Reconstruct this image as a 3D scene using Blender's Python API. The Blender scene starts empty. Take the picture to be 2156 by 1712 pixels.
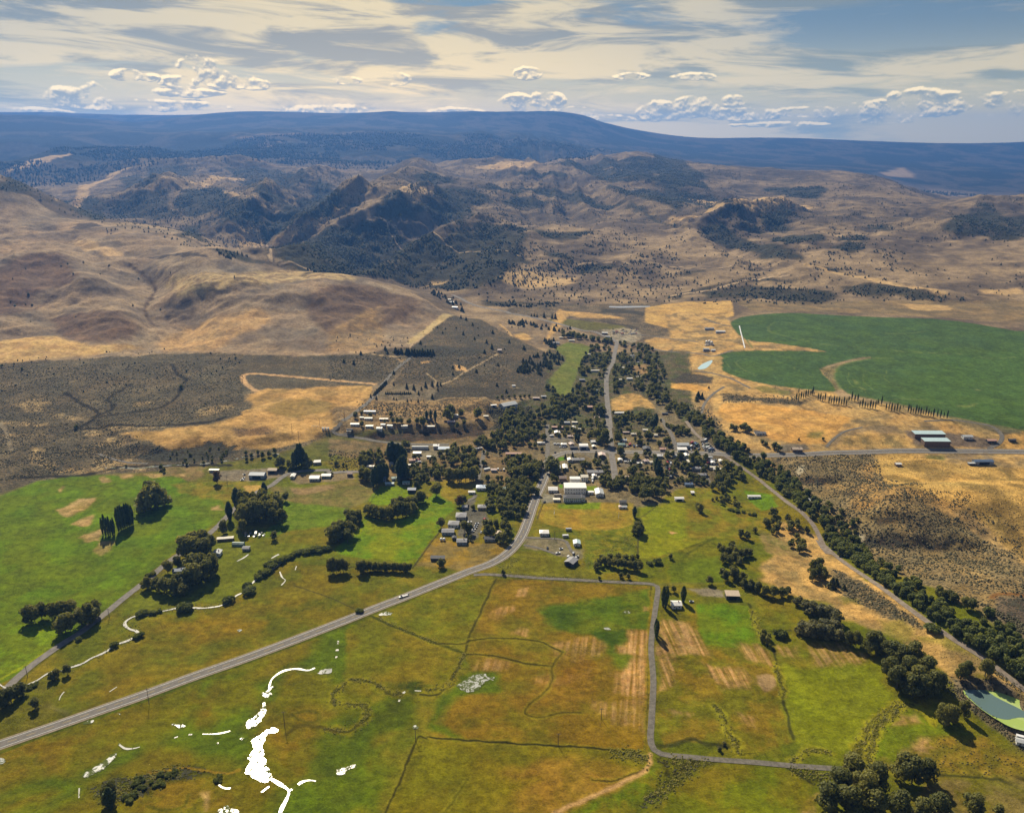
import bpy, math, random
import numpy as np
from mathutils import Vector
scene = bpy.context.scene
C = scene.collection
# ---------------------------------------------------------------- camera
CAM_H, PITCH, FPX = 420.0, math.radians(18.2), 1692.0      # photo frame measured as 2156 x 1712
cam = bpy.data.cameras.new('camera'); cam_o = bpy.data.objects.new('camera', cam); C.objects.link(cam_o)
cam_o.location = (0, 0, CAM_H); cam_o.rotation_euler = (math.pi/2 - PITCH, 0, 0)
cam.sensor_fit = 'HORIZONTAL'; cam.sensor_width = 36.0; cam.lens = 36.0*FPX/2156.0
cam.clip_start = 1.0; cam.clip_end = 200000.0
scene.camera = cam_o
cp, sp = math.cos(PITCH), math.sin(PITCH)
def ray(dx, dy):
    a, b = dx - 1078.0, 856.0 - dy
    return (a, FPX*cp + b*sp, -FPX*sp + b*cp)
# ---------------------------------------------------------------- sun: its mirror image in the pond gives its direction
gx, gy, gz = ray(556, 1600)
SUN_ELEV = math.atan2(-gz, math.hypot(gx, gy)); SUN_AZ = math.atan2(gx, gy)      # azimuth from +Y towards +X
sun = bpy.data.lights.new('sun', 'SUN'); sun.energy = 5.0; sun.angle = math.radians(0.5); sun.color = (1.0, 0.88, 0.66)
sun_o = bpy.data.objects.new('sun', sun); C.objects.link(sun_o)
sdir = Vector((math.sin(SUN_AZ)*math.cos(SUN_ELEV), math.cos(SUN_AZ)*math.cos(SUN_ELEV), math.sin(SUN_ELEV)))
sun_o.rotation_euler = sdir.to_track_quat('Z', 'Y').to_euler()
scene.view_settings.view_transform = 'Standard'; scene.view_settings.look = 'None'
scene.view_settings.exposure = 0.62; scene.view_settings.gamma = 1.0
scene.cycles.volume_step_rate = 4.0; scene.cycles.volume_bounces = 0; scene.cycles.max_bounces = 5
scene.cycles.transparent_max_bounces = 8
# ---------------------------------------------------------------- node helper
class NT:
    def __init__(s, tree): s.t = tree; s.n = tree.nodes; s.l = tree.links
    def new(s, typ, **kw):
        nd = s.n.new(typ)
        for k, v in kw.items(): setattr(nd, k, v)
        return nd
    def put(s, sock, v):
        if isinstance(v, bpy.types.NodeSocket): s.l.new(v, sock)
        elif v is not None:
            if sock.type == 'RGBA' and len(v) == 3: v = (*v, 1)
            sock.default_value = v
    def m(s, op, a, b=None, c=None, clamp=False):
        nd = s.new('ShaderNodeMath', operation=op, use_clamp=clamp)
        for i, v in enumerate((a, b, c)):
            if v is not None: s.put(nd.inputs[i], v)
        return nd.outputs[0]
    def v(s, op, a, b=None):
        nd = s.new('ShaderNodeVectorMath', operation=op); s.put(nd.inputs[0], a)
        if b is not None: s.put(nd.inputs[1], b)
        return nd.outputs['Value'] if op in ('DOT_PRODUCT', 'LENGTH') else nd.outputs[0]
    def comb(s, x, y, z=0.0):
        nd = s.new('ShaderNodeCombineXYZ')
        for i, q in enumerate((x, y, z)): s.put(nd.inputs[i], q)
        return nd.outputs[0]
    def noise(s, vec, scale, detail=4.0, rough=0.55, dist=0.0, typ=None):
        nd = s.new('ShaderNodeTexNoise'); s.put(nd.inputs['Vector'], vec)
        if typ: nd.noise_type = typ
        s.put(nd.inputs['Scale'], scale); nd.inputs['Detail'].default_value = detail
        nd.inputs['Roughness'].default_value = rough; nd.inputs['Distortion'].default_value = dist
        return nd.outputs[0]
    def ss(s, x, lo, hi, a=0.0, b=1.0):
        nd = s.new('ShaderNodeMapRange', interpolation_type='SMOOTHSTEP')
        for i, q in enumerate((x, lo, hi, a, b)): s.put(nd.inputs[i], q)
        return nd.outputs[0]
    def mix(s, f, a, b, typ='MIX'):
        nd = s.new('ShaderNodeMix', data_type='RGBA', blend_type=typ)
        s.put(nd.inputs[0], f); s.put(nd.inputs[6], a); s.put(nd.inputs[7], b)
        return nd.outputs[2]
def lin(r, g, b): return tuple(((q/255)/12.92 if q <= 10 else ((q/255+0.055)/1.055)**2.4) for q in (r, g, b))
# ---------------------------------------------------------------- world: Nishita sky under a painted-by-noise cloud cover
world = bpy.data.worlds.new('World'); scene.world = world; world.use_nodes = True
w = NT(world.node_tree); world.node_tree.nodes.clear()
sky = w.new('ShaderNodeTexSky', sky_type='NISHITA', sun_disc=False, sun_elevation=SUN_ELEV, sun_rotation=SUN_AZ,
            altitude=1000.0, air_density=1.0, dust_density=1.5, ozone_density=2.0)
tc = w.new('ShaderNodeTexCoord'); sep = w.new('ShaderNodeSeparateXYZ'); w.l.new(tc.outputs['Generated'], sep.inputs[0])
X_, Y_, Z_ = sep.outputs
E = w.m('MAXIMUM', Z_, 0.002)
w.l.new(w.comb(X_, Y_, E), sky.inputs[0])
A = w.m('ARCTAN2', X_, Y_)
def bmax(lst, vec):
    out = None
    for (dx, dy, rx, ry, k) in lst:
        rx_, ry_, rz_ = ray(dx, dy); L = math.sqrt(rx_*rx_+ry_*ry_+rz_*rz_)
        d = w.v('MULTIPLY', w.v('SUBTRACT', vec, (math.atan2(rx_, ry_), rz_/L, 0)), (1/(rx*5.5e-4), 1/(ry*5.9e-4), 0))
        q = w.m('MULTIPLY_ADD', w.v('DOT_PRODUCT', d, d), -k, k)
        out = q if out is None else w.m('MAXIMUM', out, q)
    return out
AE = w.comb(A, E)
BG = 0.10
def sc(c, k): return tuple(q*k for q in c)
warm = w.ss(w.m('ABSOLUTE', w.m('SUBTRACT', A, -0.16)), 0.55, 0.0)       # nearness to the sun's bearing
skyc = w.mix(w.ss(E, .34, .14, 0.0, .85), sky.outputs[0], w.mix(w.ss(E, 0.0, 0.14), w.mix(warm, sc(lin(196, 188, 160), 9), sc(lin(226, 200, 140), 9.5)), w.mix(warm, sc(lin(108, 138, 166), 7), sc(lin(118, 148, 166), 7))))
# thin high cloud
p1 = w.comb(w.m('ADD', w.m('MULTIPLY', A, 2.6), w.m('MULTIPLY', E, 5.0)), w.m('MULTIPLY', E, 17.0), 3.3)
warpn = w.noise(w.comb(w.m('MULTIPLY', A, 1.6), w.m('MULTIPLY', E, 9.0), 7.1), 1.3, 3)
c1 = w.m('ADD', w.noise(w.v('ADD', p1, w.comb(0.0, w.m('MULTIPLY', warpn, 1.8), warpn)), 1.25, 9, 0.62, 0.4), w.m('MULTIPLY', w.m('SUBTRACT', w.noise(w.v('MULTIPLY', w.v('ADD', p1, w.comb(0.0, w.m('MULTIPLY', warpn, 1.1), 0)), (1, 1.7, 1)), 3.4, 8, .66, .7), .5), .28))
cover = w.m('ADD', w.ss(A, 0.62, -0.35, 0.0, 0.17), w.ss(E, 0.02, 0.10, -0.02, 0.09))
hole = w.ss(bmax([(90, 190, 420, 50, 1.0), (330, 20, 120, 30, 1.), (60, 10, 120, 22, .9), (480, 45, 60, 20, .8), (930, 55, 90, 30, 1.0), (1900, 60, 330, 60, 1.0), (960, 5, 260, 10, 1.)], AE), 0.0, 1.0, 0.0, 0.16)
strk = w.ss(bmax([(1850, 125, 420, 26, 1.0), (1200, 130, 300, 40, .8), (600, 60, 420, 60, .7), (1500, 90, 260, 30, .6)], AE), 0.0, 1.0, 0.0, 0.13)
c1c = w.ss(w.m('ADD', w.m('SUBTRACT', w.m('ADD', c1, cover), hole), strk), 0.49, 0.65)
c2 = w.noise(w.v('ADD', p1, w.comb(0.35, 0.22, 0)), 2.6, 7, 0.6, 0.6)
hi_col = w.mix(warm, sc(lin(216, 208, 188), 8.6), sc(lin(248, 226, 174), 9.4))
lo_col = w.mix(warm, sc(lin(148, 162, 168), 7.6), sc(lin(182, 176, 158), 7.8))
ccol = w.mix(w.ss(c2, 0.42, 0.58), lo_col, hi_col)
skyc = w.mix(w.m('MULTIPLY', c1c, w.ss(E, .5, .16, .25, .9)), skyc, ccol)
# cumulus: billows round chosen bearings, bright on the rim towards the sun, grey in the core
blobs = [(420, 140, 52, 26, 1.), (480, 168, 70, 20, 1.), (535, 178, 45, 13, .9), (380, 172, 45, 14, .9), (410, 125, 20, 12, 1.),
 (268, 158, 36, 14, .9), (310, 163, 26, 9, .8), (150, 205, 80, 22, .7), (200, 195, 40, 22, .6), (400, 196, 90, 11, .8), (300, 222, 200, 14, .8),
 (826, 167, 46, 17, .95), (730, 170, 38, 10, .8), (1112, 155, 40, 15, 1.), (1330, 161, 44, 9, .95), (1460, 161, 56, 9, .9),
 (1090, 218, 55, 22, 1.), (1150, 215, 50, 24, 1.), (1210, 236, 60, 14, .8), (960, 235, 80, 10, .8), (700, 232, 130, 14, .6), (1280, 250, 70, 10, .8),
 (1390, 235, 62, 24, 1.), (1460, 225, 60, 26, 1.), (1545, 212, 34, 14, .9), (1560, 240, 100, 16, .9), (1720, 236, 110, 13, .9), (1900, 228, 150, 20, 1.),
 (1930, 205, 60, 18, .95), (2010, 210, 80, 18, .95), (1860, 250, 90, 12, .8), (2130, 225, 70, 34, 1.), (1640, 262, 120, 7, .7), (60, 233, 90, 8, .7)]
def billow(vec):
    pv = w.v('MULTIPLY', vec, (1.0, 1.25, 1.0))
    wv = w.noise(pv, 60.0, 2, .5); pv = w.v('ADD', pv, w.comb(w.m('MULTIPLY', wv, .004), w.m('MULTIPLY', wv, -.004)))
    out = None
    for sc_, am in ((38.0, .95), (92.0, .42), (200.0, .16)):
        vo_ = w.new('ShaderNodeTexVoronoi', feature='F1'); w.put(vo_.inputs['Vector'], pv); vo_.inputs['Scale'].default_value = sc_
        q = w.m('MULTIPLY', w.m('SUBTRACT', .55, vo_.outputs['Distance']), am); out = q if out is None else w.m('ADD', out, q)
    return w.m('ADD', out, w.m('MULTIPLY', w.m('SUBTRACT', w.noise(pv, 120.0, 7, .68), .5), .75))
bl = billow(AE)
d0 = w.m('ADD', w.m('MINIMUM', w.m('MULTIPLY', bmax(blobs, AE), 1.5), .62), w.m('SUBTRACT', bl, .40))
bl2 = billow(w.v('ADD', AE, (-0.0008, 0.0026, 0)))
dup = w.m('ADD', w.m('MINIMUM', w.m('MULTIPLY', bmax(blobs, w.v('ADD', AE, (-0.0008, 0.0026, 0))), 1.5), .62), w.m('SUBTRACT', bl2, .40))
bright = w.m('ADD', w.ss(w.m('SUBTRACT', d0, dup), -.12, .34, 0.0, .85), w.ss(d0, .16, .0, .0, .25), clamp=True)      # sides turned up to the sun
cu_hi = w.mix(warm, sc(lin(244, 230, 204), 12), sc(lin(255, 232, 184), 13))
cu_lo = w.mix(warm, sc(lin(150, 160, 166), 8.2), sc(lin(160, 160, 158), 8.2))
cucol = w.mix(bright, cu_lo, cu_hi)
skyc = w.mix(w.m('MULTIPLY', w.ss(d0, 0.0, 0.30), 0.94), skyc, cucol)
skyc = w.v('SCALE', skyc, None) if False else w.mix(1.0, skyc, w.mix(w.ss(E, .16, .40), (.78, .75, .655), (.42, .44, .50)), 'MULTIPLY')
skyc = w.mix(1.0, skyc, w.mix(w.ss(E, .13, .015), (1.0, 1.0, 1.0), (1.75, 1.55, 1.0)), 'MULTIPLY')      # reddened low sky
bg = w.new('ShaderNodeBackground'); w.put(bg.inputs[0], skyc); bg.inputs[1].default_value = BG
wo = w.new('ShaderNodeOutputWorld'); w.l.new(bg.outputs[0], wo.inputs[0])
# ================================================================ geometry of the view: a pixel of the photo -> a place on the land
PAN = {'D': (1, 0, 0), 'TL': (2.891, 0, 159.8), 'TM': (2.891, 692.6, 159.8), 'TR': (2.891, 1410.2, 159.8), 'ML': (2.891, 0, 639.3),
 'E': (5.058, 692.6, 639.3), 'G': (5.058, 1065.5, 639.3), 'H': (4.591, 692.6, 852.4), 'I': (4.591, 1065.5, 852.4),
 'J': (3.112, 1463.5, 639.3), 'K': (2.887, 0, 1118.8), 'L': (2.887, 692.6, 1118.8), 'M': (2.887, 1410.2, 1118.8)}
def px(pan, *xy):
    s, ox, oy = PAN[pan]
    return [(ox + x/s, oy + y/s) for x, y in zip(xy[::2], xy[1::2])]
def flat(dx, dy, z=0.0):
    a, b, c = ray(dx, dy); t = (z - CAM_H)/c
    return (a*t, b*t)
rng = np.random.RandomState(7)
_perm = rng.permutation(512); _perm = np.concatenate([_perm, _perm])
_g = np.stack([np.cos(np.arange(512)*2*np.pi*0.618034), np.sin(np.arange(512)*2*np.pi*0.618034)], 1)
def perlin(x, y):
    xi = np.floor(x).astype(np.int64); yi = np.floor(y).astype(np.int64); xf = x - xi; yf = y - yi
    u = xf*xf*xf*(xf*(xf*6-15)+10); v = yf*yf*yf*(yf*(yf*6-15)+10)
    def g(ix, iy, fx, fy):
        h = _g[_perm[(_perm[ix & 511] + iy) & 511]]
        return h[..., 0]*fx + h[..., 1]*fy
    a = g(xi, yi, xf, yf); b = g(xi+1, yi, xf-1, yf); c = g(xi, yi+1, xf, yf-1); d = g(xi+1, yi+1, xf-1, yf-1)
    return 1.5*((a + (b-a)*u)*(1-v) + (c + (d-c)*u)*v)
def fbm(x, y, lam, octv=4, gain=0.5, seed=0.0, ridged=False):
    s = 0; a = 1.0; n = 0
    for o in range(octv):
        p = perlin(x/lam + 17.3*o + seed, y/lam - 9.1*o + seed*1.7)
        if ridged: p = 1 - 2*np.abs(p)*1.3
        s = s + a*p; n += a; a *= gain; lam *= 0.5
    return s/n
def sstep(x, a, b):
    t = np.clip((x-a)/(b-a), 0, 1); return t*t*(3-2*t)
# ---------------------------------------------------------------- the land's shape: control points (photo x, photo y, height or distance)
CP = []      # (X, Y, Z, relief)
def cz(rel, *pts):
    for dx, dy, z in pts:
        X, Y = flat(dx, dy, z); CP.append((X, Y, z, rel))
def squeeze(d): return d if d < 7000 else 7000 + (d-7000)*.6
def cd(rel, *pts):
    for dx, dy, d in pts:
        d = squeeze(d); a, b, c = ray(dx, dy); CP.append((a/b*d, d, CAM_H + c/b*d, rel))
def cw(rel, *pts):
    for dx, d, z in pts:
        d = squeeze(d); a, b, c = ray(dx, 560); CP.append((a/b*d, d, z, rel))
for az in range(-180, 180, 12):                                    # valley floor
    for d in ((120, 500, 900) if abs(az) < 60 else (500, 1500, 4000, 12000)):
        CP.append((d*math.sin(math.radians(az)), d*math.cos(math.radians(az)), 0.0, 0.0))
for dx in range(-200, 2400, 200):
    cz(0, (dx, 1150, 0), (dx, 1000, 0))
cz(0, (-150, 935, 6), (0, 900, 10), (200, 900, 12), (400, 900, 12), (600, 880, 12), (750, 860, 10), (900, 850, 8))
cz(0, (-150, 830, 17), (0, 830, 17), (200, 820, 18), (400, 820, 18), (600, 810, 17), (800, 800, 14), (950, 800, 10), (1000, 740, 12), (950, 700, 13))
cz(0, (1050, 840, 3), (1150, 800, 1), (1200, 740, 1), (1280, 720, 1), (1280, 900, 0), (1350, 800, 0), (1400, 860, 0))
cz(0, (1560, 900, 14), (1700, 880, 16), (1900, 930, 14), (2100, 930, 14), (1500, 740, 18), (1700, 700, 22), (1900, 750, 20), (2150, 800, 20), (2150, 700, 26), (1600, 660, 22), (1900, 660, 26), (2300, 800, 22), (2350, 950, 16))
cz(0, (1750, 1050, 10), (1900, 1100, 12), (2100, 1080, 14), (2150, 1200, 10), (1950, 1180, 8), (2300, 1150, 12), (1640, 960, 9))
# near hill of dry grass
cz(.3, (-200, 775, 24), (0, 765, 23), (150, 757, 23), (300, 748, 23), (450, 742, 23), (620, 750, 22), (760, 745, 20), (860, 728, 18), (915, 690, 16), (953, 664, 13))
cz(.35, (-250, 400, 250), (-120, 400, 235), (0, 402, 228), (60, 412, 212), (110, 430, 192), (165, 465, 158), (250, 470, 152), (330, 482, 142), (400, 492, 132), (450, 518, 116),
   (560, 570, 92), (640, 578, 88), (720, 580, 86), (800, 598, 70), (870, 618, 50), (920, 642, 26))
cz(.85, (90, 545, 118), (20, 560, 108), (60, 600, 80), (130, 610, 66), (60, 660, 46), (0, 640, 52), (60, 490, 140), (170, 510, 132), (277, 561, 92), (325, 606, 58), (304, 655, 38), (318, 682, 31), (302, 730, 24),
   (200, 590, 92), (170, 640, 50), (235, 655, 58), (170, 690, 36), (250, 690, 38), (120, 715, 28), (380, 560, 108), (400, 610, 84), (450, 640, 64), (370, 660, 44), (420, 690, 34), (560, 610, 84), (660, 615, 76), (600, 660, 52), (560, 710, 30),
   (700, 660, 46), (720, 700, 30), (840, 670, 30), (820, 640, 44), (480, 580, 92))
# creek canyon behind it
cw(.3, (965, 2000, 6), (940, 2180, 7), (870, 2400, 9), (780, 2600, 12), (680, 2800, 16), (590, 2950, 20), (500, 3100, 27), (430, 3250, 34), (360, 3500, 50))
cw(.3, (820, 2380, 20), (700, 2600, 30), (560, 2800, 45), (430, 3000, 70), (300, 3200, 90), (150, 3300, 120), (0, 3500, 150))
# hills across the valley
cz(.1, (1000, 660, 6), (1050, 680, 5), (1150, 680, 4), (1250, 690, 4), (1300, 680, 6), (1400, 690, 8), (1150, 650, 7), (1300, 640, 12), (1450, 640, 18))
cd(.5, (1000, 612, 2290), (1100, 612, 2310), (1250, 610, 2330), (1400, 605, 2360), (1600, 600, 2330), (1800, 608, 2260), (1980, 628, 2120), (1700, 632, 2140), (2156, 640, 2050), (2400, 640, 2000),
   (960, 590, 2420), (1000, 560, 2520), (1100, 560, 2600), (1250, 565, 2580), (1400, 560, 2620), (1600, 560, 2520), (1800, 575, 2450), (2000, 575, 2450), (2156, 580, 2380),
   (900, 540, 2680), (1000, 520, 2760), (1100, 500, 2950), (1250, 525, 2850), (1400, 520, 2950), (1500, 530, 2900), (1620, 520, 2850), (1800, 520, 2850), (2000, 520, 2900), (2156, 520, 2800))
cd(.8, (640, 520, 3080), (720, 500, 3120), (800, 470, 3200), (900, 475, 3200), (880, 425, 3500), (950, 412, 3800), (1000, 450, 3500), (1080, 480, 3150), (1200, 480, 3350), (1350, 480, 3400), (1250, 440, 3900), (1100, 435, 3850),
   (1000, 395, 4300), (1100, 405, 4450), (1250, 400, 4600), (1400, 420, 4300), (1380, 470, 3500), (1450, 487, 3250), (1560, 500, 3200), (1000, 365, 5200), (1150, 365, 5300), (1300, 370, 5300), (1450, 385, 4900))
cd(.8, (760, 412, 4100), (700, 437, 3900), (650, 470, 3500), (600, 500, 3200), (820, 390, 4600), (880, 356, 5200), (920, 372, 4900), (940, 352, 5900), (1040, 343, 6200), (1110, 341, 6300), (1180, 345, 6200), (1250, 337, 6300), (1330, 328, 6400), (1390, 330, 6350),
   (1450, 345, 6100), (1500, 353, 5900), (1560, 358, 5700), (1640, 372, 5500), (1740, 379, 5300), (1810, 374, 5300), (1850, 389, 5100), (1900, 409, 4700), (1960, 428, 4400), (2010, 433, 4300), (2060, 427, 4200), (2110, 424, 4100), (2156, 420, 4000), (2300, 415, 4000))
cd(.8, (1550, 410, 4500), (1640, 400, 4600), (1750, 405, 4500), (1620, 441, 3700), (1580, 455, 3500), (1660, 455, 3600), (1560, 440, 4050), (1700, 445, 3900), (1820, 440, 3900), (1820, 490, 3250), (1700, 490, 3250), (1640, 480, 3350), (1930, 480, 3300), (2000, 445, 3900), (2040, 485, 3500), (2100, 470, 3500), (2156, 480, 3300), (1950, 455, 3700))
cw(.8, (1620, 3950, 130), (1330, 7200, 180), (1500, 6700, 150), (1810, 6000, 120), (1960, 5100, 50), (2156, 4700, 60), (1040, 7000, 190), (1180, 7000, 190), (880, 5800, 190), (700, 4300, 120), (2300, 4800, 60))
# second range, then the forested plateau
cd(1., (-200, 500, 3500), (100, 480, 3800), (250, 462, 3850), (330, 470, 3700), (420, 495, 3450), (480, 470, 3600), (360, 430, 4000), (300, 400, 5000), (400, 388, 5200), (480, 392, 5100), (540, 420, 4500), (600, 440, 4200), (450, 440, 3950), (560, 460, 3750),
   (640, 400, 5000), (700, 375, 5600), (620, 365, 5900), (500, 352, 6400), (680, 345, 6900), (800, 345, 6900), (350, 360, 6200), (250, 385, 5400), (150, 400, 5300), (50, 380, 5800), (-100, 380, 5800), (0, 367, 6000), (80, 340, 6900), (150, 322, 7300), (290, 322, 7600), (230, 350, 6500), (420, 330, 7800),
   (560, 318, 8200), (700, 310, 8600), (860, 318, 8500), (1000, 325, 8600), (1150, 322, 9000))
cw(1., (100, 7800, 210), (250, 8300, 260), (0, 7000, 170))
cd(.7, (0, 310, 9000), (-200, 330, 9000), (150, 295, 10000), (350, 290, 10500), (550, 285, 11000), (750, 278, 11500), (900, 280, 11800), (1050, 285, 12000), (1200, 300, 12000), (1300, 318, 11500))
cd(.12, (-200, 253, 13500), (0, 252, 13500), (100, 249, 13500), (180, 251, 13600), (260, 257, 13700), (310, 263, 13800), (380, 252, 14500), (480, 244, 14800), (620, 243, 15000), (760, 243, 15000), (800, 238, 15000), (825, 237, 15000), (846, 243, 15000), (940, 241, 15200), (1040, 241, 15400), (1130, 241, 15500),
   (1190, 243, 15500), (1230, 250, 15500), (1262, 263, 15400), (1300, 278, 15300), (1370, 279, 17000), (1400, 284, 17200), (1450, 290, 17500), (1600, 292, 18000), (1760, 297, 18000), (1900, 302, 18000), (2156, 300, 18000), (2400, 300, 18000),
   (1300, 300, 13500), (1400, 305, 14500), (1600, 318, 14500), (1800, 325, 14500), (2000, 330, 14500), (2156, 335, 14500), (1500, 335, 12000), (1700, 350, 11500), (1900, 362, 11000), (2156, 370, 11000), (1900, 385, 9500), (1860, 375, 9400), (1930, 395, 9000), (2000, 405, 8800), (2156, 408, 8800), (2300, 408, 8800), (1800, 392, 8800),
   (0, 238, 18500), (120, 238, 18500), (300, 243, 18500), (400, 246, 18500), (-200, 238, 18500))
cw(1., (100, 16000, 600), (260, 16000, 560), (-150, 16000, 600))
for dx in range(-200, 2500, 150):                                  # beyond the rims the plateau falls away
    cw(1., (dx, 22500, -250), (dx, 26000, -800))
for dx in (2450, 2700, 3000):
    cw(.8, (dx, 1500, 14), (dx, 1900, 30), (dx, 2400, 50), (dx, 3300, 90), (dx, 4200, 120), (dx, 6000, 40), (dx, 9000, 30), (dx, 13000, 60), (dx, 18000, 300))
    cw(.8, (2156-dx, 1500, 24), (2156-dx, 1900, 100), (2156-dx, 2600, 200), (2156-dx, 3500, 180), (2156-dx, 5500, 250), (2156-dx, 9000, 320), (2156-dx, 13500, 600), (2156-dx, 18000, 800))
CP = np.array(CP)
# ---------------------------------------------------------------- polar grid
az_f = np.radians(np.arange(-37.0, 37.001, 0.085))
az_c = np.radians(np.concatenate([np.arange(-178, -38, 4.0), np.arange(38.5, 180, 4.0)]))
AZ = np.sort(np.concatenate([az_f, az_c]))
r = [0.5, 30, 80, 140, 200, 250]
while r[-1] < 20500:
    d = r[-1]; st = max(d*d/(FPX*1.05*CAM_H)*2.1, 0.8)
    r.append(d + min(st, d*(0.0048 if d < 1900 or d > 8500 else 0.0031)))
RR = np.array(r)
NA, NR = len(AZ), len(RR)
def tp(X, Y):
    return np.arctan2(X, Y)*1.0, np.log(np.hypot(X, Y) + 150.0)*1.0
ca, cl = tp(CP[:, 0], CP[:, 1])
# merge points that crowd one another
def kern(da, dl):
    d2 = da*da + dl*dl + 1e-5
    return np.sqrt(d2)*d2                      # cubic: smooth
zs = CP[:, 2]
n = len(CP)
K = kern(ca[:, None]-ca[None], cl[:, None]-cl[None])
wgt = 6e-7
Pm = np.stack([np.ones(n), ca, cl], 1)
Asys = np.block([[K + np.eye(n)*wgt, Pm], [Pm.T, np.zeros((3, 3))]])
sol = np.linalg.solve(Asys, np.concatenate([np.stack([zs, CP[:, 3]], 1), np.zeros((3, 2))]))
gaz = np.radians(np.concatenate([np.arange(-180, -44, 4.0), np.arange(-42, 42.01, 0.4), np.arange(44, 184.1, 4.0)])); glr = np.linspace(math.log(150.0), math.log(20900.0), 230)
GA, GL = np.meshgrid(gaz, glr, indexing='ij')
zc = np.zeros(GA.shape + (2,))
for i in range(GA.shape[0]):
    kk = kern(GA[i][:, None]-ca[None], GL[i][:, None]-cl[None])
    zc[i] = kk @ sol[:n] + np.stack([np.ones(len(glr)), GA[i], GL[i]], 1) @ sol[n:]
def gsample(az, lr, F):
    i = np.clip(np.searchsorted(gaz, az) - 1, 0, len(gaz)-2); ta = (az - gaz[i])/(gaz[i+1]-gaz[i])
    q = np.clip((lr - glr[0])/(glr[1]-glr[0]), 0, len(glr)-1.001); j = q.astype(int); tl = q - j
    return (F[i, j]*(1-ta)+F[i+1, j]*ta)*(1-tl) + (F[i, j+1]*(1-ta)+F[i+1, j+1]*ta)*tl
A2, R2 = np.meshgrid(AZ, RR, indexing='ij')
X = R2*np.sin(A2); Y = R2*np.cos(A2)
L2 = np.log(R2+150.0)
Z = gsample(A2, L2, zc[..., 0]); REL = np.clip(gsample(A2, L2, zc[..., 1]), 0, 1.2)
front = sstep(np.abs(A2), math.radians(52), math.radians(42))
Z = Z*front; REL = REL*front
Z = np.where(R2 < 900, Z*sstep(R2, 500, 900), Z)
# erosion-like relief, longer waves farther off
wx = X + 60*fbm(X, Y, 420, 2, seed=3.0); wy = Y + 60*fbm(X, Y, 420, 2, seed=8.0)
far1 = sstep(R2, 2300, 4200); far2 = sstep(R2, 6500, 10000)
rs = fbm(wx, wy, 130, 4, .55, 21.0, True)*(1-far2)
rn = fbm(wx, wy, 300, 5, 0.55, 1.0, True); lf = sstep(A2, .16, -.05); ux = wx*.8+wy*.6; uy = -wx*.6+wy*.8; fx = wx*(1-lf)+lf*(ux); fy = wy*(1-lf)+lf*(uy*.42)
rm = fbm(fx, fy, 900, 4, 0.40, 5.0, True); rf = fbm(wx, wy, 2600, 5, 0.5, 9.0, True)
rim = 1 - 0.9*sstep(R2, 9800, 11200)
Z = Z + REL*(1+.35*lf*sstep(R2, 2300, 2700))*(rn*(15*(1-far1) + 8*far1*(1-far2)) + rs*(6+2*far1)*rim + rm*far1*rim*(34*(1-far2)+30*far2) + rf*far2*60*rim)
Z = Z + 0.5*fbm(X, Y, 90, 4, seed=2.0)*sstep(R2, 250, 500)*(1-sstep(R2, 3000, 5000))
def pip(poly, x, y):
    ins = np.zeros(x.shape, bool); n = len(poly)
    for i in range(n):
        x0, y0 = poly[i]; x1, y1 = poly[(i+1) % n]
        if y0 == y1: continue
        cnd = ((y0 > y) != (y1 > y)) & (x < (x1-x0)*(y-y0)/(y1-y0)+x0); ins ^= cnd
    return ins
def segd(pts, x, y, closed=False):
    d = np.full(x.shape, 1e18); n = len(pts)
    for i in range(n if closed else n-1):
        x0, y0 = pts[i]; x1, y1 = pts[(i+1) % n]; vx, vy = x1-x0, y1-y0; q = vx*vx+vy*vy+1e-9
        t = np.clip(((x-x0)*vx+(y-y0)*vy)/q, 0, 1); d = np.minimum(d, (x-x0-t*vx)**2+(y-y0-t*vy)**2)
    return np.sqrt(d)
def smooth(pts, k=6):
    """Catmull-Rom through the points"""
    P = [np.array(p, float) for p in pts]; P = [2*P[0]-P[1]] + P + [2*P[-1]-P[-2]]; out = []
    for i in range(1, len(P)-2):
        for t in np.arange(0, 1, 1/k):
            a, b, c, d = P[i-1:i+3]
            out.append(tuple(0.5*((2*b)+(c-a)*t+(2*a-5*b+4*c-d)*t*t+(3*b-a-3*c+d)*t**3)))
    out.append(tuple(P[-2])); return out
def height(x, y):
    """terrain height at a world point (bilinear in the polar grid)"""
    x = np.asarray(x, float); y = np.asarray(y, float)
    az = np.arctan2(x, y); rr = np.hypot(x, y)
    i = np.clip(np.searchsorted(AZ, az)-1, 0, NA-2); ta = np.clip((az-AZ[i])/(AZ[i+1]-AZ[i]), 0, 1)
    j = np.clip(np.searchsorted(RR, rr)-1, 0, NR-2); tr = np.clip((rr-RR[j])/(RR[j+1]-RR[j]), 0, 1)
    return (Z[i, j]*(1-ta)+Z[i+1, j]*ta)*(1-tr) + (Z[i, j+1]*(1-ta)+Z[i+1, j+1]*ta)*tr
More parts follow.
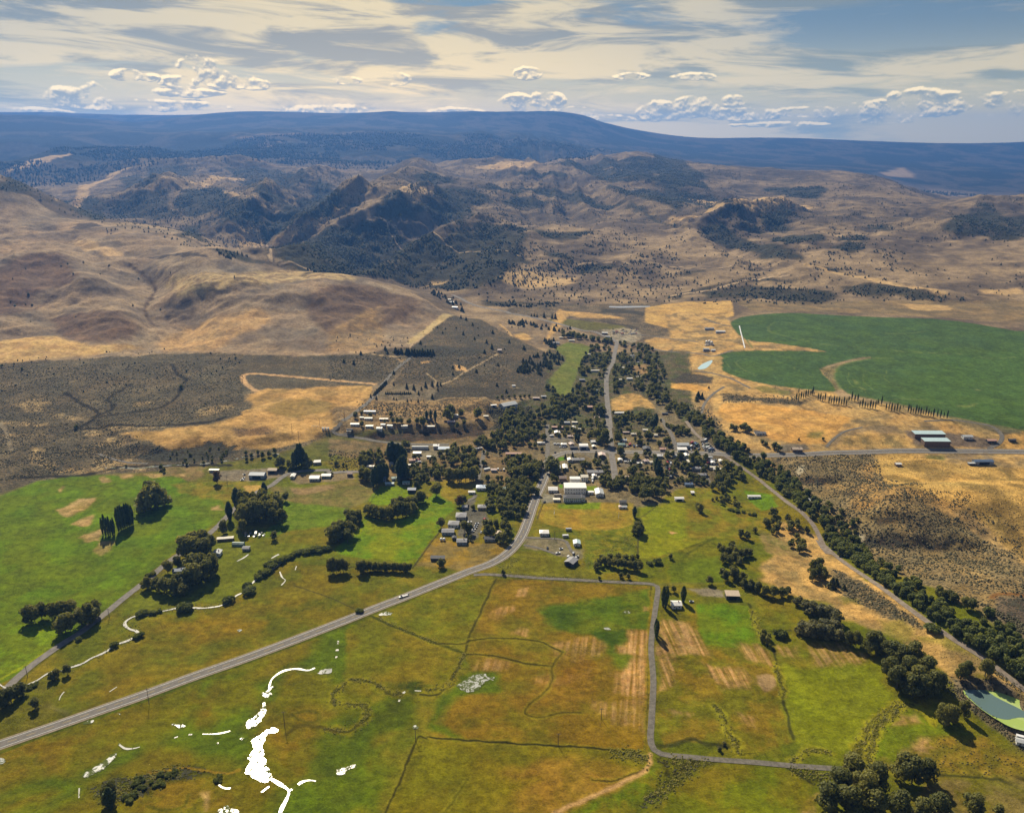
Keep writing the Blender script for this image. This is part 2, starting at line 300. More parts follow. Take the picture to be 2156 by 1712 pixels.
def at(dx, dy, lift=0.0):
    """the place on the land seen at a photo pixel"""
    a, b, c = ray(dx, dy); h = math.hypot(a, b); az = math.atan2(a, b); t = c/h
    i = min(max(int(np.searchsorted(AZ, az))-1, 0), NA-2); ta = (az-AZ[i])/(AZ[i+1]-AZ[i])
    col = Z[i]*(1-ta)+Z[i+1]*ta + lift
    diff = CAM_H + t*RR - col
    k = np.nonzero((diff <= 0) & (RR > 240))[0]
    if len(k) == 0: k = [NR-1]
    k = max(k[0], 1); q = diff[k-1]/(diff[k-1]-diff[k]+1e-12); q = min(max(q, 0), 1)
    d = RR[k-1]+(RR[k]-RR[k-1])*q
    return (a/h*d, b/h*d, CAM_H + t*d - lift if lift else float(col[k-1]*(1-q)+col[k]*q))
def ats(pts): return [at(*p)[:2] for p in pts]

# ---------------------------------------------------------------- crisp spurs and gullies laid over the smooth land
CREST = [(75, 190, (671, 372, 640, 400, 590, 432, 540, 462, 500, 484)), (70, 160, (730, 440, 690, 462, 640, 490, 590, 517)), (64, 170, (900, 415, 850, 440, 800, 458, 760, 480, 700, 520, 640, 560)), (55, 150, (1010, 480, 960, 500, 900, 530, 850, 565, 800, 590)),
 (65, 220, (880, 356, 850, 385, 800, 410, 760, 430)), (26, 260, (1400, 332, 1330, 332, 1250, 345, 1180, 352)), (60, 170, (1640, 443, 1580, 455, 1530, 470, 1480, 480)), (46, 220, (2060, 430, 2040, 460, 2010, 490)), (34, 170, (1080, 395, 1250, 412, 1400, 440, 1550, 470)), (36, 220, (1050, 370, 1200, 380, 1400, 395, 1520, 420)),
 (70, 260, (360, 400, 430, 392, 500, 420, 560, 440, 610, 460)), (34, 260, (170, 435, 250, 420, 330, 405)), (20, 300, (40, 360, 100, 345, 160, 330)), (60, 330, (250, 360, 380, 350, 500, 345)), (14, 100, (1450, 488, 1560, 545, 1700, 575, 1960, 625)), (24, 160, (1120, 500, 1080, 540, 1040, 580)), (20, 150, (1300, 470, 1240, 510, 1180, 550)), (18, 150, (1500, 500, 1400, 530, 1300, 560)), (22, 180, (1800, 440, 1760, 480, 1700, 520)), (20, 170, (1900, 470, 1860, 510, 1820, 550)),
 (24, 260, (800, 240, 846, 241)), (45, 600, (1010, 243, 1120, 243, 1205, 246)), (-40, 110, (700, 472, 640, 512, 600, 532)), (-42, 130, (940, 470, 870, 510, 800, 550, 740, 580)), (-48, 150, (620, 450, 560, 490, 480, 520)), (-32, 120, (1480, 488, 1540, 520, 1620, 560)), (-24, 180, (1000, 420, 930, 450, 880, 480)), (-20, 160, (1200, 430, 1120, 470)), (-26, 200, (250, 440, 330, 450, 400, 480)),
 (-13, 60, (277, 561, 325, 606, 304, 655, 318, 682, 302, 730)), (-8, 50, (130, 500, 200, 560, 250, 600)), (12, 100, (0, 560, 60, 545, 130, 560, 180, 600)), (10, 80, (130, 662, 200, 640, 260, 650, 300, 690)), (9, 80, (340, 640, 430, 603, 500, 592)), (8, 70, (560, 640, 640, 620, 760, 610)), (-6, 45, (380, 720, 420, 660, 440, 620)), (-6, 50, (120, 700, 100, 660, 40, 640))]
add_ = np.zeros_like(Z)
for h_, w_, q in CREST:
    P = smooth(ats(list(zip(q[::2], q[1::2]))), 5); xs = [p[0] for p in P]; ys = [p[1] for p in P]
    idx = np.nonzero((X > min(xs)-w_*1.6) & (X < max(xs)+w_*1.6) & (Y > min(ys)-w_*1.6) & (Y < max(ys)+w_*1.6)); x, y = X[idx], Y[idx]
    if len(x) == 0: continue
    d = segd(P, x, y)*(1+.55*fbm(x, y, w_*.8, 3, .55, 51.)) + w_*.18*fbm(x, y, w_*.35, 3, .6, 53.)
    add_[idx] += h_*np.clip(1-d/w_, 0, 1)**1.25
Z += add_

def terrace(poly, dz, fe):
    P = smooth(ats(poly+[poly[0]]), 4)[:-1]; xs = [p[0] for p in P]; ys = [p[1] for p in P]; m_ = fe*2
    idx = np.nonzero((X > min(xs)-m_) & (X < max(xs)+m_) & (Y > min(ys)-m_) & (Y < max(ys)+m_)); x, y = X[idx], Y[idx]
    x2 = x + fe*.9*fbm(x, y, fe*4, 3, .6, 61.); y2 = y + fe*.9*fbm(x, y, fe*4, 3, .6, 63.)
    d = segd(P, x2, y2, True); sd = np.where(pip(P, x2, y2), d, -d); Z[idx] += dz*sstep(sd, -fe, fe)
terrace(px('H', 40, 60, 360, -40, 900, -120, 1500, -60, 1540, 120, 1500, 225, 1300, 240, 1100, 262, 800, 255, 600, 268, 400, 315, 300, 300, 120, 270), 8, 9)
terrace(px('ML', 560, 700, 900, 740, 1400, 690, 1900, 560, 2100, 700, 1980, 810, 1700, 830, 1460, 870, 1350, 850, 1200, 860, 1000, 890, 840, 900, 700, 800), 6, 10)
terrace(px('J', 700, 1165, 820, 1185, 960, 1180, 1040, 1240, 1000, 1330, 1040, 1420, 1080, 1530, 1200, 1570, 1400, 1590, 1600, 1600, 1900, 1680, 2300, 1800, 2500, 1500, 2300, 1060, 1500, 1040, 900, 1040, 640, 1060), 9, 12)
terrace(px('J', 1180, 1400, 1260, 1390, 1340, 1410, 1560, 1500, 1700, 1620, 2000, 1700, 2300, 1700, 2300, 1200, 1500, 1200, 1200, 1250), 7, 14)
terrace(px('E', 1560, 1130, 1640, 1090, 1760, 1170, 1900, 1140, 2050, 1090, 2100, 1040, 1950, 980, 1500, 980, 1200, 1000, 1200, 1180), 5, 8)
def level(poly, dz=-.3):
    """a pond's bed: flat inside its outline"""
    P = ats(poly); idx = np.nonzero((R2 < 1500) & (np.abs(A2) < .65)); ins = pip(P, X[idx], Y[idx]); q = (idx[0][ins], idx[1][ins]); Z[q] = float(np.median(height(*np.array(P).T)))+dz
ALGAE = px('M', 1780, 960, 1850, 948, 1960, 943, 2060, 968, 2160, 1008, 2330, 1100, 2330, 1270, 2156, 1228, 2050, 1200, 1960, 1140, 1880, 1080, 1800, 1000)
level(ALGAE)
# ================================================================ colours of the land (what grows or lies there, plus shade painted on some slopes), region by region
KAL = 0.69
def colr(c):
    v = np.array(lin(*c))*KAL*np.array([.97, .955, .74])
    if c[1] > c[0]*1.4 and c[0] > 60 and c[2] < 46: return v*np.array([1.72, .98, .26])
    if c[1] > c[0]*1.6 and c[0] < 66 and c[2] < 46: return v*np.array([1.6, .98, .32])
    if c[1] > c[0]*1.05 and c[2] < 50: return v*np.array([1.24, 1.06, .36])
    if c[2] < c[0]*.5 and c[0] < 170: return v*np.array([1.03, 1.08, .46])
    if c[0] > 175 and c[2] > 70: return v*np.array([1.22, 1.22, 1.28])
    return v
COL = np.zeros(X.shape + (3,)); SPK = np.zeros(X.shape)
def rand_tint(x, y, lam, seed): return fbm(x, y, lam, 4, 0.55, seed)
def mixin(idx, c, a):
    COL[idx] = COL[idx]*(1-a[:, None]) + c*a[:, None]
def region(poly, c, feather=3.0, warp=4.0, var=0.10, c2=None, lam=60.0, spk=None, k=1.0, streak=None, cut=(-.15, .25), sm=0):
    """poly: photo pixels (placed on the land), c: colour; c2: second colour in patches; spk: density of scrub"""
    P = ats(poly)
    if sm: P = smooth(P + [P[0]], sm)[:-1]
    xs = [p[0] for p in P]; ys = [p[1] for p in P]; mg = feather+warp*1.5
    idx = np.nonzero((X > min(xs)-mg) & (X < max(xs)+mg) & (Y > min(ys)-mg) & (Y < max(ys)+mg))
    x, y = X[idx], Y[idx]
    if len(x) == 0: return
    if warp:
        lw = max(warp*5, 6)
        x2 = x + warp*1.6*fbm(x, y, lw, 3, 0.6, 11.0); y2 = y + warp*1.6*fbm(x, y, lw, 3, 0.6, 23.0)
    else: x2, y2 = x, y
    d = segd(P, x2, y2, True); ins = pip(P, x2, y2); sd = np.where(ins, d, -d)
    a = sstep(sd, -feather, feather)*k; m = a > 0.003
    idx = (idx[0][m], idx[1][m]); a = a[m]; x = x[m]; y = y[m]
    sx, sy = x, y
    if streak is not None:
        t, ratio = streak; ct, st = math.cos(t), math.sin(t); sx = (x*ct+y*st)/ratio; sy = -x*st+y*ct
    cc = np.tile(colr(c), (len(x), 1))
    if c2 is not None:
        q = sstep(fbm(sx, sy, lam, 5, 0.6, c[0]*.37), *cut)[:, None]; cc = cc*(1-q) + colr(c2)*q
    n = (fbm(sx, sy, lam*0.7, 5, 0.72, c[1]*.7)*1.15 + .8*fbm(sx, sy, 13., 3, .75, c[0]*.9)*min(1, 40/max(lam, 1)))[:, None]
    cc = cc*(1 + var*2.2*n) * (1 + np.array([0.5, -0.1, -0.5])*var*1.2*fbm(x, y, lam*1.7, 3, .5, c[2]*.3)[:, None])
    COL[idx] = COL[idx]*(1-a[:, None]) + cc*a[:, None]
    if spk is not None: SPK[idx] = SPK[idx]*(1-a) + spk*a
def stroke(pts, width, c, feather=None, k=1.0, wob=1.0, sm=4, spk=0.0, broken=0.0):
    P = ats(pts)
    if sm: P = smooth(P, sm)
    f = feather if feather is not None else width*0.4
    xs = [p[0] for p in P]; ys = [p[1] for p in P]; mg = width+f+2
    idx = np.nonzero((X > min(xs)-mg) & (X < max(xs)+mg) & (Y > min(ys)-mg) & (Y < max(ys)+mg))
    x, y = X[idx], Y[idx]
    if len(x) == 0: return
    d = segd(P, x + wob*2*fbm(x, y, 14, 3, .6, 4.), y + wob*2*fbm(x, y, 14, 3, .6, 6.))
    d = d*(1 + .5*fbm(x, y, 9, 2, .5, 2.)*min(wob, 1))
    a = sstep(d, width/2+f/2, max(width/2-f/2, 0.0))*k
    if broken: a = a*sstep(fbm(x, y, 22, 3, .6, 31.), -.35+broken, -.15+broken)
    m = a > .003; idx = (idx[0][m], idx[1][m])
    mixin(idx, colr(c), a[m])
    if spk is not None: SPK[idx] *= (1-a[m])
TAN, DRY, SAGE, MAUVE, OLIVE, GRN = (196, 158, 108), (150, 126, 98), (101, 93, 84), (118, 100, 92), (112, 108, 44), (84, 128, 40)
# --- open country
n1 = fbm(X, Y, 500, 5, .55, 1.)[..., None]; n2 = fbm(X, Y, 120, 5, .6, 2.)[..., None]; n3 = fbm(X, Y, 30, 4, .6, 5.)[..., None]
q = sstep(n1*1.2+n2*.8+.05, -.35, .45)
COL[:] = colr((112, 98, 90))*(1-q) + colr((172, 148, 124))*q
COL *= 1 + .25*n2 + .2*n3
# valley floor grass
vf = (1 - sstep(R2, 1000, 1300))[..., None]
q = sstep(n2+.6*n3, -.3, .4)
COL[:] = COL*(1-vf) + (colr((104, 108, 40))*(1-q) + colr((132, 116, 52))*q)*vf*(1+.12*n3)
# forested far country
ff = sstep(R2 + 900*n1[..., 0] + 500*n2[..., 0] - 900*sstep(A2, -.2, .2), 6000, 7600)[..., None]*sstep(A2, math.radians(30), math.radians(16))[..., None]
ff = np.maximum(ff, sstep(R2, 8700, 9800)[..., None])
op = sstep(fbm(X, Y, 900, 5, .62, 3., True) , .30, .55)[..., None]
COL[:] = COL*(1-ff) + (colr((30, 38, 32))*(1-.5*op) + colr((120, 104, 90))*.5*op)*(1+.5*n3)*ff
SPK[:] = np.where(R2 > 3400, .35, .06)*(1-vf[..., 0])
exec_regions = True
# --- hills: left hill of dry grass
region([(-200, 400), (60, 412), (165, 465), (330, 482), (400, 492), (450, 518), (560, 570), (720, 580), (870, 618), (953, 662), (862, 730), (760, 745), (620, 750), (450, 742), (300, 748), (150, 757), (-200, 775)],
       (174, 150, 130), 6, 4, .16, (138, 122, 112), 150, .05)
region(px('TL', -80, 1180, 60, 1120, 180, 1080, 330, 1070, 420, 1110, 450, 1180, 440, 1250, 330, 1300, 230, 1350, 130, 1420, 0, 1470, -80, 1460), (112, 90, 82), 22, 18, .12, (136, 108, 92), 60, .05, .85, sm=3)  # shadowed face of the first dome, its shade painted as darker ground
region(px('ML', 330, 100, 450, 55, 620, 40, 760, 80, 850, 140, 840, 190, 740, 225, 560, 235, 420, 215, 340, 170), (110, 88, 80), 14, 12, .12, (134, 106, 90), 50, .05, .85, sm=3)  # darker tone over the second dome's face
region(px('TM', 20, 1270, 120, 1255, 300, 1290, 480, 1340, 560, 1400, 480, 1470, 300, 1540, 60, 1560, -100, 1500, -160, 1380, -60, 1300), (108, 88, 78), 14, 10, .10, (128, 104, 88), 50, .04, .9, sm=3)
region(px('ML', 0, 230, 140, 210, 320, 200, 420, 225, 560, 260, 800, 250, 880, 280, 600, 310, 300, 335, 0, 362, -200, 370, -200, 250), (206, 170, 116), 10, 8, .08, (182, 146, 102), 40, .02, .9)
region(px('ML', 950, 240, 1150, 150, 1400, 60, 1560, 30, 1640, 60, 1640, 120, 1400, 220, 1300, 290, 1000, 290), (196, 158, 112), 12, 10, .08, (170, 138, 104), 40, .04, .8)
region(px('TL', 420, 1010, 500, 1000, 620, 1030, 720, 1070, 740, 1100, 640, 1100, 500, 1060), (206, 172, 132), 10, 10, .08, None, 40, .02, .8)
region(px('TL', 1000, 1250, 1300, 1200, 1560, 1190, 2156, 1215, 2156, 1260, 1800, 1250, 1560, 1270, 1300, 1320, 1100, 1360), (190, 164, 122), 10, 10, .1, (150, 126, 100), 30, .05, .8)
stroke(px('TL', 790, 1150, 850, 1190, 910, 1240, 945, 1290, 930, 1330, 890, 1400, 880, 1430, 925, 1510), 9, (92, 74, 64), 8, .8, 2)
stroke(px('TL', 940, 1290, 1010, 1240, 1090, 1180, 1120, 1140), 7, (100, 80, 70), 6, .6, 2)
stroke(px('TL', -20, 1475, 130, 1430, 290, 1370, 400, 1290), 7, (110, 86, 72), 6, .6, 2)
region(px('E', 820, 430, 850, 390, 1000, 290, 1230, 100, 1360, 130, 1320, 150, 1160, 250, 900, 430), (196, 172, 130), 2, 2, .06, None, 20, .02, .9)
stroke(px('E', 1330, 140, 1160, 250, 950, 390, 870, 455, 872, 570), 3.4, (198, 170, 140), 2)
for q in [(1240, 1310, 1290, 1290, 1380, 1305, 1370, 1320, 1260, 1330), (1000, 1400, 1080, 1380, 1180, 1380, 1170, 1410, 1060, 1420, 1010, 1430), (430, 930, 470, 900, 560, 895, 620, 915, 540, 930, 450, 940), (910, 1100, 1020, 1085, 1240, 1090, 1270, 1115, 1130, 1105, 940, 1110)]:
    region(px('TL', *q), (84, 76, 76), 6, 10, .1, None, 20, .3, .85)
# --- the sage plain
region([(-150, 774), (0, 766), (150, 758), (300, 749), (450, 743), (620, 751), (760, 746), (866, 734), (862, 762), (835, 790), (790, 835), (740, 870), (700, 905), (640, 940), (560, 960), (400, 985), (300, 995), (150, 1000), (60, 1020), (0, 1040), (-150, 1060)], (112, 102, 88), 2.0, 2, .12, (130, 116, 98), 70, .38)
region([(862, 735), (910, 695), (955, 664), (1010, 672), (1060, 700), (1100, 720), (1155, 745), (1170, 800), (1150, 830), (1060, 838), (960, 845), (880, 842), (800, 845), (830, 800), (862, 762)], (116, 104, 92), 3, 3, .12, (138, 120, 100), 60, .5)
region(px('E', 560, 0, 600, 430, 520, 480, 0, 520, 0, 300), DRY, 8, 8, .1, TAN, 30, .3, .5)
region(px('E', 880, 460, 1120, 450, 1500, 470, 1700, 520, 1500, 560, 1100, 560, 890, 560), (90, 82, 76), 6, 6, .1, None, 30, .8, .8)
region([(250, 915), (330, 905), (440, 895), (500, 872), (530, 850), (515, 832), (560, 818), (640, 820), (720, 812), (800, 812), (770, 850), (722, 885), (695, 910), (640, 930), (560, 945), (470, 948), (380, 952), (330, 938)], (196, 156, 102), 5, 9, .09, (168, 136, 90), 45, .05)
region([(570, 850), (640, 840), (700, 848), (690, 870), (620, 880), (570, 868)], (150, 128, 78), 8, 8, .08, None, 30, .1, .7)
stroke([(540, 824), (522, 812), (511, 798), (516, 789), (540, 787), (600, 792), (700, 801), (790, 809)], 9, (198, 160, 122), 4)
for q in [(60, 620, 200, 580, 300, 600, 260, 650, 180, 660), (300, 660, 420, 680, 530, 700, 520, 720, 420, 705, 300, 680), (0, 715, 150, 720, 280, 715, 280, 735, 90, 745, 0, 730), (0, 800, 240, 797, 240, 808, 0, 822),
          (180, 880, 260, 880, 300, 1000, 260, 1020, 190, 980), (600, 930, 700, 930, 950, 980, 900, 1010, 700, 1020, 500, 1030, 300, 1040, 420, 1000, 540, 990), (820, 600, 940, 598, 950, 612, 880, 625, 820, 620), (1180, 640, 1440, 610, 1440, 640, 1300, 680, 1200, 690),
          (500, 770, 840, 740, 1000, 760, 700, 790, 520, 800), (600, 820, 720, 820, 830, 850, 730, 870, 640, 860)]:
    region(px('ML', *q), (190, 162, 122), 5, 12, .12, (140, 122, 100), 14, .35, .8)
for q in [(400, 540, 480, 600, 560, 640, 600, 670, 570, 700, 500, 740), (800, 490, 720, 540, 660, 580, 690, 630, 640, 665, 560, 690), (1110, 500, 1090, 550, 1040, 600, 980, 630, 860, 655, 740, 670, 620, 690, 520, 740, 450, 770),
          (470, 765, 640, 750, 900, 745, 1100, 735, 1290, 718, 1370, 690), (1050, 370, 1080, 430, 1135, 460, 1110, 490), (130, 1060, 300, 1052, 480, 1048, 620, 1020, 740, 995, 900, 990, 1050, 985, 1400, 985)]:
    stroke(px('ML', *q), 8, (44, 42, 36), 4, .97, 2.5)
stroke(px('ML', 740, 1000, 850, 1003, 930, 993), 4, (180, 176, 160), 2, .8)
stroke(px('ML', 0, 728, 40, 790, 65, 890), 5, (142, 130, 118), 3)
stroke(px('ML', 600, 915, 700, 880, 830, 840), 3, (140, 124, 108), 3, .7)
region(px('ML', 820, 930, 960, 905, 1100, 880, 1250, 850, 1340, 845, 1450, 880, 1400, 925, 1250, 950, 1050, 965, 880, 955), (66, 62, 54), 5, 6, .1, (50, 50, 42), 20, .8, .9)  # bank shadow of the hollow painted dark, with scrub specks over it
region(px('ML', 1400, 760, 1600, 755, 1700, 770, 1650, 800, 1450, 800), (122, 96, 80), 6, 8, .1, None, 20, .4, .7)
# --- hills across: shady scrub, woods and open grass
hw = [('TM', 0.92, [(490, 700, 560, 600, 620, 590, 700, 620, 740, 640, 660, 660, 540, 690)]),
 ('TM', .92, [(340, 740, 400, 700, 460, 720, 470, 770, 600, 730, 720, 690, 860, 700, 960, 750, 860, 790, 880, 850, 800, 900, 700, 870, 640, 830, 560, 820, 440, 870, 300, 860)]),
 ('TM', .92, [(900, 670, 1000, 665, 1200, 690, 1160, 720, 1000, 690), (1180, 680, 1350, 690, 1600, 750, 1760, 800, 1600, 800, 1500, 760, 1300, 730)]),
 ('TM', .9, [(1040, 760, 1200, 745, 1380, 770, 1420, 800, 1260, 800, 1080, 800), (1580, 590, 1760, 570, 1900, 590, 2156, 650, 2156, 700, 1940, 660, 1640, 630), (1330, 545, 1600, 540, 1820, 500, 1960, 500, 2156, 560, 2156, 620, 1900, 590, 1700, 560, 1500, 560)]),
 ('TM', .9, [(1690, 700, 1860, 690, 2000, 700, 2156, 760, 2156, 820, 1980, 760, 1780, 730), (1060, 600, 1200, 590, 1400, 590, 1450, 620, 1300, 620, 1150, 610), (1800, 790, 1900, 800, 2156, 920, 1960, 880)]),
 ('TM', .9, [(-100, 1000, 40, 960, 240, 880, 400, 900, 700, 1000, 800, 930, 960, 905, 1200, 930, 1180, 1000, 1160, 1080, 1140, 1180, 1050, 1250, 850, 1310, 600, 1300, 430, 1260, 250, 1220, -100, 1200)]),
 ('TM', .85, [(1180, 940, 1400, 960, 1650, 960, 1500, 990, 1300, 985), (1300, 1060, 1440, 1080, 1480, 1110, 1340, 1100), (940, 1380, 1200, 1370, 1500, 1390, 1450, 1410, 1000, 1410), (1520, 1170, 1600, 1145, 1760, 1170, 1640, 1200, 1540, 1210)]),
 ('TR', .9, [(-40, 600, 150, 620, 250, 690, 100, 680, -60, 650), (-40, 690, 100, 700, 240, 745, 290, 780, 160, 780, -40, 740), (560, 690, 700, 680, 900, 670, 980, 700, 860, 750, 700, 740, 600, 715), (220, 740, 300, 730, 420, 790, 330, 800), (-100, 480, 0, 500, 120, 570, 220, 620, 100, 620, -100, 560)]),
 ('TR', .9, [(170, 930, 300, 880, 370, 950, 400, 1000, 460, 990, 600, 1040, 760, 1080, 820, 1100, 800, 1120, 640, 1110, 520, 1100, 400, 1050, 260, 1000), (560, 850, 680, 800, 780, 850, 720, 900, 700, 950, 600, 900), (430, 880, 520, 900, 580, 950, 520, 950), (600, 990, 800, 965, 950, 990, 900, 1030, 700, 1030)]),
 ('TR', .9, [(1700, 870, 1850, 840, 1900, 780, 1980, 790, 2000, 850, 2156, 860, 2156, 1000, 2000, 1000, 1960, 960, 1820, 960, 1700, 930), (1020, 985, 1180, 975, 1190, 1000, 1050, 1010), (960, 1050, 1200, 1010, 1190, 1050, 1060, 1070), (1190, 910, 1350, 900, 1370, 940, 1240, 930)]),
 ('TR', .75, [(1040, 1280, 1200, 1270, 1420, 1290, 1620, 1330, 1500, 1360, 1200, 1350, 1060, 1320), (240, 1310, 600, 1290, 900, 1300, 1000, 1350, 800, 1370, 400, 1350, 240, 1360), (0, 1200, 160, 1190, 180, 1210, 0, 1215), (0, 1340, 300, 1290, 560, 1235, 730, 1215, 720, 1235, 560, 1260, 300, 1310, 0, 1360), (950, 1170, 1080, 1180, 1090, 1200, 960, 1190)]),
 ('TL', .92, [(1060, 780, 1200, 690, 1320, 680, 1400, 740, 1500, 790, 1620, 850, 1500, 890, 1400, 880, 1300, 830, 1180, 860, 1100, 850), (1460, 640, 1600, 660, 1760, 780, 1700, 800, 1580, 740), (380, 760, 520, 740, 640, 800, 640, 880, 500, 850), (0, 690, 250, 700, 330, 740, 200, 720), (1090, 920, 1200, 920, 1230, 1000, 1120, 980)]),
 ('TL', .92, [(1480, 920, 1600, 890, 1700, 860, 1800, 780, 1940, 620, 2000, 660, 1990, 740, 2080, 800, 1900, 880, 1720, 980, 1600, 1020, 1440, 1030, 1560, 970), (1640, 1080, 1800, 1020, 2000, 920, 2156, 860, 2156, 1190, 1900, 1190, 1700, 1130), (1300, 1060, 1480, 1090, 1660, 1160, 1560, 1160, 1360, 1110)]),
 ('TL', .7, [(1380, 560, 1550, 545, 1850, 570, 1860, 620, 1820, 680, 1600, 640, 1420, 600), (720, 620, 860, 600, 960, 640, 850, 680, 740, 660), (880, 560, 1060, 545, 1200, 570, 1000, 600), (660, 800, 900, 720, 1050, 690, 1000, 790, 1080, 860, 900, 890, 700, 860)])]
for pan, k_, polys in hw:
    for q in polys: region(px(pan, *q), (44, 48, 42), 20, 45, .2, (120, 104, 90), 120, .7, k_, cut=(.05, .4))
for pan, polys in [('TM', [(1020, 1230, 1200, 1180, 1500, 1230, 1500, 1260, 1300, 1290, 1100, 1270), (430, 690, 640, 670, 640, 700, 500, 765, 460, 720), (880, 560, 1100, 520, 1300, 540, 1100, 560), (560, 1290, 640, 1240, 720, 1250)]), ('TR', [(100, 740, 900, 800, 500, 820, 0, 900, 0, 860, 400, 800), (1880, 1300, 2156, 1290, 2156, 1330, 1900, 1330), (780, 1150, 1300, 1240, 1700, 1320, 1650, 1340, 1200, 1240)]),
                   ('TL', [(30, 600, 200, 510, 430, 470, 440, 480, 200, 560, 40, 605), (320, 740, 480, 680, 660, 600, 800, 560, 700, 610, 560, 680, 340, 760), (900, 690, 1100, 630, 1400, 620, 1500, 630, 1200, 660, 940, 700), (1350, 690, 1560, 760, 1720, 820, 1600, 840, 1400, 720), (1280, 1010, 1480, 920, 1560, 910, 1620, 990, 1300, 1020), (1660, 1010, 1900, 870, 2060, 810, 2060, 830, 1800, 960, 1680, 1040)])]:
    for q in polys: region(px(pan, *q), (206, 172, 128), 12, 16, .1, None, 60, .1, .8)
region(px('TR', 1290, 590, 1430, 560, 1480, 620, 1400, 620, 1320, 610), (190, 160, 130), 60, 60, .1, None, 200, .1, .7)
for q in [(1350, 380, 1700, 350, 2100, 340, 2156, 350, 1800, 370, 1500, 400), (1500, 450, 1600, 410, 1740, 400, 1700, 430, 1560, 460), (1420, 510, 1560, 520, 1760, 550, 1600, 550), (1880, 590, 2156, 550, 2156, 590, 1950, 610)]:
    region(px('TL', *q), (170, 140, 116), 40, 90, .2, (60, 60, 56), 160, .4, .8)
for pts_, w_ in [(px('TM', 240, 880, 390, 903, 408, 925, 370, 960, 700, 1012, 900, 1072, 1300, 1125, 1600, 1140, 2156, 1165), 5), (px('TR', 0, 1160, 440, 1162, 640, 1140), 5), (px('TR', 0, 1340, 300, 1290, 560, 1235, 720, 1215), 11), (px('TL', 1280, 1025, 1540, 1035, 1630, 1050, 1650, 1075, 1635, 1090), 7), (px('TL', 1700, 1145, 1830, 1160, 1900, 1190), 6), (px('TM', 1300, 1410, 1700, 1395, 2156, 1385), 11)]:
    stroke(pts_, w_*2.3, (84, 76, 70), w_, .75, .6); stroke(pts_, w_, (192, 166, 140), 3, .95, .3)
# --- foot of the hills, gravel yard, dry fields beyond the town
region(px('G', 0, 110, 500, 160, 800, 290, 1000, 380, 1200, 440, 1400, 440, 1800, 520, 1900, 560, 2156, 400, 2156, 0, 0, 0), (142, 124, 106), 6, 8, .15, (108, 98, 88), 30, .35, .9)
region(px('G', 440, 175, 560, 155, 800, 180, 1200, 230, 1290, 260, 1100, 275, 850, 290), (112, 108, 62), 3, 3, .08, None, 30, .05)
for q in [(80, 330, 200, 310, 300, 370, 220, 400, 120, 380), (1480, 390, 1600, 360, 1780, 370, 1830, 440, 1720, 510, 1560, 480), (1560, 60, 1800, 20, 2156, 0, 2156, 200, 1900, 190, 1680, 140), (520, 110, 620, 80, 900, 100, 1200, 140, 1250, 160, 800, 150), (400, 440, 560, 60, 700, 90)]:
    region(px('G', *q), (202, 162, 106), 4, 6, .1, (176, 144, 100), 25, .1, .9)
for q in [(1000, 60, 1200, 60, 1480, 90, 1500, 130, 1300, 110, 1020, 100), (1680, 270, 1800, 230, 2100, 230, 2100, 260, 1800, 280), (1100, 30, 1500, 30, 1500, 45, 1100, 45), (950, 180, 1300, 230, 1500, 290, 1300, 250)]:
    region(px('G', *q), (88, 82, 78), 4, 8, .1, None, 25, .6, .8)
region(px('G', 1020, 280, 1250, 260, 1400, 280, 1450, 360, 1350, 420, 1180, 400, 1060, 340), (150, 140, 130), 4, 5, .15, (176, 164, 150), 12, .1, .9)
region(px('TR', -150, 1410, 100, 1375, 380, 1370, 390, 1460, 260, 1500, 0, 1540, -150, 1500), (200, 162, 102), 3, 3, .08, (176, 144, 96), 30, .03)
region(px('TR', 390, 1370, 1640, 1365, 2200, 1370, 2200, 1500, 1900, 1490, 1000, 1440, 500, 1430), (132, 116, 94), 5, 5, .1, (168, 142, 108), 60, .2, .8)
region(px('TR', 1400, 1390, 1700, 1400, 1720, 1430, 1500, 1430), (196, 162, 116), 5, 8, .1, None, 40, .1, .8)
# --- pivot-irrigated circles
region(px('J', -200, 60, 200, 70, 240, 150, 900, 330, 820, 420, 930, 600, 2400, 980, 2400, 1500, 2156, 1800, 1200, 1500, 640, 1180, 300, 960, 0, 700, -100, 500), (192, 156, 104), 4, 5, .12, (150, 128, 98), 35, .10)
region(px('J', 235, 120, 300, 90, 450, 70, 640, 62, 900, 75, 1200, 90, 1550, 100, 1850, 135, 2100, 180, 2500, 230, 2500, 880, 2156, 828, 1900, 785, 1700, 745, 1640, 735, 1300, 650, 1060, 610, 960, 560, 905, 480, 920, 430, 1000, 390, 1160, 358, 1100, 352, 950, 385, 820, 430, 880, 500, 930, 572, 820, 572, 500, 535, 300, 490, 180, 440, 120, 380, 150, 335, 250, 315, 450, 308, 700, 310, 860, 315, 600, 270, 480, 255, 330, 235, 240, 150),
       (78, 102, 62), 2.5, .8, .07, (84, 108, 58), 70, 0.0, sm=2)
region(px('J', 1500, 330, 2500, 330, 2500, 880, 1900, 785, 1300, 640), (84, 112, 54), 60, 10, .05, None, 120, 0, .7)
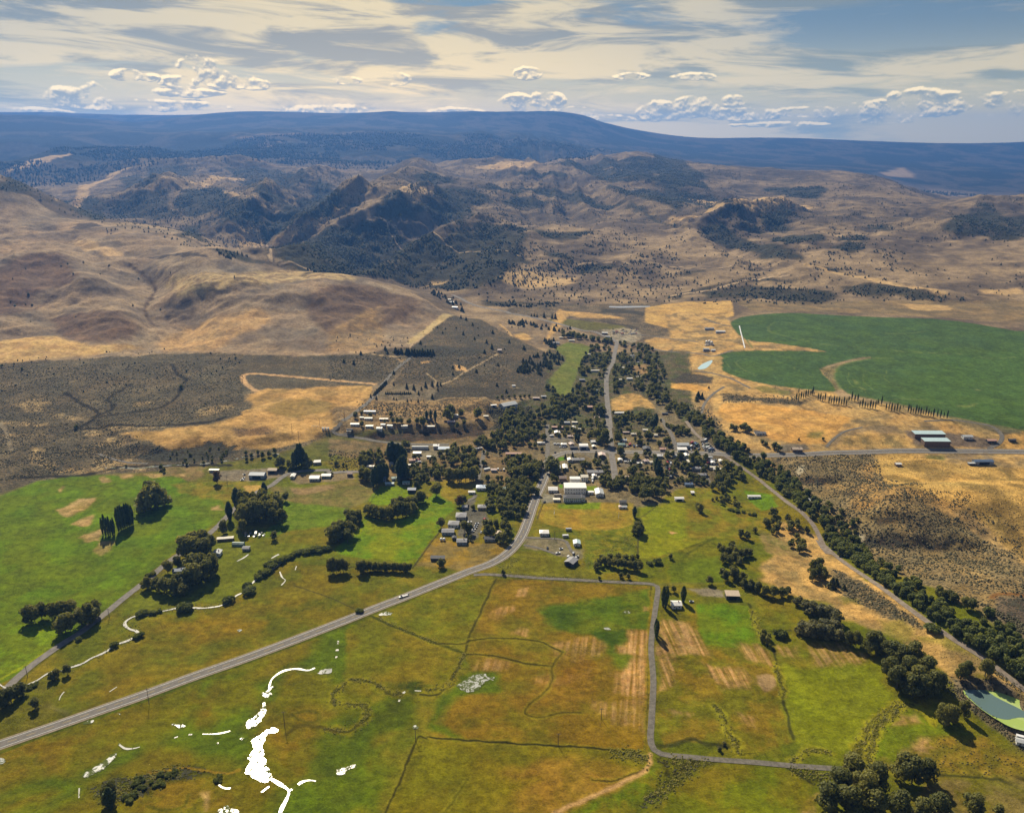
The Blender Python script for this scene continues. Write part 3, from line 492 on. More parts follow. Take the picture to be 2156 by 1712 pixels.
for q, w_ in [((480, 160, 490, 185, 560, 205, 640, 228, 745, 247), 6), ((480, 160, 500, 135, 560, 122, 640, 130), 4), ((740, 262, 900, 272, 1060, 285, 1300, 310, 1500, 322, 1740, 330), 5), ((1240, 196, 1400, 196, 1510, 182), 6), ((270, 390, 300, 425, 360, 452, 400, 470), 4), ((270, 390, 290, 370, 350, 360), 3), ((650, 415, 655, 430, 685, 440), 3), ((1300, 630, 1400, 626, 1520, 632), 6), ((1830, 352, 2000, 360, 2090, 350), 5), ((1570, 640, 1635, 653), 4), ((950, 560, 905, 480, 920, 430, 1000, 390, 1160, 360, 1290, 358), 7),
              ((1180, 600, 1060, 560, 1000, 500, 1010, 450), 1.5), ((1380, 620, 1200, 580, 1100, 500, 1120, 440), 1.5), ((200, 380, 240, 430, 330, 460), 1.5), ((340, 240, 375, 290), 4), ((1400, 560, 1250, 500, 1260, 440), 1.2)]:
    stroke(px('J', *q), w_, (110, 128, 74), w_*.8, .75, 1.2)
for q in [(1700, 670, 1780, 665, 1850, 655, 1860, 662, 1800, 678, 1720, 678), (1035, 500, 1050, 500, 1075, 528, 1050, 528), (1080, 548, 1110, 550, 1130, 572, 1095, 565), (1830, 560, 1860, 560, 1866, 570, 1836, 572)]:
    region(px('J', *q), (128, 140, 84), 3, 4, .05, None, 20, 0, .8)
region(px('J', 820, 432, 905, 412, 935, 400, 905, 470, 940, 560, 930, 575, 880, 500), (150, 134, 100), 3, 3, .1, (120, 110, 80), 20, .3)
stroke(px('J', 1000, 590, 1300, 655, 1640, 740, 1900, 790, 2156, 835), 5, (120, 116, 70), 5, .7)
# dry slopes below the circles
region(px('J', 180, 655, 350, 650, 560, 680, 900, 720, 1040, 750, 960, 800, 930, 860, 860, 920, 600, 915, 480, 880, 380, 820, 230, 780, 150, 730), (206, 158, 92), 3, 5, .09, (178, 138, 84), 28, .06)
region(px('J', 190, 600, 500, 620, 700, 640, 680, 670, 400, 640, 180, 640), (134, 116, 96), 4, 6, .1, (96, 88, 72), 14, .6, .8)
for q in [(380, 550, 440, 540, 640, 580, 600, 600, 440, 580), (750, 840, 830, 835, 830, 870, 780, 885, 745, 870), (1500, 1000, 1640, 990, 1640, 1025, 1540, 1030)]:
    region(px('J', *q), (104, 112, 58), 4, 5, .1, None, 20, .1, .7)
region(px('J', 880, 900, 950, 840, 1100, 810, 1320, 800, 1340, 830, 1250, 850, 1160, 830, 1060, 850, 960, 900, 930, 935, 880, 935), (142, 124, 104), 3, 3, .1, None, 20, .1, .8)
region(px('J', 960, 870, 1140, 845, 1300, 860, 1400, 900, 1430, 950, 1200, 945, 960, 930), (190, 154, 98), 3, 5, .1, (150, 128, 90), 20, .15)
region(px('J', 1370, 830, 1440, 830, 1700, 850, 1900, 880, 1960, 950, 1440, 920, 1400, 870), (132, 116, 108), 3, 3, .08, (116, 102, 96), 20, .05)
region(px('J', 1930, 960, 2010, 870, 2156, 840, 2300, 860, 2300, 960), (204, 160, 98), 3, 4, .1, (170, 140, 90), 25, .1)
region(px('J', 540, 925, 720, 920, 760, 960, 560, 975), (128, 118, 110), 3, 3, .06, None, 10, 0)
# --- right bank: bluff of sage and tan pasture
region(px('J', 480, 1020, 900, 990, 1160, 985, 1200, 1080, 1280, 1200, 1500, 1300, 1750, 1420, 1900, 1560, 2060, 1680, 2156, 1700, 2600, 2100, 2200, 2300, 1100, 1660, 760, 1300, 600, 1150), (146, 128, 100), 4, 6, .12, (164, 140, 102), 40, .34)
region(px('J', 1150, 990, 1440, 985, 1700, 1060, 2200, 1080, 2400, 1100, 2400, 2100, 2156, 1700, 2000, 1560, 1800, 1380, 1500, 1280, 1300, 1220, 1180, 1100), (198, 160, 96), 8, 12, .10, (160, 132, 82), 45, .22)
for q in [(980, 1240, 1100, 1200, 1240, 1190, 1500, 1240, 1800, 1330, 1700, 1380, 1400, 1300, 1200, 1280, 1140, 1330, 1060, 1370, 1000, 1350), (1060, 1060, 1140, 1050, 1220, 1200, 1120, 1200), (850, 1180, 960, 1180, 980, 1220, 900, 1230)]:
    region(px('J', *q), (188, 148, 92), 5, 10, .12, (150, 124, 88), 20, .35, .8)
for q in [(690, 1150, 760, 1140, 880, 1165, 830, 1190, 740, 1180), (1190, 1420, 1260, 1400, 1320, 1410, 1280, 1440, 1200, 1450), (1080, 1560, 1200, 1530, 1400, 1560, 1600, 1580, 1560, 1620, 1300, 1600, 1120, 1590), (960, 1240, 1040, 1230, 1100, 1270, 1000, 1260)]:
    region(px('J', *q), (84, 70, 66), 5, 7, .12, (104, 88, 76), 14, .6, .85)
region(px('J', 1640, 980, 1940, 975, 1960, 1045, 1660, 1040), (140, 122, 104), 3, 3, .08, (172, 144, 100), 20, .1)
for q in [(1030, 1510, 1110, 1515, 1100, 1560, 1070, 1600, 1030, 1560), (660, 1080, 720, 1060, 720, 1100, 680, 1130)]:
    region(px('J', *q), (190, 178, 160), 3, 3, .08, None, 10, .1, .9)
region(px('M', 1960, 380, 2060, 400, 2153, 400, 2400, 420, 2400, 560, 2156, 640, 2060, 560, 1980, 480), (132, 116, 104), 5, 6, .1, (112, 98, 90), 20, .5)
stroke(px('M', 1960, 400, 2000, 380, 2156, 385), 5, (126, 82, 62), 4, .8)
stroke(px('J', 1470, 1040, 1560, 1140, 1640, 1210, 1780, 1300, 2000, 1500, 2100, 1620), 3, (164, 136, 88), 3, .7)
stroke(px('J', 1900, 1060, 2040, 1110, 2080, 1160), 3, (128, 116, 80), 3, .6)
# --- strip between track and fields
region(px('M', 560, 0, 700, -60, 900, 30, 1050, 180, 1300, 360, 1560, 550, 1900, 780, 2300, 1050, 2300, 1100, 1900, 880, 1720, 930, 1620, 800, 1300, 620, 1050, 540, 980, 440, 740, 380, 560, 300, 540, 240, 600, 180, 700, 90), (192, 154, 98), 4, 6, .12, (160, 134, 92), 26, .12)
region(px('M', 990, 230, 1100, 260, 1300, 400, 1480, 520, 1560, 600, 1300, 520, 1100, 420, 1000, 330), (148, 130, 104), 4, 5, .1, None, 20, .55, .9)
for q in [(1020, 400, 1140, 410, 1160, 450, 1060, 440), (1280, 540, 1420, 540, 1500, 620, 1500, 680, 1380, 700, 1300, 640), (1480, 640, 1800, 640, 1860, 760, 1700, 730)]:
    region(px('M', *q), (128, 124, 62), 4, 6, .1, None, 20, .1, .6)
region(px('M', 1690, 880, 2000, 900, 2300, 1100, 2300, 1480, 2100, 1290, 1860, 1120, 1760, 1010), (134, 118, 102), 3, 3, .1, (110, 100, 84), 14, .3)
# --- town ground
region(px('I', -60, 0, 1957, 0, 2200, 560, 1957, 800, 1500, 960, 1100, 1000, 920, 960, 380, 950, 340, 700, -200, 700, -400, 300, -300, 0), (120, 108, 90), 4, 5, .16, (152, 134, 106), 18, .2, .95)
region(px('G', 440, 480, 1957, 500, 2000, 1348, 0, 1348, 100, 1080, 420, 900), (112, 102, 82), 4, 5, .16, (88, 96, 58), 22, .3, .95)
region(px('H', 700, 60, 1500, 90, 1957, 300, 1957, 900, 1400, 760, 720, 720, 300, 760, 290, 520, 0, 480, 0, 330, 700, 370), (150, 126, 96), 4, 5, .15, (116, 102, 80), 18, .2, .9)
region(px('H', 20, 40, 400, 0, 900, 0, 1500, 60, 1500, 200, 800, 210, 200, 290, 60, 280), (172, 144, 110), 3, 5, .15, (140, 120, 98), 14, .25, .9)
region(px('H', 300, 320, 560, 275, 800, 260, 1100, 260, 1500, 230, 1480, 300, 1000, 340, 780, 360, 400, 350), (98, 78, 66), 3, 5, .12, (66, 58, 48), 16, .4, .95)  # bank below the trailers: its shade is painted into the earth colour
region(px('E', 0, 1010, 500, 1030, 1900, 1060, 1760, 1200, 1100, 1200, 300, 1180, 380, 1040), (188, 152, 108), 3, 4, .12, (150, 126, 96), 14, .45, .9)
region(px('E', 1830, 1250, 1640, 1100, 1900, 1080, 2156, 1100, 2156, 1348, 1700, 1348), (64, 64, 52), 4, 4, .12, (84, 78, 60), 14, .7, .9)
region(px('E', 460, 870, 900, 860, 1200, 860, 1160, 940, 1080, 1030, 500, 1040, 440, 990), (146, 130, 114), 3, 3, .1, (116, 106, 92), 16, .2, .9)
region(px('E', 1180, 880, 2000, 900, 2000, 1000, 1300, 1040, 1090, 1030), (96, 88, 80), 5, 5, .1, None, 20, .4, .8)
for q in [(1340, 650, 1440, 670, 1480, 720, 1330, 712), (980, 620, 1090, 610, 1060, 630, 990, 640)]: region(px('E', *q), (206, 166, 120), 2, 3, .1, None, 10, .1, .9)
region(px('E', 720, 590, 860, 590, 840, 620, 740, 620), (170, 140, 110), 2, 2, .1, None, 10, .1, .9)
stroke(px('E', 1200, 860, 1310, 820, 1400, 760, 1520, 690, 1630, 630, 1800, 535), 4, (176, 154, 128), 2)
stroke(px('E', 0, 520, 200, 512, 400, 530, 640, 560, 870, 572), 3.5, (186, 160, 128), 2)
stroke(px('E', 1040, 745, 1100, 790, 1140, 830, 1120, 870), 3, (170, 150, 126), 2)
stroke(px('E', 1200, 858, 1500, 870, 1900, 890, 2050, 905), 2.5, (150, 136, 116), 2, .8)
stroke(px('E', 440, 1030, 1000, 1045, 1800, 1045), 4, (170, 144, 112), 3)
stroke(px('E', 1820, 220, 1900, 290, 1950, 350), 6, (190, 156, 112), 4)
region(px('G', 530, 460, 660, 415, 800, 430, 900, 460, 880, 530, 820, 600, 780, 700, 740, 800, 690, 960, 600, 1000, 540, 960, 460, 850, 460, 800, 560, 700, 640, 600, 600, 540, 530, 500), (114, 124, 58), 3, 3, .07, (126, 130, 66), 40, 0)
region(px('G', 1120, 1020, 1280, 960, 1420, 960, 1540, 1040, 1600, 1120, 1400, 1100, 1300, 1140, 1120, 1140), (196, 156, 100), 3, 4, .1, (166, 138, 94), 18, .1)
region(px('G', 1480, 880, 1520, 960, 1720, 1100, 1980, 1348, 1640, 1348, 1600, 1150, 1540, 1040), (150, 134, 110), 4, 4, .12, (124, 112, 92), 16, .25)
region(px('G', 1330, 660, 1480, 650, 1620, 690, 1560, 760, 1360, 740), (172, 142, 110), 3, 3, .1, None, 14, .2, .9)
region(px('G', 1760, 850, 1960, 850, 2156, 890, 2156, 960, 1900, 920, 1760, 900), (206, 158, 92), 3, 3, .08, None, 20, .03)
region(px('G', 2050, 900, 2200, 940, 2200, 1300, 2060, 1150, 2080, 1000), (186, 150, 104), 4, 6, .12, (150, 126, 94), 18, .25)
region(px('G', 1960, 700, 2040, 600, 2200, 540, 2300, 560, 2300, 720, 2156, 730), (184, 152, 104), 3, 4, .1, None, 18, .1, .9)
region(px('G', 1780, 800, 1900, 740, 2200, 780, 2200, 850, 1800, 850), (94, 84, 80), 4, 5, .1, (112, 98, 90), 18, .6, .9)
# paved yards, lots and streets in town
GREY = (128, 120, 112)
for q in [(400, 330, 600, 325, 640, 400, 640, 450, 500, 470, 420, 520, 390, 480), (640, 400, 980, 430, 1000, 640, 900, 560, 700, 460), (1140, 420, 1500, 440, 1500, 500, 1130, 500), (1090, 510, 1340, 520, 1330, 620, 1100, 600)]:
    region(px('I', *q), GREY, 2, 1.5, .06, (142, 132, 120), 12, 0)
region(px('H', 1330, 930, 1420, 900, 1400, 1010, 1520, 1030, 1540, 1100, 1480, 1180, 1440, 1280, 1380, 1320, 1240, 1260, 1270, 1120), (112, 108, 104), 2, 1.5, .06, None, 12, 0)
region(px('I', 400, 780, 380, 860, 500, 870, 520, 900, 440, 940, 340, 950, 350, 880), (146, 140, 132), 2, 1, .05, None, 12, 0)
region(px('H', 800, 380, 1160, 370, 1160, 440, 1060, 520, 900, 540, 780, 520, 790, 440), (150, 138, 122), 2, 2, .08, (130, 120, 104), 12, .05)
region(px('I', 170, 1280, 560, 1300, 600, 1400, 740, 1400, 740, 1480, 690, 1500, 560, 1480, 500, 1460, 420, 1420, 180, 1380), (146, 134, 114), 3, 3, .08, (128, 120, 98), 14, .1)
region(px('ML', 1260, 1020, 1520, 1010, 1640, 1000, 1760, 1020, 1700, 1060, 1500, 1080, 1340, 1080), (140, 128, 116), 3, 3, .08, None, 14, .05)
region(px('ML', 1740, 1040, 2156, 1030, 2156, 1070, 1800, 1100), (150, 132, 106), 3, 3, .08, None, 14, .15)
region(px('ML', 1000, 1000, 1270, 990, 1200, 1080, 1030, 1100), (150, 128, 90), 4, 5, .1, (124, 116, 70), 16, .1)
region(px('M', 110, 350, 240, 345, 330, 360, 330, 400, 200, 390), (150, 140, 128), 2, 2, .06, None, 14, .05)
region(px('K', 330, 1040, 420, 1130, 340, 1160, 250, 1130, 260, 1060), (136, 128, 112), 3, 4, .1, None, 14, .1, .8)
region(px('K', 570, 495, 620, 490, 600, 530), (150, 140, 120), 1, 1, .1, None, 14, 0)
# --- green pastures, left
region([(-100, 1070), (0, 1045), (80, 1012), (150, 1004), (220, 1001), (300, 1002), (380, 1004), (400, 1018), (440, 1030), (470, 1060), (478, 1085), (440, 1110), (385, 1150), (330, 1195), (300, 1222), (200, 1310), (100, 1380), (30, 1425), (-100, 1480)], (80, 122, 34), 2.5, 2.5, .12, (92, 126, 38), 55, 0)
region(px('K', -100, 620, 0, 600, 60, 560, 140, 515, 200, 540, 370, 600, 420, 640, 300, 740, 150, 840, 0, 900, -100, 980), (84, 124, 36), 3, 3, .06, (104, 136, 38), 30, 0)
region(px('K', 0, 560, 140, 500, 400, 400, 520, 350, 700, 350, 640, 440, 560, 500, 400, 560, 140, 520, 0, 610), (82, 122, 36), 3, 4, .06, (98, 130, 40), 30, 0)
for q in [(340, 1260, 400, 1230, 480, 1190, 580, 1180, 590, 1200, 520, 1250, 420, 1300, 360, 1290), (430, 1350, 500, 1300, 560, 1285, 570, 1320, 540, 1355), (600, 1375, 640, 1370, 620, 1440, 540, 1450, 460, 1430), (560, 1510, 600, 1450, 700, 1440, 680, 1500, 620, 1530), (600, 1060, 640, 1055, 680, 1080, 660, 1092, 610, 1088), (700, 1045, 810, 1042, 810, 1058, 730, 1058), (870, 1040, 1000, 1036, 1010, 1058, 900, 1060), (365, 1130, 390, 1112, 398, 1130, 375, 1150), (1280, 1240, 1340, 1232, 1350, 1250, 1290, 1256), (1050, 1040, 1120, 1036, 1120, 1052, 1060, 1056)]:
    region(px('ML', *q), (178, 148, 106), 2.5, 5, .12, (156, 134, 84), 14, 0, .95)
stroke(px('ML', 330, 1390, 480, 1310, 640, 1200, 760, 1130, 870, 1060), 4, (86, 116, 40), 2, .9)
stroke(px('K', 0, 310, 200, 330, 480, 345, 640, 290, 740, 250), 2.5, (70, 100, 36), 2, .5)
for q in [(480, 150, 640, 120, 760, 140, 700, 200, 560, 220), (1000, 60, 700, 60, 500, 80, 700, 110)]: region(px('K', *q), (64, 108, 34), 14, 14, .1, None, 30, 0, .6)
region(px('ML', 1030, 1100, 1300, 1080, 1620, 1090, 1600, 1160, 1500, 1170, 1440, 1150, 1400, 1200, 1300, 1190, 1100, 1150), (136, 120, 66), 4, 5, .1, (112, 116, 50), 20, .02)
region(px('ML', 1480, 1110, 1600, 1105, 1590, 1170, 1500, 1165), (180, 146, 84), 3, 3, .1, None, 20, 0, .9)
region(px('ML', 1640, 1110, 1800, 1120, 2156, 1080, 2300, 1100, 2300, 1180, 2100, 1260, 1800, 1230, 1680, 1180), (136, 122, 72), 4, 5, .12, (116, 114, 58), 22, .02)
region(px('ML', 1760, 1130, 2020, 1105, 2040, 1120, 1860, 1165, 1790, 1160), (162, 136, 104), 3, 5, .1, None, 14, 0, .9)
region(px('ML', 1700, 1200, 2080, 1240, 2156, 1260, 2100, 1340, 1950, 1360, 1700, 1400, 1560, 1420, 1700, 1330), (92, 122, 44), 4, 4, .09, (110, 126, 54), 26, 0)
region(px('K', 1300, 60, 1900, 80, 1700, 170, 1640, 210, 1560, 260, 1460, 360, 1360, 430, 1200, 440, 1000, 450, 820, 480, 700, 540, 760, 430, 900, 340, 1100, 180), (98, 112, 48), 4, 5, .1, (116, 118, 52), 26, 0)
region(px('H', 490, 790, 700, 785, 800, 840, 760, 900, 600, 960, 440, 980, 380, 920, 420, 860), (92, 142, 40), 2, 1.5, .07, None, 26, 0)
region(px('H', 840, 870, 960, 900, 1080, 800, 1130, 740, 1240, 760, 1290, 820, 1230, 940, 1210, 1010, 1100, 1110, 1060, 1230, 960, 1340, 806, 1575, 600, 1500, 180, 1470, 40, 1400, 240, 1250, 300, 1180, 340, 1080, 600, 1120, 760, 1080), (98, 134, 38), 2, 2, .08, (120, 136, 44), 50, 0)
region(px('H', 1080, 740, 1400, 700, 1420, 800, 1350, 860, 1250, 870, 1210, 960, 1090, 880), (150, 126, 62), 4, 5, .1, None, 26, 0, .9)
region(px('H', 1060, 1280, 1300, 1340, 1450, 1330, 1740, 1330, 1700, 1420, 1400, 1580, 1000, 1660, 820, 1580, 900, 1470, 1010, 1320), (140, 120, 72), 3, 4, .12, (160, 126, 76), 22, 0)
region(px('H', 840, 1560, 1300, 1600, 1040, 1712, 600, 1740, -200, 1780, -200, 1560, 300, 1600), (128, 112, 48), 4, 4, .1, (112, 112, 46), 26, 0)
# between the lane and the highway
region(px('K', 420, 1130, 900, 950, 1400, 770, 2153, 510, 2300, 440, 2300, 200, 1950, 210, 1740, 180, 1600, 260, 1500, 370, 1400, 430, 1280, 475, 1000, 500, 850, 560, 840, 640, 640, 740, 420, 840, 340, 950, 300, 1040), (122, 108, 44), 4, 5, .11, (104, 104, 42), 45, 0)
for q in [(1000, 560, 1300, 520, 1600, 560, 1500, 640, 1200, 680, 1000, 640), (1700, 430, 1860, 425, 1850, 460, 1740, 460), (1100, 860, 1400, 740, 1500, 760, 1250, 850), (500, 1000, 760, 900, 900, 900, 640, 1020)]:
    region(px('K', *q), (146, 114, 48), 12, 12, .1, (128, 108, 44), 30, 0, .75)
region(px('K', 0, 1080, 160, 940, 340, 860, 420, 840, 340, 960, 300, 1040, 420, 1130, 0, 1290, -200, 1340), (94, 100, 46), 4, 4, .12, (112, 104, 54), 24, .1)
# south of the highway
region(px('K', -200, 1400, 0, 1330, 420, 1180, 900, 1020, 1400, 830, 2100, 560, 2260, 520, 2260, 1800, -200, 1900), (102, 108, 36), 3, 3, .10, (120, 106, 42), 60, 0)
for q in [(1960, 620, 2160, 540, 2260, 540, 2130, 700, 2090, 900, 1960, 880, 1800, 820, 1900, 760), (1540, 920, 1700, 840, 1780, 830, 1700, 960, 1660, 1040, 1580, 1060), (1180, 920, 1260, 880, 1440, 830, 1300, 890, 1240, 960, 1210, 1000),
          (1160, 1100, 1480, 1060, 1560, 1200, 1500, 1420, 1420, 1400, 1160, 1330, 1000, 1260, 1080, 1180), (480, 1440, 720, 1330, 860, 1290, 900, 1330, 700, 1420, 520, 1520), (0, 1520, 300, 1480, 480, 1500, 420, 1640, 200, 1712, 0, 1712), (1700, 1560, 1900, 1500, 2153, 1420, 2260, 1300, 2260, 1712, 1720, 1800), (2060, 1240, 2153, 1180, 2260, 1200, 2200, 1400, 2000, 1420)]:
    region(px('K', *q), (64, 106, 32), 9, 10, .12, (88, 118, 34), 26, 0, .85, sm=2)
for q in [(0, 1370, 300, 1250, 560, 1200, 480, 1330, 400, 1440, 200, 1480, 0, 1500), (1630, 1240, 1800, 1210, 2000, 1220, 1960, 1400, 1800, 1460, 1660, 1400), (900, 1490, 1300, 1480, 1400, 1600, 1300, 1700, 900, 1700), (1160, 1130, 1300, 1080, 1400, 1120, 1300, 1190, 1180, 1190), (1800, 1100, 1960, 1090, 1950, 1160, 1860, 1180), (0, 1580, 200, 1560, 300, 1620, 120, 1690, 0, 1690)]:
    region(px('K', *q), (136, 106, 46), 10, 10, .1, (116, 104, 42), 26, 0, .75)
region(px('K', 1210, 1580, 1265, 1570, 1260, 1650, 1245, 1690, 1230, 1640), (176, 144, 96), 3, 4, .1, None, 20, 0, .85)
region(px('K', 560, 1550, 660, 1500, 800, 1480, 1100, 1440, 1240, 1450, 1300, 1500, 1180, 1500, 1040, 1530, 880, 1600, 740, 1640, 640, 1700), (96, 96, 44), 4, 5, .2, (60, 66, 30), 8, .6, .95)
stroke(px('K', 900, 1465, 1100, 1440, 1250, 1450, 1370, 1475, 1450, 1450), 2.5, (160, 124, 70), 2, .7)
for cx_, cy_ in [(1010, 1640), (1060, 1600)]: pass
stroke(px('K', 1140, 1600, 1120, 1660, 1060, 1690, 960, 1690, 900, 1660), 2.2, (80, 84, 34), 2, .6)
# middle fields
region(px('L', 300, 500, 900, 290, 1015, 288, 930, 470, 840, 650, 700, 680, 560, 640, 430, 590, 280, 520), (128, 116, 42), 2, 2, .10, (112, 112, 38), 40, 0)
region(px('L', 100, 600, 280, 520, 450, 600, 650, 690, 820, 740, 780, 840, 720, 910, 560, 935, 420, 915, 100, 890, 110, 760), (114, 110, 38), 3, 3, .09, (128, 112, 44), 50, 0)
region(px('L', 1015, 288, 1300, 300, 1700, 320, 1960, 330, 1970, 600, 1960, 900, 1930, 1330, 1400, 1312, 900, 1275, 560, 1252, 700, 1170, 740, 1060, 900, 950, 1000, 900, 860, 850, 830, 740, 860, 620, 940, 460), (136, 108, 48), 3, 3, .12, (118, 106, 42), 55, 0)
for q in [(1280, 470, 1400, 440, 1600, 430, 1960, 340, 1975, 480, 1950, 600, 1830, 600, 1790, 690, 1870, 770, 1820, 840, 1760, 850, 1690, 720, 1620, 640, 1500, 610, 1380, 580, 1300, 540), ]:
    region(px('L', *q), (78, 108, 38), 5, 7, .12, (96, 116, 44), 26, 0, .92)
region(px('L', 1300, 460, 1440, 440, 1520, 540, 1500, 600, 1400, 580, 1330, 520), (58, 96, 34), 8, 8, .1, None, 20, 0, .8)
region(px('L', 1600, 600, 1780, 600, 1800, 650, 1720, 690, 1640, 650), (52, 92, 34), 6, 6, .1, None, 20, 0, .8)
DR = math.atan2(*(np.subtract(at(*px('L', 1960, 1100)[0]), at(*px('L', 1975, 500)[0]))[[1, 0]]))
for q, kk in [((1830, 600, 1950, 600, 1950, 760, 1880, 760, 1740, 740, 1730, 700, 1800, 690), .9), ((1770, 860, 1880, 770, 1950, 770, 1950, 1000, 1850, 990, 1720, 960, 1720, 880), .9), ((1360, 680, 1600, 640, 1680, 740, 1500, 800, 1380, 760), .6), ((1040, 450, 1120, 440, 1140, 490, 1060, 510, 990, 500, 1000, 460), .7), ((1110, 620, 1180, 590, 1210, 650, 1120, 640), .7), ((880, 800, 960, 770, 1080, 790, 1060, 840, 880, 840), .6), ((1270, 900, 1500, 890, 1600, 850, 1560, 880, 1460, 920, 1280, 920), .8), ((1600, 1040, 1920, 1000, 1930, 1240, 1700, 1120), .5), ((1120, 350, 1200, 350, 1200, 390, 1150, 390), .6), ((1900, 460, 1960, 460, 1960, 500, 1900, 490), .8)]:
    region(px('L', *q), (188, 146, 102), 4, 7, .22, (146, 112, 66), 3.2, 0, kk, streak=(DR, 30), cut=(-.3, .3))
region(px('L', 1360, 700, 1700, 760, 1700, 960, 1500, 1060, 1200, 1100, 1040, 1020, 1200, 940, 1350, 880), (142, 104, 54), 10, 12, .12, (122, 98, 46), 26, 0, .7)
region(px('L', 1000, 850, 1060, 880, 1060, 940, 980, 970, 880, 990, 780, 1000, 700, 1080, 640, 1150, 700, 1200, 820, 1250, 780, 1290, 600, 1200, 640, 1060, 760, 960, 780, 880, 860, 860), (64, 104, 34), 4, 6, .12, (84, 112, 36), 20, 0, .9)
region(px('L', 240, 1050, 400, 1000, 520, 1010, 520, 1160, 360, 1230, 100, 1240, 60, 1330, 160, 1400, 100, 1500, 0, 1560, -100, 1500, -60, 1200), (62, 98, 32), 8, 8, .1, (84, 108, 34), 26, 0, .85)
region(px('L', 430, 920, 560, 910, 600, 950, 540, 990, 440, 990), (56, 78, 36), 4, 4, .1, (96, 96, 44), 8, .2, .9)
region(px('L', 530, 1265, 900, 1280, 1400, 1315, 1930, 1345, 1935, 1440, 1860, 1500, 1500, 1700, 1300, 1760, 330, 1760, 420, 1540), (126, 112, 36), 3, 3, .1, (110, 104, 36), 45, 0)
region(px('L', 1280, 1380, 1500, 1360, 1800, 1420, 1930, 1440, 1860, 1520, 1500, 1700, 1300, 1760, 900, 1760, 1100, 1620, 1260, 1500, 1060, 1490, 1080, 1470, 1250, 1400), (158, 120, 72), 8, 10, .14, (132, 104, 54), 22, 0, .85)
region(px('L', 560, 1290, 830, 1300, 850, 1400, 780, 1500, 560, 1640, 430, 1690, 470, 1500), (122, 116, 32), 8, 8, .08, None, 30, 0, .8)
region(px('L', 1930, 1450, 2153, 1410, 2300, 1420, 2150, 1480, 2020, 1540, 1940, 1600, 1860, 1760, 1380, 1760, 1700, 1600, 1880, 1490), (96, 118, 38), 4, 5, .1, (126, 114, 44), 26, 0)
for q in [(300, 520, 370, 480, 400, 500, 380, 510), (780, 1650, 850, 1640, 860, 1660, 800, 1670)]: pass
for q, c, w_, k_ in [((250, 515, 400, 580, 520, 625, 650, 680, 760, 715, 830, 742), (88, 92, 40), 4, .8), ((1015, 290, 930, 470, 850, 650, 828, 740, 740, 900), (86, 80, 36), 3.2, .8), ((650, 685, 820, 680, 860, 662, 1000, 648, 1150, 652, 1300, 675, 1420, 735), (82, 76, 34), 2.6, .8), ((830, 745, 1000, 755, 1130, 785, 1200, 805, 1350, 818), (82, 74, 36), 2.6, .8), ((1420, 735, 1360, 820, 1350, 930, 1230, 1040, 1190, 1100, 1250, 1125, 1340, 1120, 1430, 1098, 1530, 1102), (92, 80, 38), 2.2, .65),
                     ((590, 1250, 900, 1272, 1400, 1305, 1700, 1325, 1940, 1400), (60, 60, 28), 2.6, .9), ((590, 1262, 540, 1250, 480, 1400, 420, 1550, 340, 1712), (84, 78, 34), 2.2, .9), ((1600, 1510, 1720, 1520, 1860, 1470, 1935, 1440), (96, 78, 42), 2, .8), ((850, 1500, 780, 1600, 700, 1712), (104, 100, 34), 2.4, .6), ((1960, 330, 1945, 700, 1930, 1340), (112, 104, 48), 2, .8),
                     ((760, 930, 700, 960, 650, 990, 560, 990), (64, 64, 30), 3, .8)]:
    stroke(px('L', *q), w_*2, (146, 134, 58), w_, .45, 1.5); stroke(px('L', *q), w_*.8, tuple(int(v*.78) for v in c), w_*.6, min(k_*1.15, 1), .8)
stroke(px('L', 1370, 1712, 1600, 1610, 1800, 1520, 1935, 1440, 1955, 1350), 3.2, (188, 150, 108), 3, .85)
for q in [(90, 930, 40, 980, 20, 1040, 60, 1050, 150, 1050, 215, 1060, 230, 1120, 180, 1180, 100, 1210, -20, 1195), (120, 905, 220, 905, 300, 940, 380, 985, 440, 990), (600, 960, 680, 950, 740, 920)]:
    stroke(px('L', *q), 8, (140, 130, 50), 5, .8, 2); stroke(px('L', *q), 3, (62, 62, 28), 3, .9, 2.5, broken=.1)
stroke(px('K', 1750, 1220, 1800, 1190, 1860, 1180, 1950, 1190, 2060, 1215), 4, (84, 74, 36), 3, .9, 1.5)
stroke(px('K', 1780, 1110, 1860, 1090, 1940, 1105, 1930, 1150, 1870, 1160, 1810, 1140, 1780, 1110), 3.5, (88, 84, 34), 3, .8)
region(px('L', 1030, 235, 1060, 190, 1160, 165, 1150, 240, 1100, 250), (134, 128, 52), 2, 2.5, .12, (90, 96, 42), 6, .3)
region(px('L', 1000, 252, 1300, 262, 1650, 288, 1960, 306, 1950, 330, 1600, 312, 1000, 282), (78, 80, 36), 2, 2, .1, (110, 106, 44), 10, .2, .9)
region(px('L', 1720, 1330, 1940, 1330, 1935, 1400, 1900, 1410, 1760, 1370), (122, 112, 44), 2, 3, .15, (80, 78, 34), 7, .3)
region(px('L', 1960, 1370, 2153, 1380, 2300, 1400, 2200, 1430, 2000, 1410), (100, 108, 38), 2, 3, .15, (64, 70, 30), 6, .3)
region(px('L', 1940, 1560, 2050, 1520, 2153, 1490, 2250, 1500, 2150, 1560, 2000, 1650, 1900, 1700, 1850, 1750), (72, 82, 34), 3, 3, .15, (104, 108, 40), 7, .4)
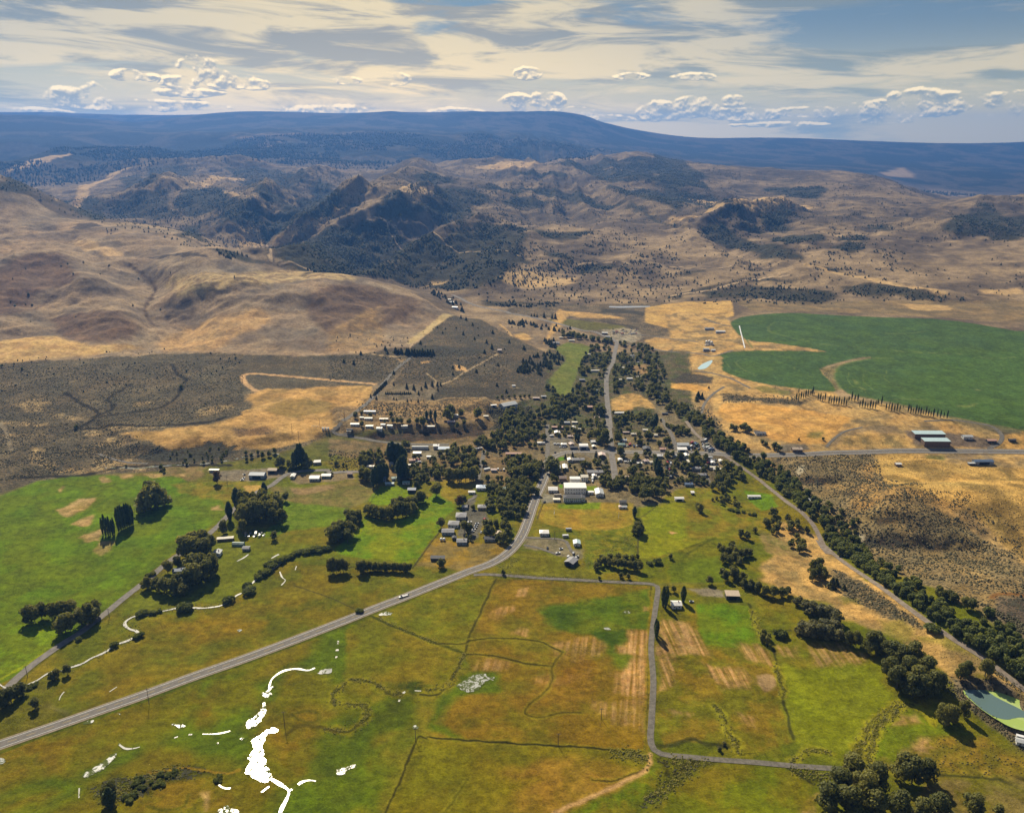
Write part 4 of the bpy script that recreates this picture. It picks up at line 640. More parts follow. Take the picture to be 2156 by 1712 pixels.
# school ground and the fields right of the town
region(px('I', 300, 950, 500, 960, 960, 940, 1230, 960, 1240, 1160, 1100, 1200, 860, 1220, 550, 1200, 320, 1120), (152, 132, 74), 2, 2.5, .07, (166, 134, 80), 22, 0)
region(px('I', 500, 958, 920, 942, 900, 1005, 700, 1010, 500, 1000), (98, 146, 44), 1.5, 1, .06, None, 22, 0)
region(px('I', 770, 785, 880, 785, 860, 840, 790, 840), (96, 146, 44), 1.2, .5, .05, None, 22, 0)
region(px('I', 500, 510, 560, 500, 580, 530, 500, 545), (92, 142, 48), 1.2, .5, .05, None, 22, 0)
region(px('I', 510, 772, 550, 772, 545, 810, 515, 800), (92, 142, 48), 1, .5, .05, None, 22, 0)
region(px('I', 560, 1210, 860, 1230, 1100, 1210, 1240, 1160, 1280, 1280, 1270, 1420, 1300, 1500, 1200, 1620, 800, 1640, 760, 1500, 760, 1300, 640, 1270), (110, 114, 48), 3, 4, .16, (138, 128, 54), 12, .08)
for q in [(1000, 1280, 1250, 1360, 1200, 1370, 960, 1310), (900, 1230, 1060, 1250, 1000, 1270)]: region(px('I', *q), (72, 86, 36), 3, 4, .1, None, 10, .1, .8)
region(px('I', 1290, 990, 1450, 990, 1600, 940, 1957, 960, 2100, 1000, 2100, 1300, 1957, 1300, 1700, 1400, 1500, 1460, 1340, 1480, 1270, 1470, 1275, 1300, 1310, 1150), (138, 136, 40), 2, 2, .08, (120, 136, 42), 40, 0)
region(px('I', 1560, 860, 1700, 800, 2000, 800, 2000, 960, 1600, 940, 1480, 980), (126, 124, 54), 3, 3, .1, (142, 126, 66), 18, .03)
region(px('I', 1570, 1225, 1660, 1235, 1600, 1250), (200, 156, 116), 1, 1, .05, None, 18, 0)
region(px('I', 1300, 1500, 1500, 1470, 1700, 1410, 1957, 1290, 2200, 1280, 2300, 1640, 1957, 1720, 1300, 1700), (96, 110, 40), 3, 3, .1, (112, 118, 44), 30, 0)
region(px('I', -100, 1640, 0, 1480, 130, 1400, 560, 1480, 700, 1560, 900, 1650, 500, 1660, 0, 1640), (102, 108, 46), 3, 3, .12, (122, 116, 52), 18, .02)
region(px('J', -60, 1300, 140, 1290, 400, 1380, 540, 1500, 400, 1560, 140, 1530, -60, 1560), (118, 116, 46), 4, 4, .12, (138, 118, 58), 22, .05)
region(px('J', 320, 1220, 500, 1250, 540, 1330, 440, 1360, 360, 1300), (98, 136, 44), 2, 2, .06, None, 20, 0)
region(px('J', 420, 1480, 560, 1540, 640, 1600, 760, 1660, 500, 1640, 430, 1560), (160, 136, 92), 4, 6, .12, (120, 114, 62), 18, .05, .9)
for q in [(-60, 1650, 0, 1610, 80, 1560, 140, 1540), (-60, 1600, 0, 1580, 140, 1530)]: stroke(px('J', *q), 3, (70, 84, 38), 2, .7)
# lower right fields
region(px('M', 0, 200, 300, 150, 340, 250, 320, 310, 0, 310), (92, 112, 38), 3, 3, .1, None, 30, 0)
region(px('M', -60, 440, 170, 440, 170, 600, 210, 690, 480, 700, 560, 690, 620, 680, 700, 1010, 760, 1260, 560, 1340, 400, 1300, 330, 1250, -60, 1300), (116, 110, 44), 3, 4, .12, (136, 112, 54), 34, 0)
region(px('M', 170, 442, 300, 436, 480, 455, 500, 540, 530, 680, 400, 705, 215, 690, 170, 600), (86, 128, 34), 2, 2, .06, (96, 134, 38), 26, 0)
for q, kk in [((-60, 540, 80, 560, 210, 660, 210, 740, -60, 760), .9), ((200, 800, 420, 830, 500, 900, 480, 970, 330, 950, 240, 860), .85), ((380, 700, 540, 700, 620, 740, 640, 830, 560, 800, 460, 760), .75), ((-60, 780, 40, 760, 40, 940, -60, 980), .8), ((640, 700, 780, 690, 800, 760, 700, 760), .6), ((700, 940, 780, 980, 790, 1040, 740, 1020), .6), ((420, 1110, 480, 1130, 500, 1180, 440, 1160), .6), ((860, 690, 1050, 680, 1200, 760, 1180, 880, 1060, 880, 1020, 790, 880, 830), .6), ((20, 1090, 140, 1080, 120, 1110, 20, 1120), .6)]:
    region(px('M', *q), (186, 146, 104), 4, 6, .2, (132, 108, 60), 3.2, 0, kk, streak=(DR+.25, 30), cut=(-.3, .3))
region(px('M', 525, 875, 600, 865, 650, 900, 645, 960, 580, 970, 530, 920), (162, 136, 104), 2, 2, .1, None, 12, 0)
region(px('M', 700, 800, 830, 830, 1000, 820, 1290, 800, 1300, 920, 1400, 1030, 1200, 1160, 1110, 1370, 980, 1410, 760, 1260, 690, 1010), (112, 126, 38), 4, 5, .10, (128, 130, 46), 34, 0)
region(px('M', 760, 950, 900, 900, 1000, 1000, 980, 1160, 840, 1150), (128, 144, 46), 10, 12, .1, None, 24, 0, .7)
region(px('M', 1210, 1400, 1240, 1260, 1290, 1180, 1400, 1100, 1470, 1090, 1560, 1150, 1700, 1220, 1730, 1360, 1600, 1420, 1300, 1400), (88, 130, 34), 3, 4, .08, (104, 122, 42), 26, 0)
for q in [(1370, 1200, 1410, 1110, 1500, 1110, 1550, 1160, 1450, 1190), (1390, 1320, 1480, 1290, 1600, 1270, 1690, 1340, 1730, 1400, 1500, 1500, 1420, 1400), (640, 1540, 690, 1530, 740, 1570, 690, 1600, 640, 1580), (630, 1630, 650, 1640, 650, 1712, 635, 1712), (820, 1620, 900, 1600, 900, 1712, 810, 1700), (550, 1470, 620, 1455, 600, 1490, 560, 1500), (1230, 1400, 1330, 1380, 1300, 1460, 1240, 1440)]:
    region(px('M', *q), (178, 142, 98), 4, 6, .12, (142, 122, 70), 14, 0, .85)
region(px('M', 0, 1560, 100, 1480, 260, 1410, 500, 1410, 720, 1430, 880, 1540, 860, 1640, 740, 1760, 0, 1760, -40, 1700), (104, 118, 34), 3, 3, .1, (122, 112, 42), 32, 0)
region(px('M', 130, 1450, 300, 1440, 440, 1460, 300, 1540, 160, 1540), (128, 108, 48), 8, 10, .1, None, 20, 0, .7)
region(px('M', 0, 1370, 300, 1385, 240, 1420, 100, 1500, 0, 1580, -80, 1600, -60, 1380), (92, 100, 40), 3, 3, .18, (58, 62, 30), 6, .3)
region(px('M', 720, 1435, 900, 1455, 1010, 1470, 1000, 1560, 900, 1560), (98, 110, 42), 3, 3, .15, (66, 72, 32), 7, .3)
region(px('M', 1600, 1250, 1760, 1230, 1900, 1240, 2300, 1420, 2300, 1520, 1640, 1480, 1560, 1440), (122, 108, 56), 4, 5, .14, (150, 122, 70), 14, .2)
region(px('M', 1620, 1490, 2300, 1530, 2300, 1800, 1200, 1800, 1500, 1600), (134, 118, 70), 3, 4, .12, (112, 104, 54), 24, .03)
for q, w_ in [((1640, 1482, 1900, 1498, 2200, 1520), 2.4), ((630, 700, 660, 860, 690, 1020, 750, 1260), 2.6), ((870, 1530, 720, 1440), 2), ((590, 610, 740, 600), 2), ((480, 440, 540, 560, 560, 620), 2.6), ((-60, 1310, 40, 1290, 140, 1262, 220, 1290, 380, 1305), 4.5)]:
    stroke(px('M', *q), w_, (60, 62, 30), w_*.6, .85, 1)
for q, w_ in [((1420, 1040, 1300, 1110, 1220, 1180, 1170, 1280, 1130, 1380), 9), ((1400, 1070, 1330, 1130, 1260, 1200, 1230, 1290, 1200, 1390), 8), ((270, 1060, 330, 1140, 345, 1200, 400, 1280, 420, 1350), 7), ((740, 1400, 780, 1360, 880, 1330, 980, 1345), 7), ((640, 800, 665, 880, 690, 1010), 6), ((500, 480, 520, 560, 560, 640, 600, 700), 8), ((440, 1360, 520, 1342), 4), ((1430, 1050, 1530, 1080, 1600, 1150), 7)]:
    stroke(px('M', *q), w_, (158, 148, 58), w_*.6, .9, 2.5); stroke(px('M', *q), w_*.42, (60, 64, 30), w_*.4, .9, 3, broken=.15)
# ditch and verge lines by the highway and lanes
for pan, q, c, w_, k_ in [('K', (-100, 1365, 0, 1340, 420, 1185, 900, 1020, 1400, 830, 2153, 555), (70, 92, 32), 4, .8), ('K', (-100, 1310, 0, 1285, 420, 1130, 900, 955, 1400, 775, 2153, 505), (132, 120, 58), 3, .8), ('K', (30, 1010, 60, 960, 300, 760, 480, 645, 640, 530, 900, 320, 1110, 170), (96, 96, 46), 3, .7), ('K', (0, 900, 140, 820, 280, 730), (150, 156, 44), 3, .8),
                          ('L', (0, 600, 250, 515, 700, 325, 900, 290), (82, 92, 36), 3.5, .8), ('L', (1935, 1340, 1950, 1000, 1945, 700, 1960, 400), (140, 120, 50), 2.5, .8), ('L', (0, 30, 560, 200, 500, 220), (0, 0, 0), 0.1, 0)]:
    if k_: stroke(px(pan, *q), w_, c, w_*.5, k_, .8)
for pan, q in [('H', (805, 1580, 900, 1450, 1000, 1310, 1060, 1240)), ('I', (0, 1630, 500, 1665, 900, 1700, 1300, 1712)), ('I', (300, 1100, 340, 990, 360, 950)), ('H', (0, 1560, 270, 1570)), ('K', (1790, 330, 2000, 400, 2153, 470)), ('I', (1275, 1470, 1275, 1300, 1320, 1130, 1240, 1080, 1300, 1090, 1440, 990))]:
    stroke(px(pan, *q), 1.6, (84, 78, 50), 1.2, .8, .3)
stroke(px('M', -100, 330, 0, 318, 200, 315), 3, (120, 120, 60), 2, .7)
vall = (1-sstep(R2, 1600, 2600))
fine = (fbm(X, Y, 26, 5, .80, 41.)*.42 + fbm(X*.35+Y*.2, Y, 9, 3, .7, 43.)*.24)*vall + (fbm(X, Y, 90, 5, .75, 45.)*.34)*(1-vall)*(1-.5*far2)
COL *= np.clip(1+fine, .45, 1.7)[..., None]
COL *= 1+np.array([.10, .0, -.12])*(fbm(X, Y, 48, 4, .6, 47.)*vall)[..., None]
COL = np.clip(COL, 0.004, 0.9)
# ---------------------------------------------------------------- land mesh + material
def new_mesh(name, verts, faces, smooth_=False):
    me = bpy.data.meshes.new(name); me.from_pydata(verts, [], faces); me.update()
    if smooth_: me.polygons.foreach_set('use_smooth', [True]*len(me.polygons))
    return me
def grid_mesh(name, X, Y, Z, wrap):
    na, nr = X.shape; me = bpy.data.meshes.new(name)
    co = np.stack([X, Y, Z], -1).reshape(-1, 3).astype(np.float32)
    i = np.arange(na if wrap else na-1)[:, None]; j = np.arange(nr-1)[None]
    a = i*nr + j; b = ((i+1) % na)*nr + j
    q = np.stack([a, b, b+1, a+1], -1).reshape(-1, 4)[:, ::-1].astype(np.int32)
    me.vertices.add(len(co)); me.vertices.foreach_set('co', co.ravel())
    me.loops.add(q.size); me.loops.foreach_set('vertex_index', q.ravel())
    me.polygons.add(len(q)); me.polygons.foreach_set('loop_start', np.arange(0, q.size, 4, dtype=np.int32))
    me.polygons.foreach_set('use_smooth', np.ones(len(q), bool))
    me.update(calc_edges=True); return me
land_me = grid_mesh('land', X, Y, Z, True)
ca_ = land_me.color_attributes.new('Col', 'FLOAT_COLOR', 'POINT')
ca_.data.foreach_set('color', np.concatenate([COL, np.ones(X.shape+(1,))], -1).astype(np.float32).ravel())
at_ = land_me.attributes.new('Spk', 'FLOAT', 'POINT'); at_.data.foreach_set('value', SPK.astype(np.float32).ravel())
land = bpy.data.objects.new('land', land_me); C.objects.link(land); land['kind'] = 'structure'
def mat(name):
    m = bpy.data.materials.new(name); m.use_nodes = True; n = NT(m.node_tree)
    b = m.node_tree.nodes['Principled BSDF']; return m, n, b
lm, n_, b_ = mat('land')
geo = n_.new('ShaderNodeNewGeometry'); P_ = geo.outputs['Position']
cat = n_.new('ShaderNodeAttribute', attribute_name='Col'); sat = n_.new('ShaderNodeAttribute', attribute_name='Spk')
g1 = n_.noise(P_, 0.16, 6, .65); g2 = n_.noise(P_, 0.62, 5, .7); g3 = n_.noise(P_, 0.025, 5, .6)
val = n_.m('ADD', n_.m('ADD', n_.m('MULTIPLY', g1, 1.7), n_.m('MULTIPLY', g2, 1.5)), n_.m('MULTIPLY', g3, .9))   # mean about .82
base = n_.mix(1.0, cat.outputs['Color'], n_.comb(n_.m('ADD', val, -1.05), n_.m('ADD', val, -1.04), n_.m('ADD', val, -1.02)), 'MULTIPLY')
vo = n_.new('ShaderNodeTexVoronoi'); n_.put(vo.inputs['Vector'], n_.v('MULTIPLY', P_, (1, 1, .5))); vo.inputs['Scale'].default_value = 0.42
bush = n_.m('SUBTRACT', n_.m('MULTIPLY', sat.outputs['Fac'], n_.ss(g1, .3, .62)), n_.m('MULTIPLY', vo.outputs['Distance'], .62))
base = n_.mix(n_.ss(bush, -.06, .08, 0, .85), base, n_.mix(g2, (.030, .033, .022), (.075, .072, .05)))
n_.put(b_.inputs['Base Color'], base); b_.inputs['Roughness'].default_value = .95; b_.inputs['Specular IOR Level'].default_value = .04
bp = n_.new('ShaderNodeBump'); bp.inputs['Strength'].default_value = .9; bp.inputs['Distance'].default_value = 1.6
n_.put(bp.inputs['Height'], n_.m('ADD', n_.m('ADD', g1, n_.m('MULTIPLY', g2, .3)), n_.m('MULTIPLY', n_.ss(bush, -.06, .08), .8))); n_.l.new(bp.outputs[0], b_.inputs['Normal'])
land_me.materials.append(lm)
# ---------------------------------------------------------------- air
def box_mesh(name, x0, x1, y0, y1, z0, z1):
    v = [(x, y, z) for z in (z0, z1) for y in (y0, y1) for x in (x0, x1)]
    return new_mesh(name, v, [(0, 2, 3, 1), (4, 5, 7, 6), (0, 1, 5, 4), (2, 6, 7, 3), (0, 4, 6, 2), (1, 3, 7, 5)])
hz = bpy.data.objects.new('haze', box_mesh('haze', -20700, 20700, -20700, 20700, float(Z.min())-2, float(Z.max())+150)); C.objects.link(hz)
hz['kind'] = 'stuff'; hz.display_type = 'WIRE'
hm = bpy.data.materials.new('haze'); hm.use_nodes = True; hn = hm.node_tree; hn.nodes.clear()
pv = hn.nodes.new('ShaderNodeVolumePrincipled'); pv.inputs['Color'].default_value = (.11, .31, .86, 1); pv.inputs['Density'].default_value = 5.7e-5; pv.inputs['Anisotropy'].default_value = 0.35
ho = hn.nodes.new('ShaderNodeOutputMaterial'); hn.links.new(pv.outputs[0], ho.inputs['Volume']); hz.data.materials.append(hm)
# ================================================================ roads and water
def link(name, me, mats=(), parent=None, kind=None):
    o = bpy.data.objects.new(name, me); C.objects.link(o)
    for m in ([mats] if isinstance(mats, bpy.types.Material) else mats):
        if m.name not in [q.name for q in me.materials if q]: me.materials.append(m)
    if parent: o.parent = parent
    if kind: o['kind'] = kind
    return o
def resample(P, step):
    P = np.array(P); d = np.concatenate([[0], np.cumsum(np.hypot(*np.diff(P, axis=0).T))]); n = max(int(d[-1]/step), 2)
    t = np.linspace(0, d[-1], n+1); return np.stack([np.interp(t, d, P[:, 0]), np.interp(t, d, P[:, 1])], 1)
def normals(P):
    T = np.gradient(P, axis=0); T /= np.hypot(T[:, 0], T[:, 1])[:, None]+1e-9; return np.stack([-T[:, 1], T[:, 0]], 1)
def ribbon(name, P, w0, lift, m, off=0.0, kind='structure', dash=None, cols=3, wid=None):
    N = normals(P); V = []; F = []; n = len(P)
    for k in range(cols):
        o_ = off + w0*(k/(cols-1)-.5)
        ww = o_ if wid is None else o_*wid[:, None]
        Q = P + N*ww; z = height(Q[:, 0], Q[:, 1]) + lift
        V.append(np.stack([Q[:, 0], Q[:, 1], z], 1))
    V = np.concatenate(V)
    for k in range(cols-1):
        for i in range(n-1):
            if dash and (i % dash[0]) >= dash[1]: continue
            F.append((k*n+i, k*n+i+1, (k+1)*n+i+1, (k+1)*n+i))
    return [V, F]
def add_ribbons(name, parts, m, kind='structure'):
    V = []; F = []
    for v, f in parts:
        o_ = sum(len(q) for q in V); V.append(v); F += [tuple(i+o_ for i in q) for q in f]
    V = np.concatenate(V); me = new_mesh(name, [tuple(q) for q in V], F, True); 
    me.materials.append(m); return link(name, me, kind=kind)
def noisy_mat(name, c1, c2, scale=.4, rough=.9, bump=.0, spec=.2, streak=(1, 1, 1)):
    m, n, b = mat(name); P = n.new('ShaderNodeNewGeometry').outputs['Position']
    g = n.noise(n.v('MULTIPLY', P, streak), scale, 6, .65)
    n.put(b.inputs['Base Color'], n.mix(n.ss(g, .35, .65), c1, c2)); b.inputs['Roughness'].default_value = rough; b.inputs['Specular IOR Level'].default_value = spec
    if bump:
        q = n.new('ShaderNodeBump'); q.inputs['Strength'].default_value = bump; q.inputs['Distance'].default_value = .3; n.put(q.inputs['Height'], g); n.l.new(q.outputs[0], b.inputs['Normal'])
    return m
M_ASPH = noisy_mat('asphalt', (.13, .12, .108), (.165, .15, .135), .25)
M_STREET = noisy_mat('street_asphalt', (.13, .12, .105), (.20, .18, .16), .2)
M_GRAV = noisy_mat('gravel_road', (.10, .09, .075), (.16, .145, .12), .3)
M_DIRT = noisy_mat('dirt_track', (.15, .12, .095), (.23, .19, .15), .3)
M_SHO = noisy_mat('road_shoulder', (.20, .165, .115), (.28, .23, .165), .3)
M_WHITE = noisy_mat('white_road_paint', (.6, .6, .57), (.72, .72, .7), .8)
M_YEL = noisy_mat('yellow_road_paint', (.5, .38, .1), (.6, .46, .12), .8)
def path(step, *segs):
    pts = []
    for s_ in segs: pts += px(*s_) if isinstance(s_, tuple) and isinstance(s_[0], str) else s_
    return resample(smooth(ats(pts), 8), step)
HWY = path(6, [(-150, 1617), (-60, 1590), (0, 1568), (100, 1534), (200, 1499), (300, 1464), (400, 1427), (480, 1399), (560, 1370), (640, 1340), (720, 1309), (790, 1281), (860, 1254), (930, 1226), (985, 1204), (1030, 1188), (1062, 1170), (1085, 1148), (1100, 1125), (1112, 1095), (1122, 1065), (1132, 1040), (1142, 1018), (1148, 1002)],
           ('I', 383, 640, 388, 585, 410, 545, 450, 510, 520, 478, 600, 458, 720, 450, 860, 450, 1000, 455, 1300, 460, 1600, 465, 1957, 470), ('J', 230, 990, 400, 996, 640, 992, 900, 978, 1200, 970, 1440, 965, 1800, 968, 2156, 972, 2500, 985))
road = [ribbon('', HWY, 9.6, .30, None)]
add_ribbons('highway_shoulder', [ribbon('', HWY, 12.6, .22, None)], M_SHO)
add_ribbons('highway', road, M_ASPH)
add_ribbons('road_markings', [ribbon('', HWY, .32, .34, None, 3.7, cols=2), ribbon('', HWY, .32, .34, None, -3.7, cols=2)], M_WHITE)
add_ribbons('centre_line_marking', [ribbon('', HWY, .22, .34, None, 0, cols=2, dash=(2, 1))], M_YEL)
MAINST = path(8, [(1290, 1010)], ('I', 1050, 695, 1040, 600, 1020, 480, 1014, 380, 1000, 280, 988, 180, 975, 60), ('G', 1108, 1340, 1095, 1200, 1082, 1080, 1072, 980, 1068, 860, 1072, 780, 1095, 700, 1135, 640, 1150, 560, 1168, 480, 1180, 420, 1160, 395, 1110, 370, 1040, 345, 990, 320, 930, 300, 800, 285, 640, 240, 450, 190, 220, 135, 0, 98),
              ('TM', 1100, 1442, 960, 1415, 860, 1385, 800, 1355, 750, 1335))
add_ribbons('main_street', [ribbon('', MAINST, 8.5, .3, None)], M_STREET)
LANE = path(7, [(-80, 1510), (0, 1462)], ('K', 90, 905, 190, 818, 300, 738, 400, 670, 480, 622, 560, 560, 640, 500, 760, 400, 900, 292, 1000, 205, 1110, 125, 1200, 70), ('ML', 1310, 1370, 1360, 1320, 1440, 1240, 1560, 1150, 1650, 1108, 1700, 1070, 1760, 1035, 1850, 1020, 2000, 1015), ('H', 0, 660, 120, 650, 260, 648, 420, 650))
add_ribbons('lane', [ribbon('', LANE, 7.4, .3, None)], M_STREET)
GRAVEL = path(6, ('L', 880, 265, 960, 262, 1100, 270, 1300, 285, 1500, 295, 1700, 306, 1850, 314, 1940, 318, 1985, 328, 2000, 350, 1992, 420, 1980, 500, 1964, 620, 1958, 720, 1966, 820, 1972, 920, 1966, 1050, 1960, 1160, 1954, 1250, 1962, 1300, 1990, 1340, 2050, 1358, 2153, 1370), ('M', 0, 1360, 300, 1388, 500, 1402, 700, 1420, 860, 1432, 1010, 1442, 1100, 1446, 1250, 1470))
add_ribbons('gravel_road', [ribbon('', GRAVEL, 5.0, .25, None)], M_GRAV)
BANKT = path(8, ('J', -60, 770, 0, 850, 110, 940, 230, 1022, 400, 1140, 500, 1220, 600, 1300, 700, 1370, 780, 1460, 830, 1560, 880, 1650), ('M', 900, 50, 1050, 182, 1180, 270, 1300, 352, 1430, 450, 1560, 545, 1730, 660, 1900, 765, 2030, 865, 2153, 960, 2300, 1080))
add_ribbons('riverside_track', [ribbon('', BANKT, 5.2, .28, None)], M_DIRT)
small = []
for w_, segs in [(6.5, [('H', 1160, 385, 960, 385, 760, 378, 640, 372, 480, 355, 300, 325, 180, 300, 80, 285, 35, 262, 45, 235, 110, 185, 200, 115, 300, 40, 370, -10), ('E', 320, 1120, 430, 1040, 500, 980, 560, 870, 600, 830, 660, 755, 760, 660, 860, 585, 872, 560)]),
                 (6.5, [('I', 395, 540, 400, 480, 402, 400, 400, 330, 400, 250, 398, 190)]), (6, [('I', 400, 330, 470, 326, 560, 326, 620, 335, 650, 380)]), (6, [('H', 1440, 720, 1460, 620, 1490, 500, 1500, 440)]), (6, [('I', 1640, 440, 1630, 380, 1600, 290, 1540, 200, 1500, 130), ]),
                 (5, [('I', 1957, 620, 1850, 480, 1830, 470)]), (5, [('H', 1340, 930, 1400, 900, 1420, 870)]), (4, [('I', 170, 1280, 260, 1285, 400, 1290, 520, 1300, 580, 1320, 620, 1400, 660, 1440)]), (3.5, [('I', 170, 1355, 300, 1380, 400, 1415, 500, 1450)]),
                 (6, [('J', 1925, 965, 1935, 945, 1990, 915, 2012, 880, 2000, 850, 1970, 820, 1930, 800, 1880, 790)]), (4, [('J', 860, 940, 890, 905, 930, 870, 990, 835, 1100, 810)]), (4, [('J', 1880, 790, 1700, 765, 1500, 770)]), (4, [('ML', 600, 915, 700, 950, 800, 970, 900, 975)]),
                 (4, [('J', 0, 440, 100, 455, 230, 490, 360, 555)]), (5, [('J', 40, 720, 60, 660, 110, 600, 190, 545)]), (5, [('J', -60, 320, 40, 330, 120, 345, 250, 306)]), (4, [('J', 60, 100, 160, 135, 230, 148)]), (5, [('G', 1300, 440, 1450, 450, 1640, 500, 1850, 525)]), (5, [('G', 1180, 340, 1400, 330, 1640, 360, 2050, 410)]),
                 (4, [('J', 100, 1180, 60, 1100, 20, 1040, -20, 985)])]:
    small.append(ribbon('', path(7, *segs), w_, .28, None))
add_ribbons('side_streets', small, M_GRAV)
# ---------------------------------------------------------------- water
def water_mat(name, c, rough, spec=.5, patch=None, tuft=None):
    m, n, b = mat(name); P = n.new('ShaderNodeNewGeometry').outputs['Position']
    g = n.noise(P, .55, 5, .6)
    n.put(b.inputs['Base Color'], c if patch is None else n.mix(n.ss(n.noise(P, patch[1], 5, .6, .5), *patch[2]), c, patch[0]))
    b.inputs['Roughness'].default_value = rough; b.inputs['IOR'].default_value = 1.33; b.inputs['Specular IOR Level'].default_value = spec
    q = n.new('ShaderNodeBump'); q.inputs['Strength'].default_value = .25; q.inputs['Distance'].default_value = .10; n.put(q.inputs['Height'], g); n.l.new(q.outputs[0], b.inputs['Normal'])
    if tuft is not None:                                            # grass standing in the shallow water
        gb = n.new('ShaderNodeBsdfDiffuse'); n.put(gb.inputs[0], n.mix(g, (.05, .075, .02), (.12, .13, .04))); mx = n.new('ShaderNodeMixShader')
        n.put(mx.inputs[0], n.ss(n.noise(P, .21, 7, .78, .8), tuft, tuft+.02)); n.l.new(b.outputs[0], mx.inputs[1]); n.l.new(gb.outputs[0], mx.inputs[2]); n.l.new(mx.outputs[0], m.node_tree.nodes['Material Output'].inputs[0])
    return m
M_WAT = water_mat('creek_water', (.22, .23, .22), .135, .4, None, .50)
M_CRK = water_mat('stream_water', (.50, .49, .44), .16, .4, None, .58)  # pale base colour stands in for sun and sky glare on the creek
M_SCUM = water_mat('shallow_water', (.34, .35, .33), .28, .6, None, .47)
M_RIV = water_mat('river_water', (.30, .31, .32), .3, .8)
def blob_water(name, poly, m, lift=.25, wob=2.0, sub=3, flatz=None):
    P = resample(smooth(ats(poly + [poly[0]]), 5), 1.8)[:-1]; N = normals(P)
    P = P + N*(wob*fbm(P[:, 0], P[:, 1], 11, 4, .7, 3.))[:, None]
    c = P.mean(0); z0 = height(P[:, 0], P[:, 1])
    z = float(np.median(z0)) + lift
    import bmesh
    bm = bmesh.new(); vs = [bm.verts.new((p[0], p[1], flatz+lift if flatz is not None else float(height(p[0], p[1]))+lift)) for p in P]
    f = bm.faces.new(vs); bmesh.ops.triangulate(bm, faces=[f]); bm.normal_update()
    if sum(q.normal.z for q in bm.faces) < 0: bmesh.ops.reverse_faces(bm, faces=bm.faces)
    me = bpy.data.meshes.new(name); bm.to_mesh(me); bm.free(); me.materials.append(m)
    return link(name, me, kind='structure')
def stream(name, pan, pts, w_, m=None, gap=0.0, lift=.22):
    P = resample(smooth(ats(px(pan, *pts)), 8), 2.5); s_ = np.arange(len(P))*2.5
    wid = np.clip(.8 + .8*fbm(s_, s_*0+3.3, 14, 3, .6, 2.), .3, 1.7)
    if gap: wid = wid*(fbm(s_, s_*0+9.3, 10, 3, .7, 5.) > -.35+gap)
    V, F = ribbon('', P, w_, lift, None, cols=3, wid=wid)
    F = [f for f in F if min(wid[i % len(P)] for i in f) > .02]
    return [V, F]
CREEK = (-60, 890, 60, 960, 200, 920, 300, 860, 380, 848, 440, 825, 500, 805, 560, 770, 620, 745, 670, 715, 705, 690, 770, 668, 828, 640, 842, 622, 825, 605, 795, 598, 765, 578, 760, 555, 790, 530, 830, 515, 900, 508, 960, 492, 1010, 482, 1090, 466, 1160, 465, 1230, 468, 1290, 462, 1350, 450, 1400, 420, 1440, 390, 1500, 360, 1540, 310, 1600, 262, 1680, 215, 1740, 170, 1800, 130)
add_ribbons('creek', [stream('', 'K', CREEK, 2.6, gap=0, lift=.4), stream('', 'K', (1700, 245, 1715, 280, 1735, 298, 1710, 328), 2, gap=.1), stream('', 'K', (1440, 182, 1480, 162, 1510, 140), 2.6, gap=.1), stream('', 'K', (1650, 165, 1675, 150, 1695, 140), 3, gap=.1), stream('', 'K', (1795, 235, 1802, 212), 1.6),
  stream('', 'K', (1640, 1500, 1700, 1535, 1755, 1575, 1745, 1620, 1710, 1690, 1690, 1760), 3.4), stream('', 'K', (1755, 1578, 1800, 1552, 1830, 1525, 1880, 1512, 1920, 1518), 2.6, gap=.15), stream('', 'K', (360, 1025, 370, 1000, 390, 975), 1.2), stream('', 'K', (1590, 1585, 1635, 1550), 2),
  stream('', 'K', (720, 1290, 740, 1308, 770, 1322, 820, 1318, 850, 1310), 2.2, gap=.1), stream('', 'K', (1060, 1255, 1110, 1240, 1200, 1232, 1320, 1230, 1420, 1208), 1.8, gap=.3), stream('', 'K', (480, 1620, 482, 1560), 1.2),
  stream('', 'K', (1600, 990, 1640, 960, 1640, 930, 1660, 890, 1720, 850, 1800, 835, 1870, 845, 1915, 830), 2.8, gap=.1), stream('', 'K', (2045, 770, 2050, 720, 2056, 665), 3.2, gap=.25), stream('', 'K', (1330, 1540, 1360, 1560, 1400, 1562), 2), stream('', 'K', (1330, 640, 1430, 632, 1455, 600), 1.6, gap=.35),
  stream('', 'L', (425, 1035, 445, 990, 480, 968, 560, 970), 2.5, gap=.3), stream('', 'L', (1000, 905, 960, 890), 1), stream('', 'K', (665, 975, 710, 945), 1.5)], M_CRK)
irrig = [stream('', 'ML', (640, 1000, 740, 1001, 850, 1003, 930, 994, 1050, 985, 1250, 975, 1420, 950, 1520, 925, 1640, 912, 1700, 918), 3, gap=.2), stream('', 'G', (1610, 860, 1615, 920, 1630, 1000), 8, gap=.05)]
add_ribbons('irrigation_canal', irrig, M_WAT)
